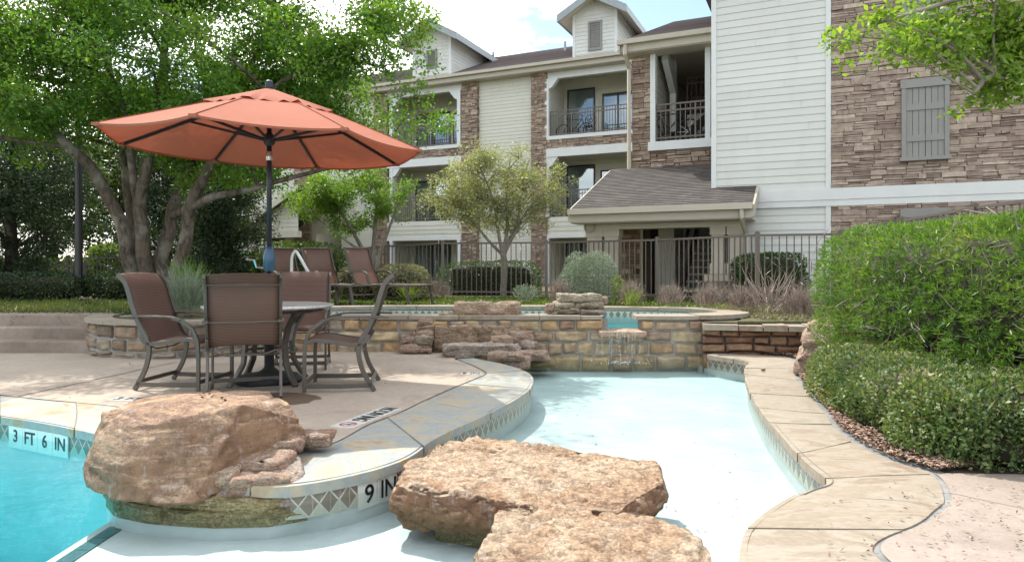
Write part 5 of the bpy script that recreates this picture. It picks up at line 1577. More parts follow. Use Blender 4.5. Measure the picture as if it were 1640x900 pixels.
# entry roof
ev2 = be - .5; zev2 = Z(1090, 54, ev2)
mb = MB(); rb2 = be + 6.5
lap(mb, Bw(A(993, ev2), ev2, zev2), Bw(A(1175, ev2), ev2, zev2), Bw(A(1175, ev2), rb2, zev2 + .40 * 7), Bw(A(993, ev2), rb2, zev2 + .40 * 7), 50, .012)
part(mb, 'roof', 'shingle_far')
mb = MB(); bbox(mb, A(990, ev2), A(1160, ev2), ev2 - .13, ev2 - .005, zev2 - .11, zev2 + .01); part(mb, 'gutter', 'gutter')
mb = MB(); bbox(mb, A(993, ev2), A(1160, ev2), ev2 + .0, ev2 + .04, zev2 - .28, zev2 - .03); bbox(mb, A(993, ev2), A(1160, ev2), ev2 + .04, be + .1, zev2 - .30, zev2 - .27)
bbox(mb, A(993, ev2), A(1160, ev2), be - .11, be + .05, ze_t - .02, zev2 - .27)
bbox(mb, A(993, ev2) - .01, A(993, ev2) + .04, ev2, ev2 + 1.3, zev2 - .28, zev2 + .02)
part(mb, 'eave_board', 'gutter')
mb = MB()
x = A(1010, be) ; zt_ = zev2 - .12
mb.tube([Bw(x + .0, ev2 - .07, zt_), Bw(x, ev2 - .07, zt_ - .22), Bw(x, be - .16, zt_ - .5), Bw(x, be - .16, 2.7), Bw(x - .02, be - .28, 2.6)], .055, 4, twist=math.pi / 4)
part(mb, 'downspout', 'gutter')

# ---------------- near right wing
a0r, a1r = A(1141, br), A(1330, br); aEnd = a1r + 6.0
zb_t, zb_b = Z(1330, 302, br), Z(1330, 330.5, br)
Ztop = 8.2
sid, sto, trm, jnt = MB(), MB(), MB(), MB()
siding(sid, a0r + .08, a1r - .08, zb_t, Ztop, br, .15, .014); siding(sid, a0r + .08, a1r - .08, .2, zb_b, br, .15, .014)
bbox(trm, a0r - .01, a0r + .085, br - .032, br + .05, .2, Ztop); bbox(trm, a0r - .02, a0r - .008, br - .03, br + .12, .2, Ztop)
bbox(trm, a1r - .085, a1r + .01, br - .032, br + .05, zb_t, Ztop); bbox(trm, a1r - .085, a1r + .01, br - .032, br + .05, .2, zb_b)
n_ = (zb_t - zb_b)
bbox(trm, a0r + .087, aEnd, br - .055, br + .05, zb_b + n_ * .36, zb_t - .001); bbox(trm, a0r + .087, aEnd, br - .042, br + .05, zb_b + .001, zb_b + n_ * .355)
sh_u = (1443, 1519)
s0, s1 = A(sh_u[0], br), A(sh_u[1], br)
zs = [(Z(1480, 258, br), Z(1480, 128, br))]
hgt = zs[0][1] - zs[0][0]
zs.append((Z(1478, 335, br) - hgt, Z(1478, 335, br))); zs.append((Z(1480, 40, br), Z(1480, 40, br) + hgt))
cutf = lambda s, z: any(s0 - .0 < s < s1 + .0 and a < z < b for a, b in zs)
stone_wall(sto, a1r + .012, aEnd, zb_t, Ztop, br - .01, None, True); stone_wall(sto, a1r + .012, aEnd, .2, zb_b, br - .01, None, True)
bbox(jnt, a1r + .012, aEnd, br - .004, br + .05, .2, Ztop)
part(sid, 'lap_siding', 'siding'); part(trm, 'white_trim', 'trim'); part(sto, 'stone_veneer', 'ledge_mauve'); part(jnt, 'stone_backing', 'joint_dark')
for (q0, q1) in zs: shutter(s0, s1, q0, q1, br - .075)
mb = MB(); bbox(mb, a0r, aEnd, br + .051, br + 9, .2, Ztop - .02); part(mb, 'wing_body', 'siding')
mb = MB(); lap(mb, Bw(a0r - .6, br - .6, Ztop), Bw(aEnd, br - .6, Ztop), Bw(aEnd, br + 5, Ztop + 2.3), Bw(a0r - .6, br + 5, Ztop + 2.3), 30, .012); bbox(mb, a0r - .6, aEnd, br - .6, br + 9, Ztop - .25, Ztop - .01); part(mb, 'roof', 'shingle')
# corner of the eave that dips into the picture at the top
# ---------------- porch in front of the entry
pz = Z(1060, 331, bp_)                       # eave height
pL, pR = A(913, bp_), A(1204, bp_)
rise = lambda b: pz + .40 * (b - bp_)
bt = be - .38
mb = MB()
lap(mb, Bw(pL, bp_, pz), Bw(pR, bp_, pz), Bw(pR, bt, rise(bt)), Bw(pL, bt, rise(bt)), 27, .012)
mb.face([Bw(pR, bt, rise(bt)), Bw(pL, bt, rise(bt)), Bw(pL, bt + .6, rise(bt) - .3), Bw(pR, bt + .6, rise(bt) - .3)])
porch = part(mb, 'porch_roof', 'shingle')
mb = MB(); bbox(mb, pL - .02, pR + .02, bp_ - .13, bp_ - .005, pz - .11, pz + .008); part(mb, 'porch_gutter', 'gutter', porch)
mb = MB(); bbox(mb, pL, pR, bp_, bp_ + .04, pz - .27, pz - .02); bbox(mb, pL, pR, bp_ + .04, bp_ + .6, pz - .29, pz - .265)
mb.hexa([Bw(pR - .0, bp_, pz - .25), Bw(pR + .05, bp_, pz - .25), Bw(pR + .05, br - .06, rise(br) - .25), Bw(pR, br - .06, rise(br) - .25), Bw(pR, bp_, pz - .015), Bw(pR + .05, bp_, pz - .015), Bw(pR + .05, br - .06, rise(br) - .015), Bw(pR, br - .06, rise(br) - .015)])
mb.hexa([Bw(pL - .05, bp_, pz - .25), Bw(pL, bp_, pz - .25), Bw(pL, bt, rise(bt) - .25), Bw(pL - .05, bt, rise(bt) - .25), Bw(pL - .05, bp_, pz - .015), Bw(pL, bp_, pz - .015), Bw(pL, bt, rise(bt) - .015), Bw(pL - .05, bt, rise(bt) - .015)])
part(mb, 'porch_fascia', 'gutter', porch)
pb = bp_ + .55
z_beam = pz - .28
mb = MB(); bbox(mb, A(938, pb), A(1190, pb), pb - .02, pb + .3, z_beam - .12, z_beam + .02); bbox(mb, pL + .05, pR - .02, bp_ + .6, be, z_beam + .02, z_beam + .06); part(mb, 'porch_beam', 'cream', porch)
def column(u0, u1, zb_, b=pb):
    mb = MB(); x0, x1 = A(u0, b), A(u1, b); zt = z_beam - .12
    bbox(mb, x0, x1, b, b + .30, zb_ + .22, zt - .16); bbox(mb, x0 - .025, x1 + .025, b - .025, b + .325, zt - .16, zt)
    bbox(mb, x0 - .025, x1 + .025, b - .025, b + .325, zb_, zb_ + .22)
    return part(mb, 'porch_column', 'taupe', porch)
column(940, 964, .45); column(968, 990, .45)
zped = Z(1160, 440, pb - .1)
column(1139, 1160, zped + .01); column(1166, 1187, zped + .01)
mb = MB(); x0, x1 = A(1139, pb) - .12, A(1187, pb) + .10
bbox(mb, x0, x1, pb - .12, pb + .45, zped - .13, zped); cap = part(mb, 'pedestal', 'taupe', porch)
mb = MB(); stones(mb, wmap(pb - .08), x0 + .05, x1 - .05, .40, zped - .13, rngb, band=(.09, .17), length=(.12, .3), depth=(.0, .03))
stones(mb, lambda s, z, d: Bw(x0 + .05 - d, pb + .4 - s, z), 0, .48, .40, zped - .13, rngb, band=(.09, .17), length=(.12, .3), depth=(.0, .03)); part(mb, 'pedestal_stone', 'ledge', cap)
mb = MB(); bbox(mb, A(1164, pb + .1), A(1168, pb + .1) + .0, pb + .1, pb + .2, zped, z_beam); part(mb, 'gap_shade', 'brown_wood', porch)  # dark strip put in for the shade between the paired columns
mb = MB(); x = A(1189, pb) + .04
mb.tube([Bw(x, bp_ - .07, pz - .11), Bw(x, bp_ - .07, pz - .26), Bw(x + .03, pb - .02, pz - .55), Bw(x + .03, pb - .02, .45)], .05, 4, twist=math.pi / 4); part(mb, 'downspout', 'gutter', porch)
mb = MB(); bbox(mb, A(1187, pb), A(1213, pb), pb + .12, pb + .2, .42, z_beam); 
# ground floor wall below the entry wing
gw = be
sto, sd2, tr2, dk = MB(), MB(), MB(), MB()
stone_wall(sto, ae(986), ae(1028), .42, Z(1000, 352, gw), gw - .04); bbox(dk, ae(986), ae(1028), gw - .035, gw + .2, .42, 2.9)
bbox(tr2, ae(986), ae(1142), gw - .02, gw + .2, Z(1000, 352, gw), 2.6)
bbox(tr2, ae(1027), ae(1031), gw - .09, gw + .1, .42, 2.6)
siding(sd2, ae(1055), ae(1080), .42, 2.4, gw - .03); bbox(tr2, ae(1055) + .01, ae(1080) - .01, gw - .025, gw + 1.2, .42, 2.4)
siding_side(sd2, ae(1080), gw - .03, gw + 1.2, .42, 2.4, True)
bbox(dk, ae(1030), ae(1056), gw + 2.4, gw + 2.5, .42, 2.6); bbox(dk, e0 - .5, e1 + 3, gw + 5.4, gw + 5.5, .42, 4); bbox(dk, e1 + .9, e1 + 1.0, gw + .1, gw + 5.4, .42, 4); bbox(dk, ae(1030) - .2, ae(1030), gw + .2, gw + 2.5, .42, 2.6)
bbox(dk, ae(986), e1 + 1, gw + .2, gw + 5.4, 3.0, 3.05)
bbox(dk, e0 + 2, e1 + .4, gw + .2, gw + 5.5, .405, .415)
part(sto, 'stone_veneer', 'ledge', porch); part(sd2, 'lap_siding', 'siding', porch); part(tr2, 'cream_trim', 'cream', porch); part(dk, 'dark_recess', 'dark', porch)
mb = MB(); sa0, sa1 = ae(1086), ae(1146)
trd = MB()
for k in range(13):
    z = .55 + .175 * k; b_ = gw - .6 + .27 * k
    bbox(trd, sa0 + .25, sa1 + .25, b_, b_ + .30, z, z + .05)
stair = part(trd, 'staircase', 'taupe', porch)
for x in (sa0 + .2, sa1 + .25): mb.strip([Bw(x, gw - .85, .42), Bw(x, gw + 2.9, 2.85)], .05, .30, (BC, -BS, 0))
mb.strip([Bw(sa0 + .2, gw - .75, 1.35), Bw(sa0 + .2, gw + 2.9, 3.7)], .05, .12, (BC, -BS, 0))
part(mb, 'stringer', 'brown_wood', stair)
# ------------------------------------------------------------------ fences and lamp
def fence(posts, name, label, zbot=.10, spacing=.115, mat='bronze', bar=.0095, capz=.05):
    """posts: (x, y, z_ground, z_top)"""
    root = empty(name, (posts[0][0], posts[0][1], posts[0][2]), 0, label, "fence")
    for (x, y, z0, z1) in posts:
        mb = MB(); w = .032
        mb.box(x - w, x + w, y - w, y + w, z0 - .05, z1 + capz * .4); mb.box(x - w - .006, x + w + .006, y - w - .006, y + w + .006, z1 + capz * .4, z1 + capz * .75)
        mb.box(x - w * .6, x + w * .6, y - w * .6, y + w * .6, z1 + capz * .75, z1 + capz)
        under(mb.build("post", M[mat], None), root)
    for p, q in zip(posts, posts[1:]):
        a, b = Vector(p[:2]), Vector(q[:2]); L = (b - a).length; t = (b - a) / L; nn = Vector((-t.y, t.x))
        mb = MB()
        def bar_(s0, s1, za0, za1, zb0, zb1, w):
            pa, pb_ = a + t * s0, a + t * s1
            c = [pa - nn * w, pb_ - nn * w, pb_ + nn * w, pa + nn * w]
            mb.hexa([(c[0].x, c[0].y, za0), (c[1].x, c[1].y, zb0), (c[2].x, c[2].y, zb0), (c[3].x, c[3].y, za0), (c[0].x, c[0].y, za1), (c[1].x, c[1].y, zb1), (c[2].x, c[2].y, zb1), (c[3].x, c[3].y, za1)])
        bar_(.033, L - .033, p[3] - .04, p[3], q[3] - .04, q[3], .02)
        bar_(.033, L - .033, p[2] + zbot, p[2] + zbot + .035, q[2] + zbot, q[2] + zbot + .035, .018)
        k = int(L / spacing)
        for i in range(1, k):
            s = L * i / k; zg = p[2] + (q[2] - p[2]) * i / k; zt = p[3] + (q[3] - p[3]) * i / k
            bar_(s - bar, s + bar, zg + zbot - .04, zt - .041, zg + zbot - .04, zt - .041, bar)
        under(mb.build("picket_panel", M[mat], None), root)
    return root
zt = CAM_H + .57
def fpos(u, Y, z0=Z_T, z1=None): return ((u - 820) / F * Y, Y, z0, z1 if z1 is not None else zt)
fence([fpos(538, 17.6, z1=CAM_H + .45), fpos(622, 16.6, z1=CAM_H + .53), fpos(709, 15.8), fpos(875, 15.3), fpos(1052, 13.8), fpos(1213, 11.8), fpos(1345, 11.4), (6.05, 10.6, .62, CAM_H + .74), (6.1, 9.0, .7, CAM_H + .80), (6.3, 7.4, .75, CAM_H + .84)],
      "picket_fence", "taupe metal picket fence running behind the spa in front of the building")
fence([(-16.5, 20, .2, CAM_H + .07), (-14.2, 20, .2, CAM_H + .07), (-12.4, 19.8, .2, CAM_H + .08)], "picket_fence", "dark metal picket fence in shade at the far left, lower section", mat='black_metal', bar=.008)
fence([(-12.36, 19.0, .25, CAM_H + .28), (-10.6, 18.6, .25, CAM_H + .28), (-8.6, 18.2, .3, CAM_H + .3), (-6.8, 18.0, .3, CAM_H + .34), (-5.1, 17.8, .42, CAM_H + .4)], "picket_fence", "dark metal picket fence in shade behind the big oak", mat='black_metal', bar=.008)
lp = empty("lamp_post", P(126, 470, 14.0), 0, "tall dark lamp post rising from the shrubs left of the oak", "lamp post")
mb = MB(); mb.lathe([(.11, 0), (.11, .12), (.075, .16), (.07, 1.2), (.062, 3.6)], 12); mb.build("pole", M['black_metal'], lp, smooth=False)
mb = MB(); mb.lathe([(.05, 3.6), (.16, 3.7), (.20, 4.05), (.22, 4.08), (.05, 4.2)], 12); mb.build("lamp_head", M['black_metal'], lp)
# ------------------------------------------------------------------ trees, hedges, shrubs
def crown_leaves(rng, centres, per, spread, size, asp=.5, up=.3, flat=.8, cluster=True):
    """centres (n,3): clumps; per leaves each"""
    n = len(centres)
    k = per
    C = np.repeat(centres, k, axis=0)
    off = rng.normal(size=(n * k, 3)); off *= (rng.random((n * k, 1)) ** .45) / np.linalg.norm(off, axis=1, keepdims=True)
    sp = np.repeat(rng.uniform(.65, 1.3, n), k).reshape(-1, 1) * spread
    C = C + off * sp * np.array([1, 1, flat])
    D = unit(off + rng.normal(size=(n * k, 3)) * .8)
    N = unit(rng.normal(size=(n * k, 3)) * .7 + np.array([0, 0, up * 2]))
    L = rng.uniform(.65, 1.3, n * k) * size
    return leaf_quads(C, D, rng, L, L * asp * rng.uniform(.8, 1.2, n * k), N)

def tree(name, base, stems, ells, label, leafmat, barkmat, seed, nbr=60, clumps=7, per=70, spread=.30, size=.06, asp=.5, group=None, cat="tree", twig=.006, br_r=.035, flat=.75, droop=0.0, shell=.5, up=.3, drop=None):
    rng = np.random.default_rng(seed)
    base = Vector(base)
    root = empty(name, base, 0, label, cat, group)
    mb = MB(); pts_all = []
    for st in stems:
        pts = catmull([p[0] for p in st], 4); rr = np.interp(np.linspace(0, len(st) - 1, len(pts)), range(len(st)), [p[1] for p in st])
        pts2 = []
        for i, p in enumerate(pts):
            j = Vector((mnoise.noise(p * 1.7), mnoise.noise(p * 1.7 + Vector((9, 0, 0))), 0)) * rr[i] * .6
            pts2.append(Vector(p) + j - base); pts_all.append((Vector(p) + j, rr[i]))
        mb.tube(pts2, list(rr), 10)
    trunk = mb.build("trunk", M[barkmat], root, smooth=True)
    # branch targets
    T = []
    w = np.array([e[3] * e[4] * e[5] * (e[6] if len(e) > 6 else 1) for e in ells]); w = w / w.sum()
    while len(T) < nbr:
        e = ells[rng.choice(len(ells), p=w)]
        d = unit(rng.normal(size=3)); r = shell + (1 - shell) * rng.random() ** .6
        if rng.random() < .3: r = rng.random() ** .5
        T.append(np.array(e[:3]) + d * r * np.array(e[3:6]))
    mb = MB(); centres = []
    SP = np.array([p[0] for p in pts_all]); SR = np.array([p[1] for p in pts_all])
    for t in T:
        dd = np.linalg.norm(SP - t, axis=1) + np.where(SP[:, 2] > t[2] - .15, 1.5, 0) - SP[:, 2] * .15
        k = int(np.argmin(dd)); s = SP[k]
        m = (s + t) / 2 + np.array([0, 0, .12 * np.linalg.norm(t - s)]) + rng.normal(size=3) * .08 * np.linalg.norm(t - s)
        r0 = min(SR[k] * .7, br_r * (.6 + .25 * np.linalg.norm(t - s)))
        P_ = [Vector(((1 - q) ** 2) * s + 2 * q * (1 - q) * m + q * q * t) for q in np.linspace(0, 1, 6)]
        mb.tube([p - base for p in P_], [r0 * (1 - .8 * q) + .004 for q in np.linspace(0, 1, 6)], 5, False)
        for c in range(clumps):
            q = rng.uniform(.45, 1.0) if c else 1.0
            b = ((1 - q) ** 2) * s + 2 * q * (1 - q) * m + q * q * t
            o = rng.normal(size=3); o = o / np.linalg.norm(o) * rng.uniform(.1, 1.0) * spread * 2.2 * (.55 + .45 * q); o[2] = o[2] * .7 - droop * abs(rng.normal())
            if c == 0: o *= .2
            e_ = b + o
            if drop is not None and drop(e_): continue
            centres.append(e_)
            mb.tube([Vector(b) - base, Vector(b + o * .5 + (0, 0, .02)) - base, Vector(e_) - base], [twig * 1.6, twig, twig * .5], 4, False)
    mb.build("branches", M[barkmat], root, smooth=True)
    centres = np.array(centres) - np.array(base)
    V, Q = crown_leaves(rng, centres, per, spread, size, asp, up, flat)
    np_mesh("crown", V, Q, M[leafmat], root)
    return root

# ---- the big multi-stemmed oak
YO = 11.0
def S(pix, Ys, r0, r1):
    k = len(pix)
    return [(P(u, v, Y), r0 + (r1 - r0) * i / (k - 1)) for i, ((u, v), Y) in enumerate(zip(pix, Ys))]
ob = P(243, 476, YO)
stems = [
 S([(222, 478), (205, 400), (190, 345), (150, 275), (100, 225), (40, 175), (-30, 130)], [11, 10.9, 10.8, 10.5, 10.2, 9.9, 9.6], .125, .045),
 S([(234, 478), (222, 400), (208, 320), (195, 240), (180, 150), (170, 60), (160, -40)], [11.1, 11.2, 11.3, 11.5, 11.7, 11.9, 12], .105, .03),
 S([(238, 478), (232, 400), (226, 330), (232, 270), (250, 190), (262, 90), (270, -30), (268, -160)], [10.95, 10.85, 10.75, 10.7, 10.6, 10.6, 10.6, 10.6], .125, .03),
 S([(230, 335), (214, 290), (208, 230), (196, 150)], [10.78, 10.7, 10.6, 10.4], .08, .04),
 S([(248, 478), (258, 410), (278, 340), (296, 285), (330, 220), (385, 140), (430, 40), (450, -60)], [11, 11.1, 11.2, 11.3, 11.3, 11.2, 11.1, 11], .125, .02),
 S([(266, 478), (290, 405), (306, 330), (330, 275), (362, 220), (430, 150), (520, 90), (600, 50)], [10.9, 10.7, 10.6, 10.5, 10.4, 10.3, 10.3, 10.3], .12, .008),
 S([(304, 335), (340, 316), (390, 306), (440, 292), (500, 276), (560, 262), (610, 250)], [10.6, 10.6, 10.7, 10.9, 11.1, 11.3, 11.5], .07, .012),
 S([(276, 345), (296, 340), (318, 312), (326, 286)], [11.2, 10.9, 10.7, 10.55], .07, .06),
]
def W(u, v, Y): p = P(u, v, Y); return (p.x, p.y, p.z)
ells = [W(200, 60, 11.0) + (3.6, 2.8, 2.0, 1.0), W(-60, 80, 10.6) + (2.4, 2.6, 1.9, .8), W(430, 130, 10.8) + (2.4, 2.4, 1.6, 1.1), W(585, 70, 10.8) + (1.25, 1.3, 1.25, 1.0), W(655, 120, 10.8) + (.75, 1.0, .55, 1.3), W(660, 20, 10.9) + (.65, 1.0, .35, 1.2), W(540, 215, 11.3) + (1.5, 1.0, .45, .9), W(640, 190, 11.0) + (.6, .8, .35, 1.2), W(560, 265, 11.3) + (.9, .7, .3, .9), W(300, -150, 11.2) + (3.6, 2.8, 1.8, .45), W(590, 190, 11.2) + (1.0, 1.0, .55, .7), W(90, 180, 10.4) + (1.9, 1.6, .75, .5), W(320, 230, 10.6) + (1.5, 1.2, .55, .4)]
oak_t = tree("oak_tree", ob, stems, ells, "large oak with several grey trunks fanning out behind the terracotta umbrella", 'oak', 'bark', 5, nbr=170, clumps=10, per=110, spread=.36, size=.070, asp=.5, br_r=.028, shell=.35)
# ---- low branch foliage / small trees at the building
tree("ornamental_tree", P(590, 470, 16.2), [S([(590, 474), (588, 420), (570, 380), (548, 340), (530, 300)], [16.2] * 5, .07, .02), S([(592, 474), (596, 420), (600, 370), (605, 320), (610, 280)], [16.2, 16.2, 16.1, 16, 16], .07, .02), S([(594, 474), (604, 420), (622, 370), (640, 320)], [16.2, 16.2, 16.3, 16.4], .06, .02), S([(588, 474), (580, 410), (560, 390), (520, 360)], [16.2, 16.1, 15.9, 15.8], .05, .015)],
     [W(560, 310, 16.1) + (1.35, 1.2, .85), W(610, 290, 16.0) + (.8, .8, .6), W(500, 310, 16) + (.7, .8, .6)], "small multi-stemmed tree with bright green leaves behind the loungers", 'fresh', 'bark_grey', 7, nbr=34, clumps=7, per=60, spread=.24, size=.07, br_r=.02)
tree("ornamental_tree", P(808, 476, 16.4), [S([(808, 478), (808, 440), (806, 405)], [16.4] * 3, .085, .075), S([(806, 408), (798, 370), (790, 320), (770, 270)], [16.4, 16.4, 16.3, 16.2], .05, .015), S([(807, 408), (812, 360), (812, 300), (818, 250)], [16.4] * 4, .05, .015), S([(808, 408), (826, 370), (850, 330), (880, 300)], [16.4, 16.4, 16.5, 16.6], .045, .012), S([(806, 408), (782, 385), (752, 350), (720, 320)], [16.4, 16.3, 16.2, 16.1], .045, .012), S([(807, 400), (830, 350), (838, 290), (850, 250)], [16.4, 16.5, 16.5, 16.5], .04, .012)],
     [W(800, 300, 16.4) + (1.4, 1.3, 1.25), W(735, 310, 16.3) + (.85, .8, .65), W(862, 300, 16.4) + (.8, .8, .85)], "slender young tree with sparse olive leaves in front of the building", 'olive', 'bark_grey', 8, nbr=80, clumps=7, per=44, spread=.24, size=.058, br_r=.013, shell=.3)
# ---- dark cedars and far trees at the left
def cedar(u, v, Y, h, rad, label, seed, nb=60, per=90):
    b = P(u, v, Y); b.z = .35
    st = [[(b, .16), (b + Vector((.05, 0, h * .5)), .10), (b + Vector((.0, .05, h)), .03)]]
    el = [(b.x, b.y, b.z + h * .42, rad, rad, h * .34), (b.x, b.y, b.z + h * .72, rad * .75, rad * .75, h * .3)]
    tree("cedar_tree", b, st, el, label, 'cedar', 'bark_dark', seed, nbr=nb, clumps=7, per=per, spread=.34, size=.085, asp=.28, droop=.16, br_r=.02, flat=.6, shell=.25, up=0)
cedar(18, 440, 15.5, 5.2, 1.9, "dark cedar with a black trunk at the far left edge", 11, 70)
cedar(362, 440, 15.0, 3.5, 1.15, "dark drooping cedar right of the oak trunks", 12, 50, 80)
cedar(262, 440, 16.5, 4.6, 1.4, "dark cedar seen between the oak trunks", 13, 45)
cedar(-150, 440, 14.5, 5.5, 1.8, "dark cedar mostly beyond the left edge", 14, 50)
for k, (u, Y, h, r, lb) in enumerate([(85, 24, 6.2, 2.2, "sunlit tree behind the dark fence left of the lamp post"), (190, 27, 7.0, 2.4, "sunlit tree far behind the oak"), (-60, 26, 7.0, 2.6, "sunlit tree far off at the left edge"), (330, 24.5, 5.0, 1.8, "sunlit tree between oak and building")]):
    b = P(u, 440, Y); b.z = .3
    tree("background_tree", b, [[(b, .15), (b + Vector((.1, 0, h * .55)), .10), (b + Vector((.15, 0, h * .9)), .03)]], [(b.x, b.y, b.z + h * .6, r, r, h * .42)], lb, 'far_green', 'bark_dark', 20 + k, nbr=50, clumps=6, per=46, spread=.5, size=.15, group="trees behind the dark fence", br_r=.02, shell=.3)

# ---- overhanging branch at the upper right, from a tree whose trunk stands outside the picture
def branch_tree():
    b = Vector((5.9, 5.4, .1))
    stem = [(b, .13), (b + Vector((-.1, -.05, 1.4)), .11), (b + Vector((-.45, -.3, 2.4)), .09), (b + Vector((-1.1, -.7, 2.95)), .06), (b + Vector((-2.0, -.95, 3.0)), .03), (Vector(W(1400, 40, 4.6)), .008)]
    st2 = [(b + Vector((-.1, -.05, 1.4)), .07), (b + Vector((-.6, -.6, 2.0)), .05), (Vector(W(1640, 120, 4.6)), .03), (Vector(W(1560, 150, 4.4)), .008)]
    el = [W(1600, 60, 4.6) + (.55, .5, .28, 1.0), W(1470, 55, 4.6) + (.42, .4, .16, 1.2), W(1560, 30, 4.8) + (.7, .5, .24, 1.0), W(1385, 35, 4.6) + (.32, .25, .09, 1.6), W(1345, 40, 4.6) + (.16, .2, .05, 3), W(1620, 140, 4.5) + (.26, .3, .14, 1.6), W(1760, 80, 4.6) + (.6, .5, .5, .4), W(1600, -90, 4.9) + (.9, .6, .4, .5)]
    return tree("overhanging_tree", b, [stem, st2], el, "sunlit branch with yellow green leaves hanging in from the upper right", 'overhang', 'bark_grey', 33, nbr=62, clumps=9, per=22, spread=.115, size=.052, asp=.46, twig=.003, br_r=.010, flat=.8, shell=.2, up=.2)
branch_tree()

# ---- hedges and shrubs
def super_pts(rng, n, c, half, yaw=0.0, pw=4.0, depth=.22, bump=.12, top_only=False, zmin=-1.0, bseed=0):
    d = rng.normal(size=(n * 2, 3)); d = unit(d)
    d = d[d[:, 2] > zmin][:n]
    r = 1.0 / (np.abs(d) ** pw).sum(1) ** (1 / pw)
    p = d * r[:, None]
    nb = np.array([mnoise.noise((q[0] * 2.2 * half[0] / .6 + bseed, q[1] * 2.2 * half[1] / .6, q[2] * 2.2 * half[2] / .6)) for q in p])
    sc = 1 + bump * nb - depth * rng.random(len(p)) ** 2.0
    p = p * sc[:, None]
    nor = np.sign(p) * np.abs(p) ** (pw - 1); nor = unit(nor / np.array(half))
    p = p * np.array(half)
    cy, sy = math.cos(yaw), math.sin(yaw)
    Rm = np.array([[cy, -sy, 0], [sy, cy, 0], [0, 0, 1]])
    return p @ Rm.T + np.array(c), nor @ Rm.T
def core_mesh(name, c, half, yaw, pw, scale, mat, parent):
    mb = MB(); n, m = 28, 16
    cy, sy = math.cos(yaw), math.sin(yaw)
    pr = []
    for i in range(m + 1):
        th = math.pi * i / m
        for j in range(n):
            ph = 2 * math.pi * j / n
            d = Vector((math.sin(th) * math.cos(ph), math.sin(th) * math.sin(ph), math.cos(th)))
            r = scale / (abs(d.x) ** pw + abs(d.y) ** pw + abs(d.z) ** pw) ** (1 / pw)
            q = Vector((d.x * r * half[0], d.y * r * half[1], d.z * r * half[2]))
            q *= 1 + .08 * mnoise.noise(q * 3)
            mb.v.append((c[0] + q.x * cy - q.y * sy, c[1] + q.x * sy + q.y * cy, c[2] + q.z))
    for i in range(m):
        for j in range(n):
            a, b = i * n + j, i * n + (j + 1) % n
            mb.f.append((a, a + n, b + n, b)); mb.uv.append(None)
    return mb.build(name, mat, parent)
def hedge(name, c, half, label, leafmat, seed, n=8000, size=.04, asp=.5, yaw=0.0, pw=4.0, depth=.2, bump=.12, core=.80, up=.35, out=.9, cat="hedge", group=None, whorl=0, twigs=0, twigmat='twig', zmin=-1.0, base=True):
    rng = np.random.default_rng(seed)
    root = empty(name, (c[0], c[1], c[2] - half[2]), 0, label, cat, group)
    lc = (0, 0, half[2])
    C, N = super_pts(rng, n, lc, half, yaw, pw, depth, bump, zmin=zmin, bseed=seed)
    if whorl:
        k = whorl
        C = np.repeat(C, k, axis=0); N = np.repeat(N, k, axis=0)
        D = unit(N * out * .8 + rng.normal(size=C.shape) * .75 + np.array([0, 0, up]))
        L = rng.uniform(.6, 1.25, len(C)) * size
        C = C + D * (L * .45)[:, None]
    else:
        D = unit(N * out + rng.normal(size=C.shape) * .8 + np.array([0, 0, up]))
        L = rng.uniform(.6, 1.3, len(C)) * size
        C = C + D * (L * .3)[:, None]
    nn = unit(rng.normal(size=C.shape) + N * .6 + np.array([0, 0, .5]))
    V, Q = leaf_quads(C, D, rng, L, L * asp, nn, .2)
    np_mesh("foliage", V, Q, M[leafmat], root)
    if core: core_mesh("dark_core", lc, half, yaw, pw, core, M['hedge_core'], root)  # solid dark hull for the shaded inside, no branches modelled
    if twigs:
        mb = MB()
        C, N = super_pts(rng, twigs, lc, half, yaw, pw, .14, bump, zmin=-.8)
        for p, q in zip(C, N):
            L = rng.uniform(.08, .30); d = unit(q * .3 + rng.normal(size=3) * .8)
            a = Vector(p) - Vector(d) * L * .6
            mb.tube([a, a + Vector(d) * L * .5 + Vector(rng.normal(size=3)) * .02, a + Vector(d) * L], [.0042, .003, .0015], 4, False)
        mb.build("bare_twigs", M[twigmat], root)
    return root
# big hedge at the right, upper tier of narrow leaves, lower tier of small round ones
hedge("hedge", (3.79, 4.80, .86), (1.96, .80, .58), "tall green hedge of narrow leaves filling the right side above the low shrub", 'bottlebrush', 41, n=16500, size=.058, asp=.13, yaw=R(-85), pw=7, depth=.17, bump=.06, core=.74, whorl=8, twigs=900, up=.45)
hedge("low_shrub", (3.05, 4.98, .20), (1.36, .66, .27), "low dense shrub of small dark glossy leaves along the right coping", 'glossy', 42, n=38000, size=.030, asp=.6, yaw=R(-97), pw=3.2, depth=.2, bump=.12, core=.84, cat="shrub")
hedge("low_shrub", (3.40, 4.02, .20), (1.08, .42, .28), "low dense glossy shrub at the right picture edge above the concrete", 'glossy', 43, n=17000, size=.030, asp=.6, yaw=R(0), pw=3.2, depth=.2, bump=.12, core=.84, cat="shrub")
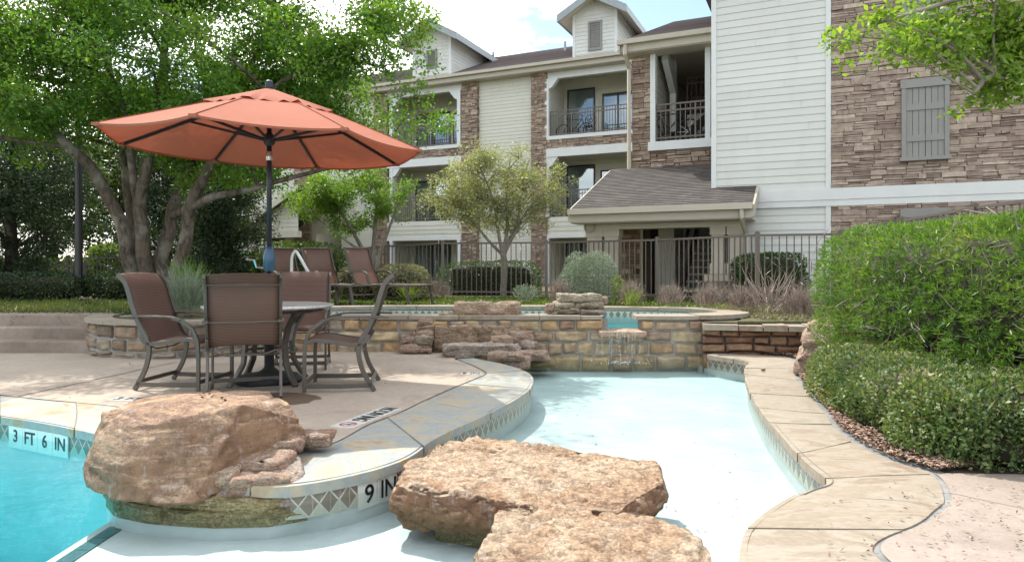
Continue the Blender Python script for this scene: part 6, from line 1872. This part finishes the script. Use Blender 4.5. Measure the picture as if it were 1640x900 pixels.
# clipped hedges
def pix_hedge(name, u0, v0, u1, v1, Y, dep, label, mat, seed, **kw):
    a, b = P(u0, v1, Y), P(u1, v0, Y)
    kw.setdefault('n', 5000)
    return hedge(name, ((a.x + b.x) / 2, Y + dep / 2, (a.z + b.z) / 2), ((b.x - a.x) / 2, dep / 2, (b.z - a.z) / 2), label, mat, seed, **kw)
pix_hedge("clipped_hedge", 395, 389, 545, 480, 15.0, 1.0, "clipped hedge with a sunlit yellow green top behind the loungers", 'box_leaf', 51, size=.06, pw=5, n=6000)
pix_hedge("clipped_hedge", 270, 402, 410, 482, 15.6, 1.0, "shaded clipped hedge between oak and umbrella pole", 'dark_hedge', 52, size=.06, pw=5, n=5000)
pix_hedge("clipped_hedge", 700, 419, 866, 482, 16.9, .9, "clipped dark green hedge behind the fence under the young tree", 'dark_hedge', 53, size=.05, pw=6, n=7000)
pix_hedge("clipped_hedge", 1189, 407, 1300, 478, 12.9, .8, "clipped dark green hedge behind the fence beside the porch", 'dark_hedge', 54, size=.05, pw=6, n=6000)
pix_hedge("round_shrub", 590, 424, 682, 484, 13.6, 1.1, "rounded grey green shrub behind the lounger nearest the fence", 'grey_green', 55, size=.045, pw=2.6, n=6500, cat="shrub")
pix_hedge("round_shrub", 528, 428, 600, 484, 13.9, .9, "smaller rounded grey green shrub between two loungers", 'grey_green', 56, size=.045, pw=2.6, n=4500, cat="shrub")
pix_hedge("shade_hedge", -80, 438, 124, 480, 13.6, .9, "low dark shrub row in deep shade left of the lamp post", 'cedar', 57, size=.07, pw=3, n=5000, asp=.5, cat="shrub")
pix_hedge("shade_hedge", 118, 440, 215, 478, 13.9, .9, "low dark shrub in shade between lamp post and oak", 'cedar', 58, size=.07, pw=3, n=3500, asp=.5, cat="shrub")
pix_hedge("sunlit_hedge", -120, 414, 210, 452, 22.0, 1.2, "sunlit yellow green hedge beyond the dark fence", 'yellow_green', 59, size=.13, pw=4, n=4500)
pix_hedge("sunlit_hedge", 130, 392, 200, 425, 21, 1.2, "sunlit hedge top glowing left of the oak trunk", 'yellow_green', 60, size=.12, pw=3, n=2000)
# silver shrub by the rim stones
pix_hedge("silver_shrub", 903, 404, 992, 486, 11.9, .9, "bushy silver grey shrub behind the stacked rim stones", 'silver', 61, size=.045, asp=.3, pw=2.3, depth=.55, bump=.35, n=13000, core=0, cat="shrub", up=.7)
pix_hedge("silver_shrub", 822, 456, 862, 484, 12.6, .4, "small thin silver shrub left of the stacked rim stones", 'silver', 62, size=.05, asp=.3, pw=2.0, depth=.9, bump=.3, n=750, core=0, cat="shrub", up=.8)
pix_hedge("perennial_plant", 982, 440, 1000, 488, 11.6, .25, "bright yellow green plant at the side of the silver shrub", 'yellow_green', 63, size=.05, asp=.5, pw=2, depth=.8, n=260, core=0, cat="plant")
# dormant grass clumps in front of the fence
def clump(u0, v0, u1, v1, Y, label, seed, mat='dormant', n=900, name="dormant_grass_clump", cat="ornamental grass", group="dormant grass clumps along the fence", spread=.26, wdt=.007, straight=.5):
    rng = np.random.default_rng(seed)
    a, b = P(u0, v1, Y), P(u1, v0, Y); h = b.z - a.z; r = (b.x - a.x) / 2
    root = empty(name, ((a.x + b.x) / 2, Y, a.z), 0, label, cat, group)
    s = rng.normal(size=(n, 3)) * np.array([r * .38, r * .38, 0])
    d = unit(np.concatenate([rng.normal(size=(n, 2)) * spread + s[:, :2] / r * .5, np.full((n, 1), 1.0)], axis=1))
    L = rng.uniform(.45, 1.0, n) * h * np.clip(1.15 - .45 * (np.linalg.norm(s[:, :2], axis=1) / (r * .6)) ** 2, .3, 1)
    N = rng.normal(size=(n, 3))
    s[:, 2] = rng.uniform(0, .3, n) * h
    C1 = s + d * (L * .5)[:, None]
    V, Q = leaf_quads(C1, d, rng, L, np.full(n, wdt) * rng.uniform(.6, 1.6, n), N, .8)
    # side twigs
    k = n
    s2 = s + d * (L * rng.uniform(.3, .95, n))[:, None]; d2 = unit(d + rng.normal(size=(n, 3)) * .8); L2 = L * rng.uniform(.15, .4, n)
    V2, Q2 = leaf_quads(s2 + d2 * (L2 * .5)[:, None], d2, rng, L2, np.full(n, wdt * .8), N, .8)
    np_mesh("stems", np.concatenate([V, V2]), np.concatenate([Q, Q2 + len(V)]), M[mat], root)
    return root
for k, (u0, v0, u1, v1, Y, lb) in enumerate([
 (672, 443, 728, 478, 14.6, "pinkish grass clump left of the dark hedge behind the fence posts"), (880, 445, 915, 486, 12.0, "grass clump left of the silver shrub"), (990, 446, 1032, 486, 11.5, "grass clump between silver shrub and porch door"),
 (1050, 452, 1100, 489, 11.0, "rounded grass clump below the porch stair"), (1108, 452, 1160, 492, 10.6, "grass clump below the porch pedestal"), (1165, 452, 1212, 498, 10.2, "grass clump left of the bare stalks"), (1255, 448, 1310, 512, 9.6, "grey grass clump at the hedge end")]):
    clump(u0, v0 + 4, u1, v1, Y, lb, 70 + k, n=520)
clump(1205, 420, 1262, 512, 10.0, "tangle of bare pale stalks leaning at the right end of the spa", 80, 'dormant', 120, "bare_stalks", "plant", None, .55, .012)
clump(268, 428, 322, 505, 9.4, "grey wispy ornamental grass in the planter behind the left chair", 81, 'silver', 1100, "ornamental_grass", "ornamental grass", None, .5, .006)
clump(286, 412, 325, 470, 10.0, "fresh green tuft above the grey grass in the planter", 82, 'fresh', 220, "green_tuft", "ornamental grass", None, .5, .012)
clump(1000, 455, 1022, 492, 11.0, "leafy yellow tuft between the dormant clumps", 83, 'yellow_green', 70, "green_tuft", "plant", None, .7, .013)
clump(640, 446, 668, 482, 13.4, "fresh green tuft beside the round shrub", 84, 'yellow_green', 90, "green_tuft", "plant", None, .6, .012)
# grass and ground cover
def grass(name, n, fn, h, label, mat='grass', seed=1, w=.012):
    rng = np.random.default_rng(seed)
    C = np.array([fn(rng) for _ in range(n)])
    D = unit(rng.normal(size=(n, 3)) * np.array([.6, .6, 0]) + np.array([0, 0, 1]))
    L = rng.uniform(.5, 1.3, n) * h
    V, Q = leaf_quads(C + D * (L * .5)[:, None], D, rng, L, np.full(n, w), rng.normal(size=(n, 3)), .5)
    return tag(np_mesh(name, V, Q, M[mat]), label, "grass", kind="stuff")
grass("grass", 12000, lambda r: (r.uniform(-13, -5.0), 9.55 + 3.9 * r.random() ** 1.2, .41), .10, "short grass above the concrete steps", seed=3)
grass("ground_cover", 12000, lambda r: (r.uniform(-4.2, 4.6), r.uniform(11.5, 15.6), .41), .06, "weedy ground cover along the fence", 'box_leaf', seed=4, w=.02)
grass("ground_cover", 2600, lambda r: (r.uniform(3.3, 5.4), r.uniform(8.85, 11.5), .41), .07, "sparse weedy cover behind the dry wall", 'grey_green', seed=14, w=.02)
litter("terrace_litter", 1800, lambda r: (r.uniform(3.3, 5.6), r.uniform(8.8, 11.5), .412 + r.uniform(0, .02)), .05, "dry leaves on the soil behind the dry wall", seed=15)
def litter_up(r):
    while True:
        x, y = r.uniform(-13, 6), r.uniform(9.4, 15)
        if not (-3.95 < x < 3.6 and y < 11.75) and not (x > 2.4 and y < 9.9 and x < 3.6): return (x, y, .412 + r.uniform(0, .02))
litter("terrace_litter", 9000, litter_up, .06, "fallen leaves on the terrace soil", seed=12)
# ------------------------------------------------------------------ table, chairs, umbrella, loungers
TX, TY = -2.33, 6.55
def spline(p, per=6): return catmull([(a, 0, b) for a, b in p], per)
def make_chair():
    root = empty("patio_chair", (0, 0, 0))
    W2 = .29
    prof = spline([(-.165, 1.03), (-.085, .95), (-.018, .74), (.05, .57), (.118, .45), (.138, .345), (.10, .18), (.0, .0)], 6)
    for sg in (-1, 1):
        mb = MB(); y = sg * W2
        mb.strip([(p.x, y, p.z) for p in prof], .024, .042, (0, 1, 0)); mb.strip([(.02, y, .055), (.30, y, .05), (.60, y, .055)], .024, .042, (0, 1, 0))
        mb.strip([(p.x, y, p.z) for p in spline([(.05, .50), (.10, .425), (.22, .415), (.40, .445), (.52, .455), (.585, .435)], 4)], .024, .034, (0, 1, 0))
        mb.strip([(.605, y, 0.0), (.605, y, .30), (.595, y, .45), (.555, y, .54), (.46, y, .615), (.36, y, .645)], .022, .034, (0, 1, 0))
        mb.build("side_frame", M['chair_metal'], root, bevel=.004)
        mb = MB(); mb.strip([(p.x, y, p.z) for p in spline([(-.13, .655), (.05, .66), (.25, .66), (.36, .652), (.44, .625)], 4)], .05, .018, (0, 1, 0)); mb.build("armrest", M['chair_metal'], root, bevel=.005)
    for pts in ([(-.105, -W2, .955), (-.115, 0, .955), (-.105, W2, .955)], [(-.005, -W2 - .02, .645), (-.02, 0, .64), (-.005, W2 + .02, .645)], [(.13, -W2, .40), (.11, -.14, .355), (.11, .14, .355), (.13, W2, .40)], [(.57, -W2, .43), (.57, W2, .43)]):
        mb = MB(); mb.tube(pts, .0075, 6); mb.build("cross_bar", M['chair_metal'], root)
    for x in (.03, .60):
        mb = MB(); mb.strip([(x, -W2, .075), (x, W2, .075)], .035, .02, (0, 0, 1)); mb.build("base_bar", M['chair_metal'], root)
    def sling(name, prof, sag):
        pts = spline(prof, 5); mb = MB(); m = 8; d = 0
        n = len(pts)
        for i in range(n):
            if i: d += (pts[i] - pts[i - 1]).length
            for j in range(m + 1):
                y = -W2 + .012 + (2 * W2 - .024) * j / m; s = sag * (1 - (2 * j / m - 1) ** 2)
                t = (pts[min(i + 1, n - 1)] - pts[max(i - 1, 0)]).normalized(); nn = Vector((t.z, 0, -t.x))
                q = pts[i] + nn * s * (-1)
                mb.v.append((q.x, y, q.z))
        ds = [0]
        for i in range(1, n): ds.append(ds[-1] + (pts[i] - pts[i - 1]).length)
        for i in range(n - 1):
            for j in range(m):
                a = i * (m + 1) + j
                mb.f.append((a, a + 1, a + m + 2, a + m + 1)); mb.uv.append([(j / m * .58, ds[i]), ((j + 1) / m * .58, ds[i]), ((j + 1) / m * .58, ds[i + 1]), (j / m * .58, ds[i + 1])])
        o = mb.build(name, M['sling'], root, smooth=True)
        sm = o.modifiers.new('thick', 'SOLIDIFY'); sm.thickness = .004
        return o
    sling("back_sling", [(-.175, 1.035), (-.15, 1.025), (-.075, .935), (-.012, .74), (.055, .57), (.105, .475), (.14, .43)], .012)
    sling("seat_sling", [(.14, .43), (.24, .418), (.40, .447), (.52, .458), (.59, .44), (.60, .415)], .015)
    return root
chair0 = make_chair()
def place(o, x, y, rz, label):
    o.location = (x, y, 0.0); o.rotation_euler = (0, 0, rz)
    tag(o, label, "chair", "patio chairs round the table")
# the chair's origin is its rear foot; +x is where it faces
place(chair0, -2.23, 5.68, R(109), "brown sling patio chair seen square from behind in front of the table")
chairs = [copy_tree(chair0) for _ in range(3)]
place(chairs[0], -3.36, 6.42, R(-6), "brown sling patio chair at the left of the table by the planter")
place(chairs[1], -1.26, 6.36, R(187), "brown sling patio chair in side view at the right of the table")
place(chairs[2], -2.40, 7.86, R(-79), "brown sling patio chair behind the table facing the pool")

table = empty("patio_table", (TX, TY, 0), 0, "round speckled glass patio table with curved dark legs under the umbrella", "table")
mb = MB(); mb.lathe([(.02, .715), (.575, .715), (.60, .722), (.605, .732), (.60, .742), (.57, .746), (.02, .744)], 48); mb.build("tabletop", M['table_top'], table, smooth=False)
for k in range(4):
    t = R(45 + 90 * k + 8); dv = Vector((math.cos(t), math.sin(t), 0)); sd = Vector((-dv.y, dv.x, 0))
    mb = MB(); mb.strip([dv * r + Vector((0, 0, z)) for r, z in ((.50, .70), (.40, .66), (.30, .54), (.25, .38), (.27, .20), (.36, .06), (.42, .0))], .055, .032, sd); mb.build("leg", M['chair_metal'], table, bevel=.004)
for z, r in ((.69, .5), (.30, .26)):
    mb = MB(); n = 32; mb.tube([(r * math.cos(2 * math.pi * k / n), r * math.sin(2 * math.pi * k / n), z) for k in range(n + 1)], .014, 6, False)
    mb.build("brace_ring", M['chair_metal'], table)

um = empty("patio_umbrella", (TX, TY, 0), 0, "open terracotta market umbrella on a dark pole through the table", "umbrella")
mb = MB(); mb.lathe([(.30, 0), (.31, .03), (.27, .07), (.10, .10), (.06, .13), (.045, .15), (.045, .42), (.03, .43)], 28); mb.build("base", M['rubber'], um, smooth=False)
mb = MB(); mb.lathe([(.024, .1), (.024, 1.08)], 12); mb.lathe([(.024, 1.08), (.024, 2.78)], 12); mb.build("pole", M['pole'], um, smooth=True)
mb = MB(); mb.lathe([(.03, 1.06), (.055, 1.08), (.058, 1.20), (.04, 1.27), (.03, 1.30)], 14); cr = mb.build("crank_housing", M['crank_blue'], um, smooth=True)
mb = MB(); mb.tube([(-.05, -.01, 1.10), (-.11, -.03, 1.10), (-.13, -.04, 1.17), (-.20, -.06, 1.18)], .012, 6); mb.build("crank_handle", M['steel'], cr)
mb = MB(); mb.lathe([(.027, 2.12), (.030, 2.125), (.030, 2.205), (.027, 2.21)], 14); mb.build("collar", M['steel'], um, smooth=True)
mb = MB(); mb.lathe([(.03, 2.26), (.05, 2.28), (.055, 2.33), (.05, 2.36), (.03, 2.38)], 14); mb.lathe([(.03, 2.68), (.05, 2.70), (.05, 2.75), (.03, 2.77)], 14); mb.build("hub", M['black_metal'], um)
mb = MB(); mb.lathe([(.035, 2.80), (.04, 2.82), (.034, 2.88), (.022, 2.89)], 12); mb.build("finial", M['pole'], um)
NU, RU = 8, 1.465
d0 = R(-92)
def rimp(k, r=1.0, rad=RU):
    t = d0 + 2 * math.pi * k / NU
    x, y = math.cos(t) * rad * r, math.sin(t) * rad * r
    z = 2.80 - (.545 * r ** 1.03) - .028 * x * r + .012 * y
    return Vector((x, y, z))
def canopy(name, r0, r1, lift, mat, drop=0.0, wave=0.0, scal=0.0):
    mb = MB(); m, q = 10, 8
    grid = []
    for k in range(NU):
        for j in range(q):
            f = j / q; col = []
            for i in range(m + 1):
                r = r0 + (r1 - r0) * i / m
                a, b = rimp(k, r), rimp(k + 1, r)
                p = a.lerp(b, f)
                s = 4 * f * (1 - f)
                p.z += lift - .030 * s * r + wave * math.sin(f * 2 * math.pi * 3 + k) * (i / m) ** 3
                rr = 1 - scal * s * (i / m) ** 4
                p.x *= rr; p.y *= rr
                col.append(tuple(p))
            grid.append(col)
    nC = len(grid); W_ = m + 1
    for c in grid: mb.v.extend(c)
    for c in range(nC):
        for i in range(m):
            a = c * W_ + i; b = ((c + 1) % nC) * W_ + i
            mb.f.append((a, a + 1, b + 1, b)); mb.uv.append(None)
    if drop:
        i0 = len(mb.v)
        for c in range(nC):
            p = Vector(grid[c][-1]); mb.v.append((p.x * .995, p.y * .995, p.z - drop))
        for c in range(nC):
            a = c * W_ + m; b = ((c + 1) % nC) * W_ + m
            mb.f.append((a, i0 + c, i0 + (c + 1) % nC, b)); mb.uv.append(None)
    return mb.build(name, mat, um)
can = canopy("canopy", .05, 1.0, 0.0, M['canvas'], .018, 0, .015)
v_ = canopy("vent_flap", .03, .42, .020, M['canvas'], 0, .014, .06); v_.parent = can
for k in range(NU):
    mb = MB(); sd_ = Vector((-math.sin(d0 + 2 * math.pi * k / NU), math.cos(d0 + 2 * math.pi * k / NU), 0))
    mb.strip([rimp(k, r) + Vector((0, 0, .003)) for r in (.30, .45, .6, .75, .9, 1.0)], .020, .004, sd_); mb.build("seam", M['canvas'], can)
for k in range(NU):
    p = rimp(k, .985); mb = MB(); mb.box(p.x - .03, p.x + .03, p.y - .03, p.y + .03, p.z - .03, p.z - .004); mb.build("corner_pocket", M['canvas'], can)
for k in range(NU):
    mb = MB()
    a, b = rimp(k, .04) - Vector((0, 0, .05)), rimp(k, .97) - Vector((0, 0, .022))
    pts = [rimp(k, r) - Vector((0, 0, .02)) for r in (.04, .25, .5, .75, .97)]
    side = Vector((-math.sin(d0 + 2 * math.pi * k / NU), math.cos(d0 + 2 * math.pi * k / NU), 0))
    mb.strip(pts, .018, .026, side); rb = mb.build("rib", M['black_metal'], um)
    mb = MB(); mb.strip([Vector((0, 0, 2.32)) + (rimp(k, .03) - Vector((0, 0, rimp(k, .03).z))), rimp(k, .52) - Vector((0, 0, .035))], .016, .024, side); mb.build("strut", M['black_metal'], rb)

# ---- loungers on the terrace
def make_lounger():
    root = empty("sun_lounger", (0, 0, 0))
    W2 = .32; zs = .36
    ang = R(66)
    bx, bz = -.74 * math.cos(ang), .74 * math.sin(ang)
    for sg in (-1, 1):
        mb = MB(); y = sg * W2
        mb.strip([(-.10, y, zs), (1.25, y, zs)], .028, .045, (0, 1, 0)); mb.build("side_rail", M['chair_metal'], root, bevel=.004)
        mb = MB(); mb.strip([(-.02, y, zs), (-.10, y, .2), (-.16, y, 0)], .03, .045, (0, 1, 0)); mb.build("leg", M['chair_metal'], root)
        mb = MB(); mb.strip([(1.18, y, zs), (1.22, y, .2), (1.26, y, 0)], .03, .045, (0, 1, 0)); mb.build("leg", M['chair_metal'], root)
        mb = MB(); mb.strip([(p.x, y, p.z) for p in spline([(-.20, .58), (.0, .60), (.18, .60), (.26, .56), (.29, .47), (.34, zs)], 4)], .045, .025, (0, 1, 0)); mb.build("armrest", M['chair_metal'], root)
        mb = MB(); mb.strip([(0, y * .96, zs + .02), (bx * .5 - .03, y * .96, zs + bz * .5), (bx, y * .96, zs + bz)], .026, .035, (0, 1, 0)); mb.build("back_frame", M['chair_metal'], root)
    for pts in ([(1.24, -W2, zs), (1.24, W2, zs)], [(bx, -W2 * .96, zs + bz), (bx, W2 * .96, zs + bz)], [(1.22, -W2, .2), (1.22, W2, .2)]):
        mb = MB(); mb.tube(pts, .015, 6); mb.build("cross_bar", M['chair_metal'], root)
    def sheet(name, p):
        mb = MB(); m = 6
        for i, (x, z) in enumerate(p):
            for j in range(m + 1):
                y = -W2 * .95 + 1.9 * W2 * j / m
                mb.v.append((x, y, z - .012 * (1 - (2 * j / m - 1) ** 2)))
        d = 0
        for i in range(len(p) - 1):
            L = math.dist(p[i], p[i + 1])
            for j in range(m):
                a = i * (m + 1) + j
                mb.f.append((a, a + 1, a + m + 2, a + m + 1)); mb.uv.append([(j * .1, d), (j * .1 + .1, d), (j * .1 + .1, d + L), (j * .1, d + L)])
            d += L
        o = mb.build(name, M['sling'], root, smooth=True); s = o.modifiers.new('thick', 'SOLIDIFY'); s.thickness = .006
    sheet("seat_sling", [(0, zs + .015), (.4, zs + .005), (.8, zs + .005), (1.22, zs + .018)])
    sheet("back_sling", [(0.005, zs + .03), (bx * .5 - .03, zs + bz * .5), (bx, zs + bz)])
    return root
lo0 = make_lounger()
def lay(o, u, v, Y, rz, label):
    p = P(u, v, Y); o.location = (p.x, p.y, Z_T); o.rotation_euler = (0, 0, rz)
    tag(o, label, "lounger", "sling loungers on the terrace")
L_ = [lo0, copy_tree(lo0), copy_tree(lo0)]
lay(L_[0], 590, 470, 12.6, R(-32), "brown sling lounger nearest the fence, its seat seen free at the right")
lay(L_[1], 521, 470, 12.7, R(-40), "brown sling lounger in the middle of the row of three")
lay(L_[2], 458, 470, 12.7, R(-44), "brown sling lounger just right of the umbrella pole")

# ---- hand rail of the spa
hr = empty("spa_handrail", P(470, 480, 11.0), 0, "pale bent metal handrail at the spa behind the chairs", "handrail")
o = hr.location
pts = [P(467, 486, 11.0), P(467, 430, 11.0), P(468, 411, 11.0), P(473, 403, 11.0), P(479, 410, 10.95), P(499, 446, 10.7), P(512, 474, 10.55), P(513, 500, 10.55)]
mb = MB(); mb.tube([p - Vector(o) for p in catmull(pts, 5)], .024, 8); mb.build("rail", M['white_pipe'], hr, smooth=True)
mb = MB(); mb.lathe([(.06, 0), (.06, .02), (.03, .03)], 12, P(467, 486, 11.0) - Vector(o)); mb.build("escutcheon", M['steel'], hr)

# ---- bicycles and bits on the balconies
def make_bike(r=.31):
    root = empty("bicycle", (0, 0, 0))
    for x in (0, 1.02):
        mb = MB(); n = 28
        mb.tube([(x + r * math.cos(2 * math.pi * k / n), 0, r + r * math.sin(2 * math.pi * k / n)) for k in range(n + 1)], .022, 6, False); w = mb.build("wheel", M['rubber'], root)
        mb = MB()
        for k in range(10):
            t = 2 * math.pi * k / 10; mb.tube([(x, 0, r), (x + r * math.cos(t), 0, r + r * math.sin(t))], .003, 3, False)
        mb.build("spokes", M['steel'], w)
    mb = MB()
    bb, st_, hd = (.42, 0, .28), (.30, 0, .78), (.86, 0, .80)
    for a, b in ((bb, st_), (st_, hd), (bb, hd), ((0, 0, r), bb), ((0, 0, r), st_), ((1.02, 0, r), hd), (hd, (.82, 0, .95))): mb.tube([a, b], .018, 6)
    mb.build("frame", M['black_metal'], root)
    mb = MB(); mb.tube([(.84, -.27, .96), (.80, 0, .97), (.84, .27, .96)], .014, 6); mb.build("handlebar", M['black_metal'], root)
    mb = MB(); mb.hexa([(.16, -.08, .84), (.42, -.02, .84), (.42, .02, .84), (.16, .08, .84), (.16, -.07, .88), (.42, -.02, .87), (.42, .02, .87), (.16, .07, .88)]); mb.build("saddle", M['rubber'], root)
    return root
bk0 = make_bike()
wall_rot = math.atan2(-BS, BC)
def bike_at(o, u, Zf, b, label):
    p = Bw(A(u, b), b, Zf); o.location = p; o.rotation_euler = (0, 0, wall_rot); tag(o, label, "bicycle", "bicycles on the balconies")
bike_at(bk0, 902, z3 + .02, bl + .7, "dark bicycle parked behind the third floor balcony railing")
b2 = copy_tree(bk0); bike_at(b2, 1040, zo_b + .02, be + .55, "dark bicycle by the open stair landing behind its railing")
def star_chair():
    p = Bw(A(946, bl + .9), bl + .9, z3 + .02)
    r = empty("bistro_chair", p, wall_rot, "ornate dark bistro chair with a star in its round back on the third floor balcony", "chair")
    mb = MB(); n = 24
    mb.tube([(.24 * math.cos(2 * math.pi * k / n), 0, .74 + .24 * math.sin(2 * math.pi * k / n)) for k in range(n + 1)], .018, 5, False)
    st5 = [(.2 * math.cos(R(90 + 144 * k)), 0, .74 + .2 * math.sin(R(90 + 144 * k))) for k in range(6)]
    for a, b in zip(st5, st5[1:]): mb.tube([a, b], .012, 4)
    mb.build("backrest", M['black_metal'], r)
    mb = MB(); mb.lathe([(.22, .44), (.23, .455), (.22, .47)], 18, (0, -.2, 0)); mb.build("seat", M['black_metal'], r)
    for sx in (-1, 1):
        for y in (0, -.38):
            mb = MB(); mb.tube([(sx * .17, y, .46), (sx * .2, y, 0)], .013, 5); mb.build("leg", M['black_metal'], r)
star_chair()
p = Bw(A(884, bl + .5), bl + .5, z2 + .02)
bn = empty("storage_bin", p, wall_rot, "bright blue storage bin with a paler lid on the second floor balcony", "bin")
mb = MB(); mb.hexa([(-.2, -.2, .0), (.2, -.2, 0), (.2, .2, 0), (-.2, .2, 0), (-.27, -.25, .62), (.27, -.25, .62), (.27, .25, .62), (-.27, .25, .62)]); mb.build("body", M['blue_plastic'], bn, bevel=.03)
mb = MB(); mb.box(-.30, .30, -.28, .28, .622, .70); mb.build("lid", M['white_blind'], bn, bevel=.02)
# wreath on the porch column
wr = Bw(A(945, pb), pb - .04, Z(945, 364, pb))
mb = MB(); n = 24
for q in range(3):
    mb.tube([(.11 * math.cos(2 * math.pi * k / n), -.01 * q, .11 * math.sin(2 * math.pi * k / n)) for k in range(n + 1)], .016, 6, False)
o = mb.build("coiled_wreath", M['taupe']); o.location = wr; o.rotation_euler = (0, 0, wall_rot); tag(o, "small beige coiled wreath on the left porch column", "wreath")

# ------------------------------------------------------------------ lettered tiles
def plate(name, origin, xdir, updir, tiles, h, label, cat, mat='tile_white', letter='letter', th=.008, lscale=.98, lpos=.5):
    """white tiles carrying lettering: tiles = [(text, width)]"""
    xd = Vector(xdir).normalized(); nd = xd.cross(Vector(updir)).normalized(); ud = nd.cross(xd).normalized()
    Mx = Matrix((xd, ud, nd)).transposed().to_4x4(); Mx.translation = Vector(origin)
    root = bpy.data.objects.new(name, None); COL.objects.link(root); root.matrix_world = Mx; root.empty_display_size = .05
    tag(root, label, cat)
    x = 0
    for txt, w in tiles:
        mb = MB(); mb.box(x + .002, x + w - .002, 0, h, 0, th); mb.build("tile", M[mat], root)
        if txt == "NODIVE":
            mb = MB(); n = 28; c = (x + w / 2, h / 2); r = h * .36
            for k in range(n):
                t0, t1 = 2 * math.pi * k / n, 2 * math.pi * (k + 1) / n
                mb.face([(c[0] + r * math.cos(t0), c[1] + r * math.sin(t0), th + .001), (c[0] + r * math.cos(t1), c[1] + r * math.sin(t1), th + .001), (c[0] + r * .8 * math.cos(t1), c[1] + r * .8 * math.sin(t1), th + .001), (c[0] + r * .8 * math.cos(t0), c[1] + r * .8 * math.sin(t0), th + .001)])
            d = r * .62
            mb.face([(c[0] - d - .006, c[1] + d - .006, th + .0014), (c[0] + d - .006, c[1] - d - .006, th + .0014), (c[0] + d + .006, c[1] - d + .006, th + .0014), (c[0] - d + .006, c[1] + d + .006, th + .0014)])
            mb.build("symbol", M['red_ink'], root)
            mb = MB(); 
            mb.face([(c[0] - .04, c[1] + .015, th + .0012), (c[0] - .03, c[1] + .005, th + .0012), (c[0] + .03, c[1] + .012, th + .0012), (c[0] + .028, c[1] + .024, th + .0012)])
            mb.build("diver", M['letter'], root)
        elif txt:
            me = text_faces(txt, h * lscale)
            me.materials.clear(); me.materials.append(M[letter])
            o = bpy.data.objects.new("lettering", me); COL.objects.link(o); o.parent = root
            xs = [v.co.x for v in me.vertices]; wid = max(xs) - min(xs); s = min(1.0, (w * .86) / wid)
            o.scale = (s, 1, 1); o.location = (x + w / 2 - (max(xs) + min(xs)) / 2 * s, h * lpos, th + .0012)
        x += w
    return root
pin = Path(InL)
def wall_tan(u_l, u_r, zz):
    return G(u_l, 0, zz)
# 3 FT 6 IN on the deep wall
def on_wall(u):
    """point of the left pool wall under image column u"""
    t = (u - 820) / F
    best = None
    for a, b in zip(InL, InL[1:]):
        fa, fb = a.x - t * a.y, b.x - t * b.y
        if fa * fb <= 0 and abs(fa - fb) > 1e-9:
            q = a.lerp(b, fa / (fa - fb))
            if best is None or q.y < best.y: best = q
    return best
a, b = on_wall(17), on_wall(112)
d = (b - a); L = d.length; nn = Vector((d.y, -d.x, 0)).normalized()
plate("depth_marker", a + nn * .006 + Vector((0, 0, -.215)), d, (0, 0, 1), [("3", L * .25), ("FT", L * .25), ("6", L * .25), ("IN", L * .25)], .155, "white waterline tiles lettered 3 FT 6 IN on the deep pool wall", "depth marker", lscale=.80, lpos=.54)
a, b = on_wall(571), on_wall(633)
d = (b - a); L = d.length; nn = Vector((d.y, -d.x, 0)).normalized()
plate("depth_marker", a + nn * .006 + Vector((0, 0, -.205)), d, (0, 0, 1), [("9", L * .55), ("IN", L * .45)], .14, "white waterline tiles lettered 9 IN beside the tan stepping boulder", "depth marker")
# no diving tiles in the deck, read from the pool
a, b = G(640, 652), G(553, 684); q = G(527, 682)
d = (q - G(612, 652))
org = G(612, 652)
xd = (G(528, 683) - org); ln = xd.length
# letters stand with their feet to the far side: the row reads from the table side
plate("no_diving_tile", org + Vector((0, 0, -.004)), xd, Vector((-xd.y, xd.x, 0)) * 1.0, [("NO", ln * .2), ("DIV", ln * .26), ("ING", ln * .26), ("NODIVE", ln * .28)], .17, "row of white deck tiles lettered NO DIVING with a red barred circle", "sign tile", th=.007)
a = G(737, 600); 
plate("deck_depth_tile", a + Vector((0, 0, -.004)), Vector((1, -.02, 0)), Vector((.0, 1, 0)), [("9 IN", .21)], .13, "small white deck tile with a black depth near the coping tip", "depth marker", th=.007)
a = G(168, 641)
plate("deck_depth_tile", a + Vector((0, 0, -.004)), Vector((1, -.12, 0)), Vector((.12, 1, 0)), [("3", .14), ("FT", .14), ("6", .14), ("IN", .14)], .14, "white deck tiles with a black depth behind the big boulder", "depth marker", th=.007)
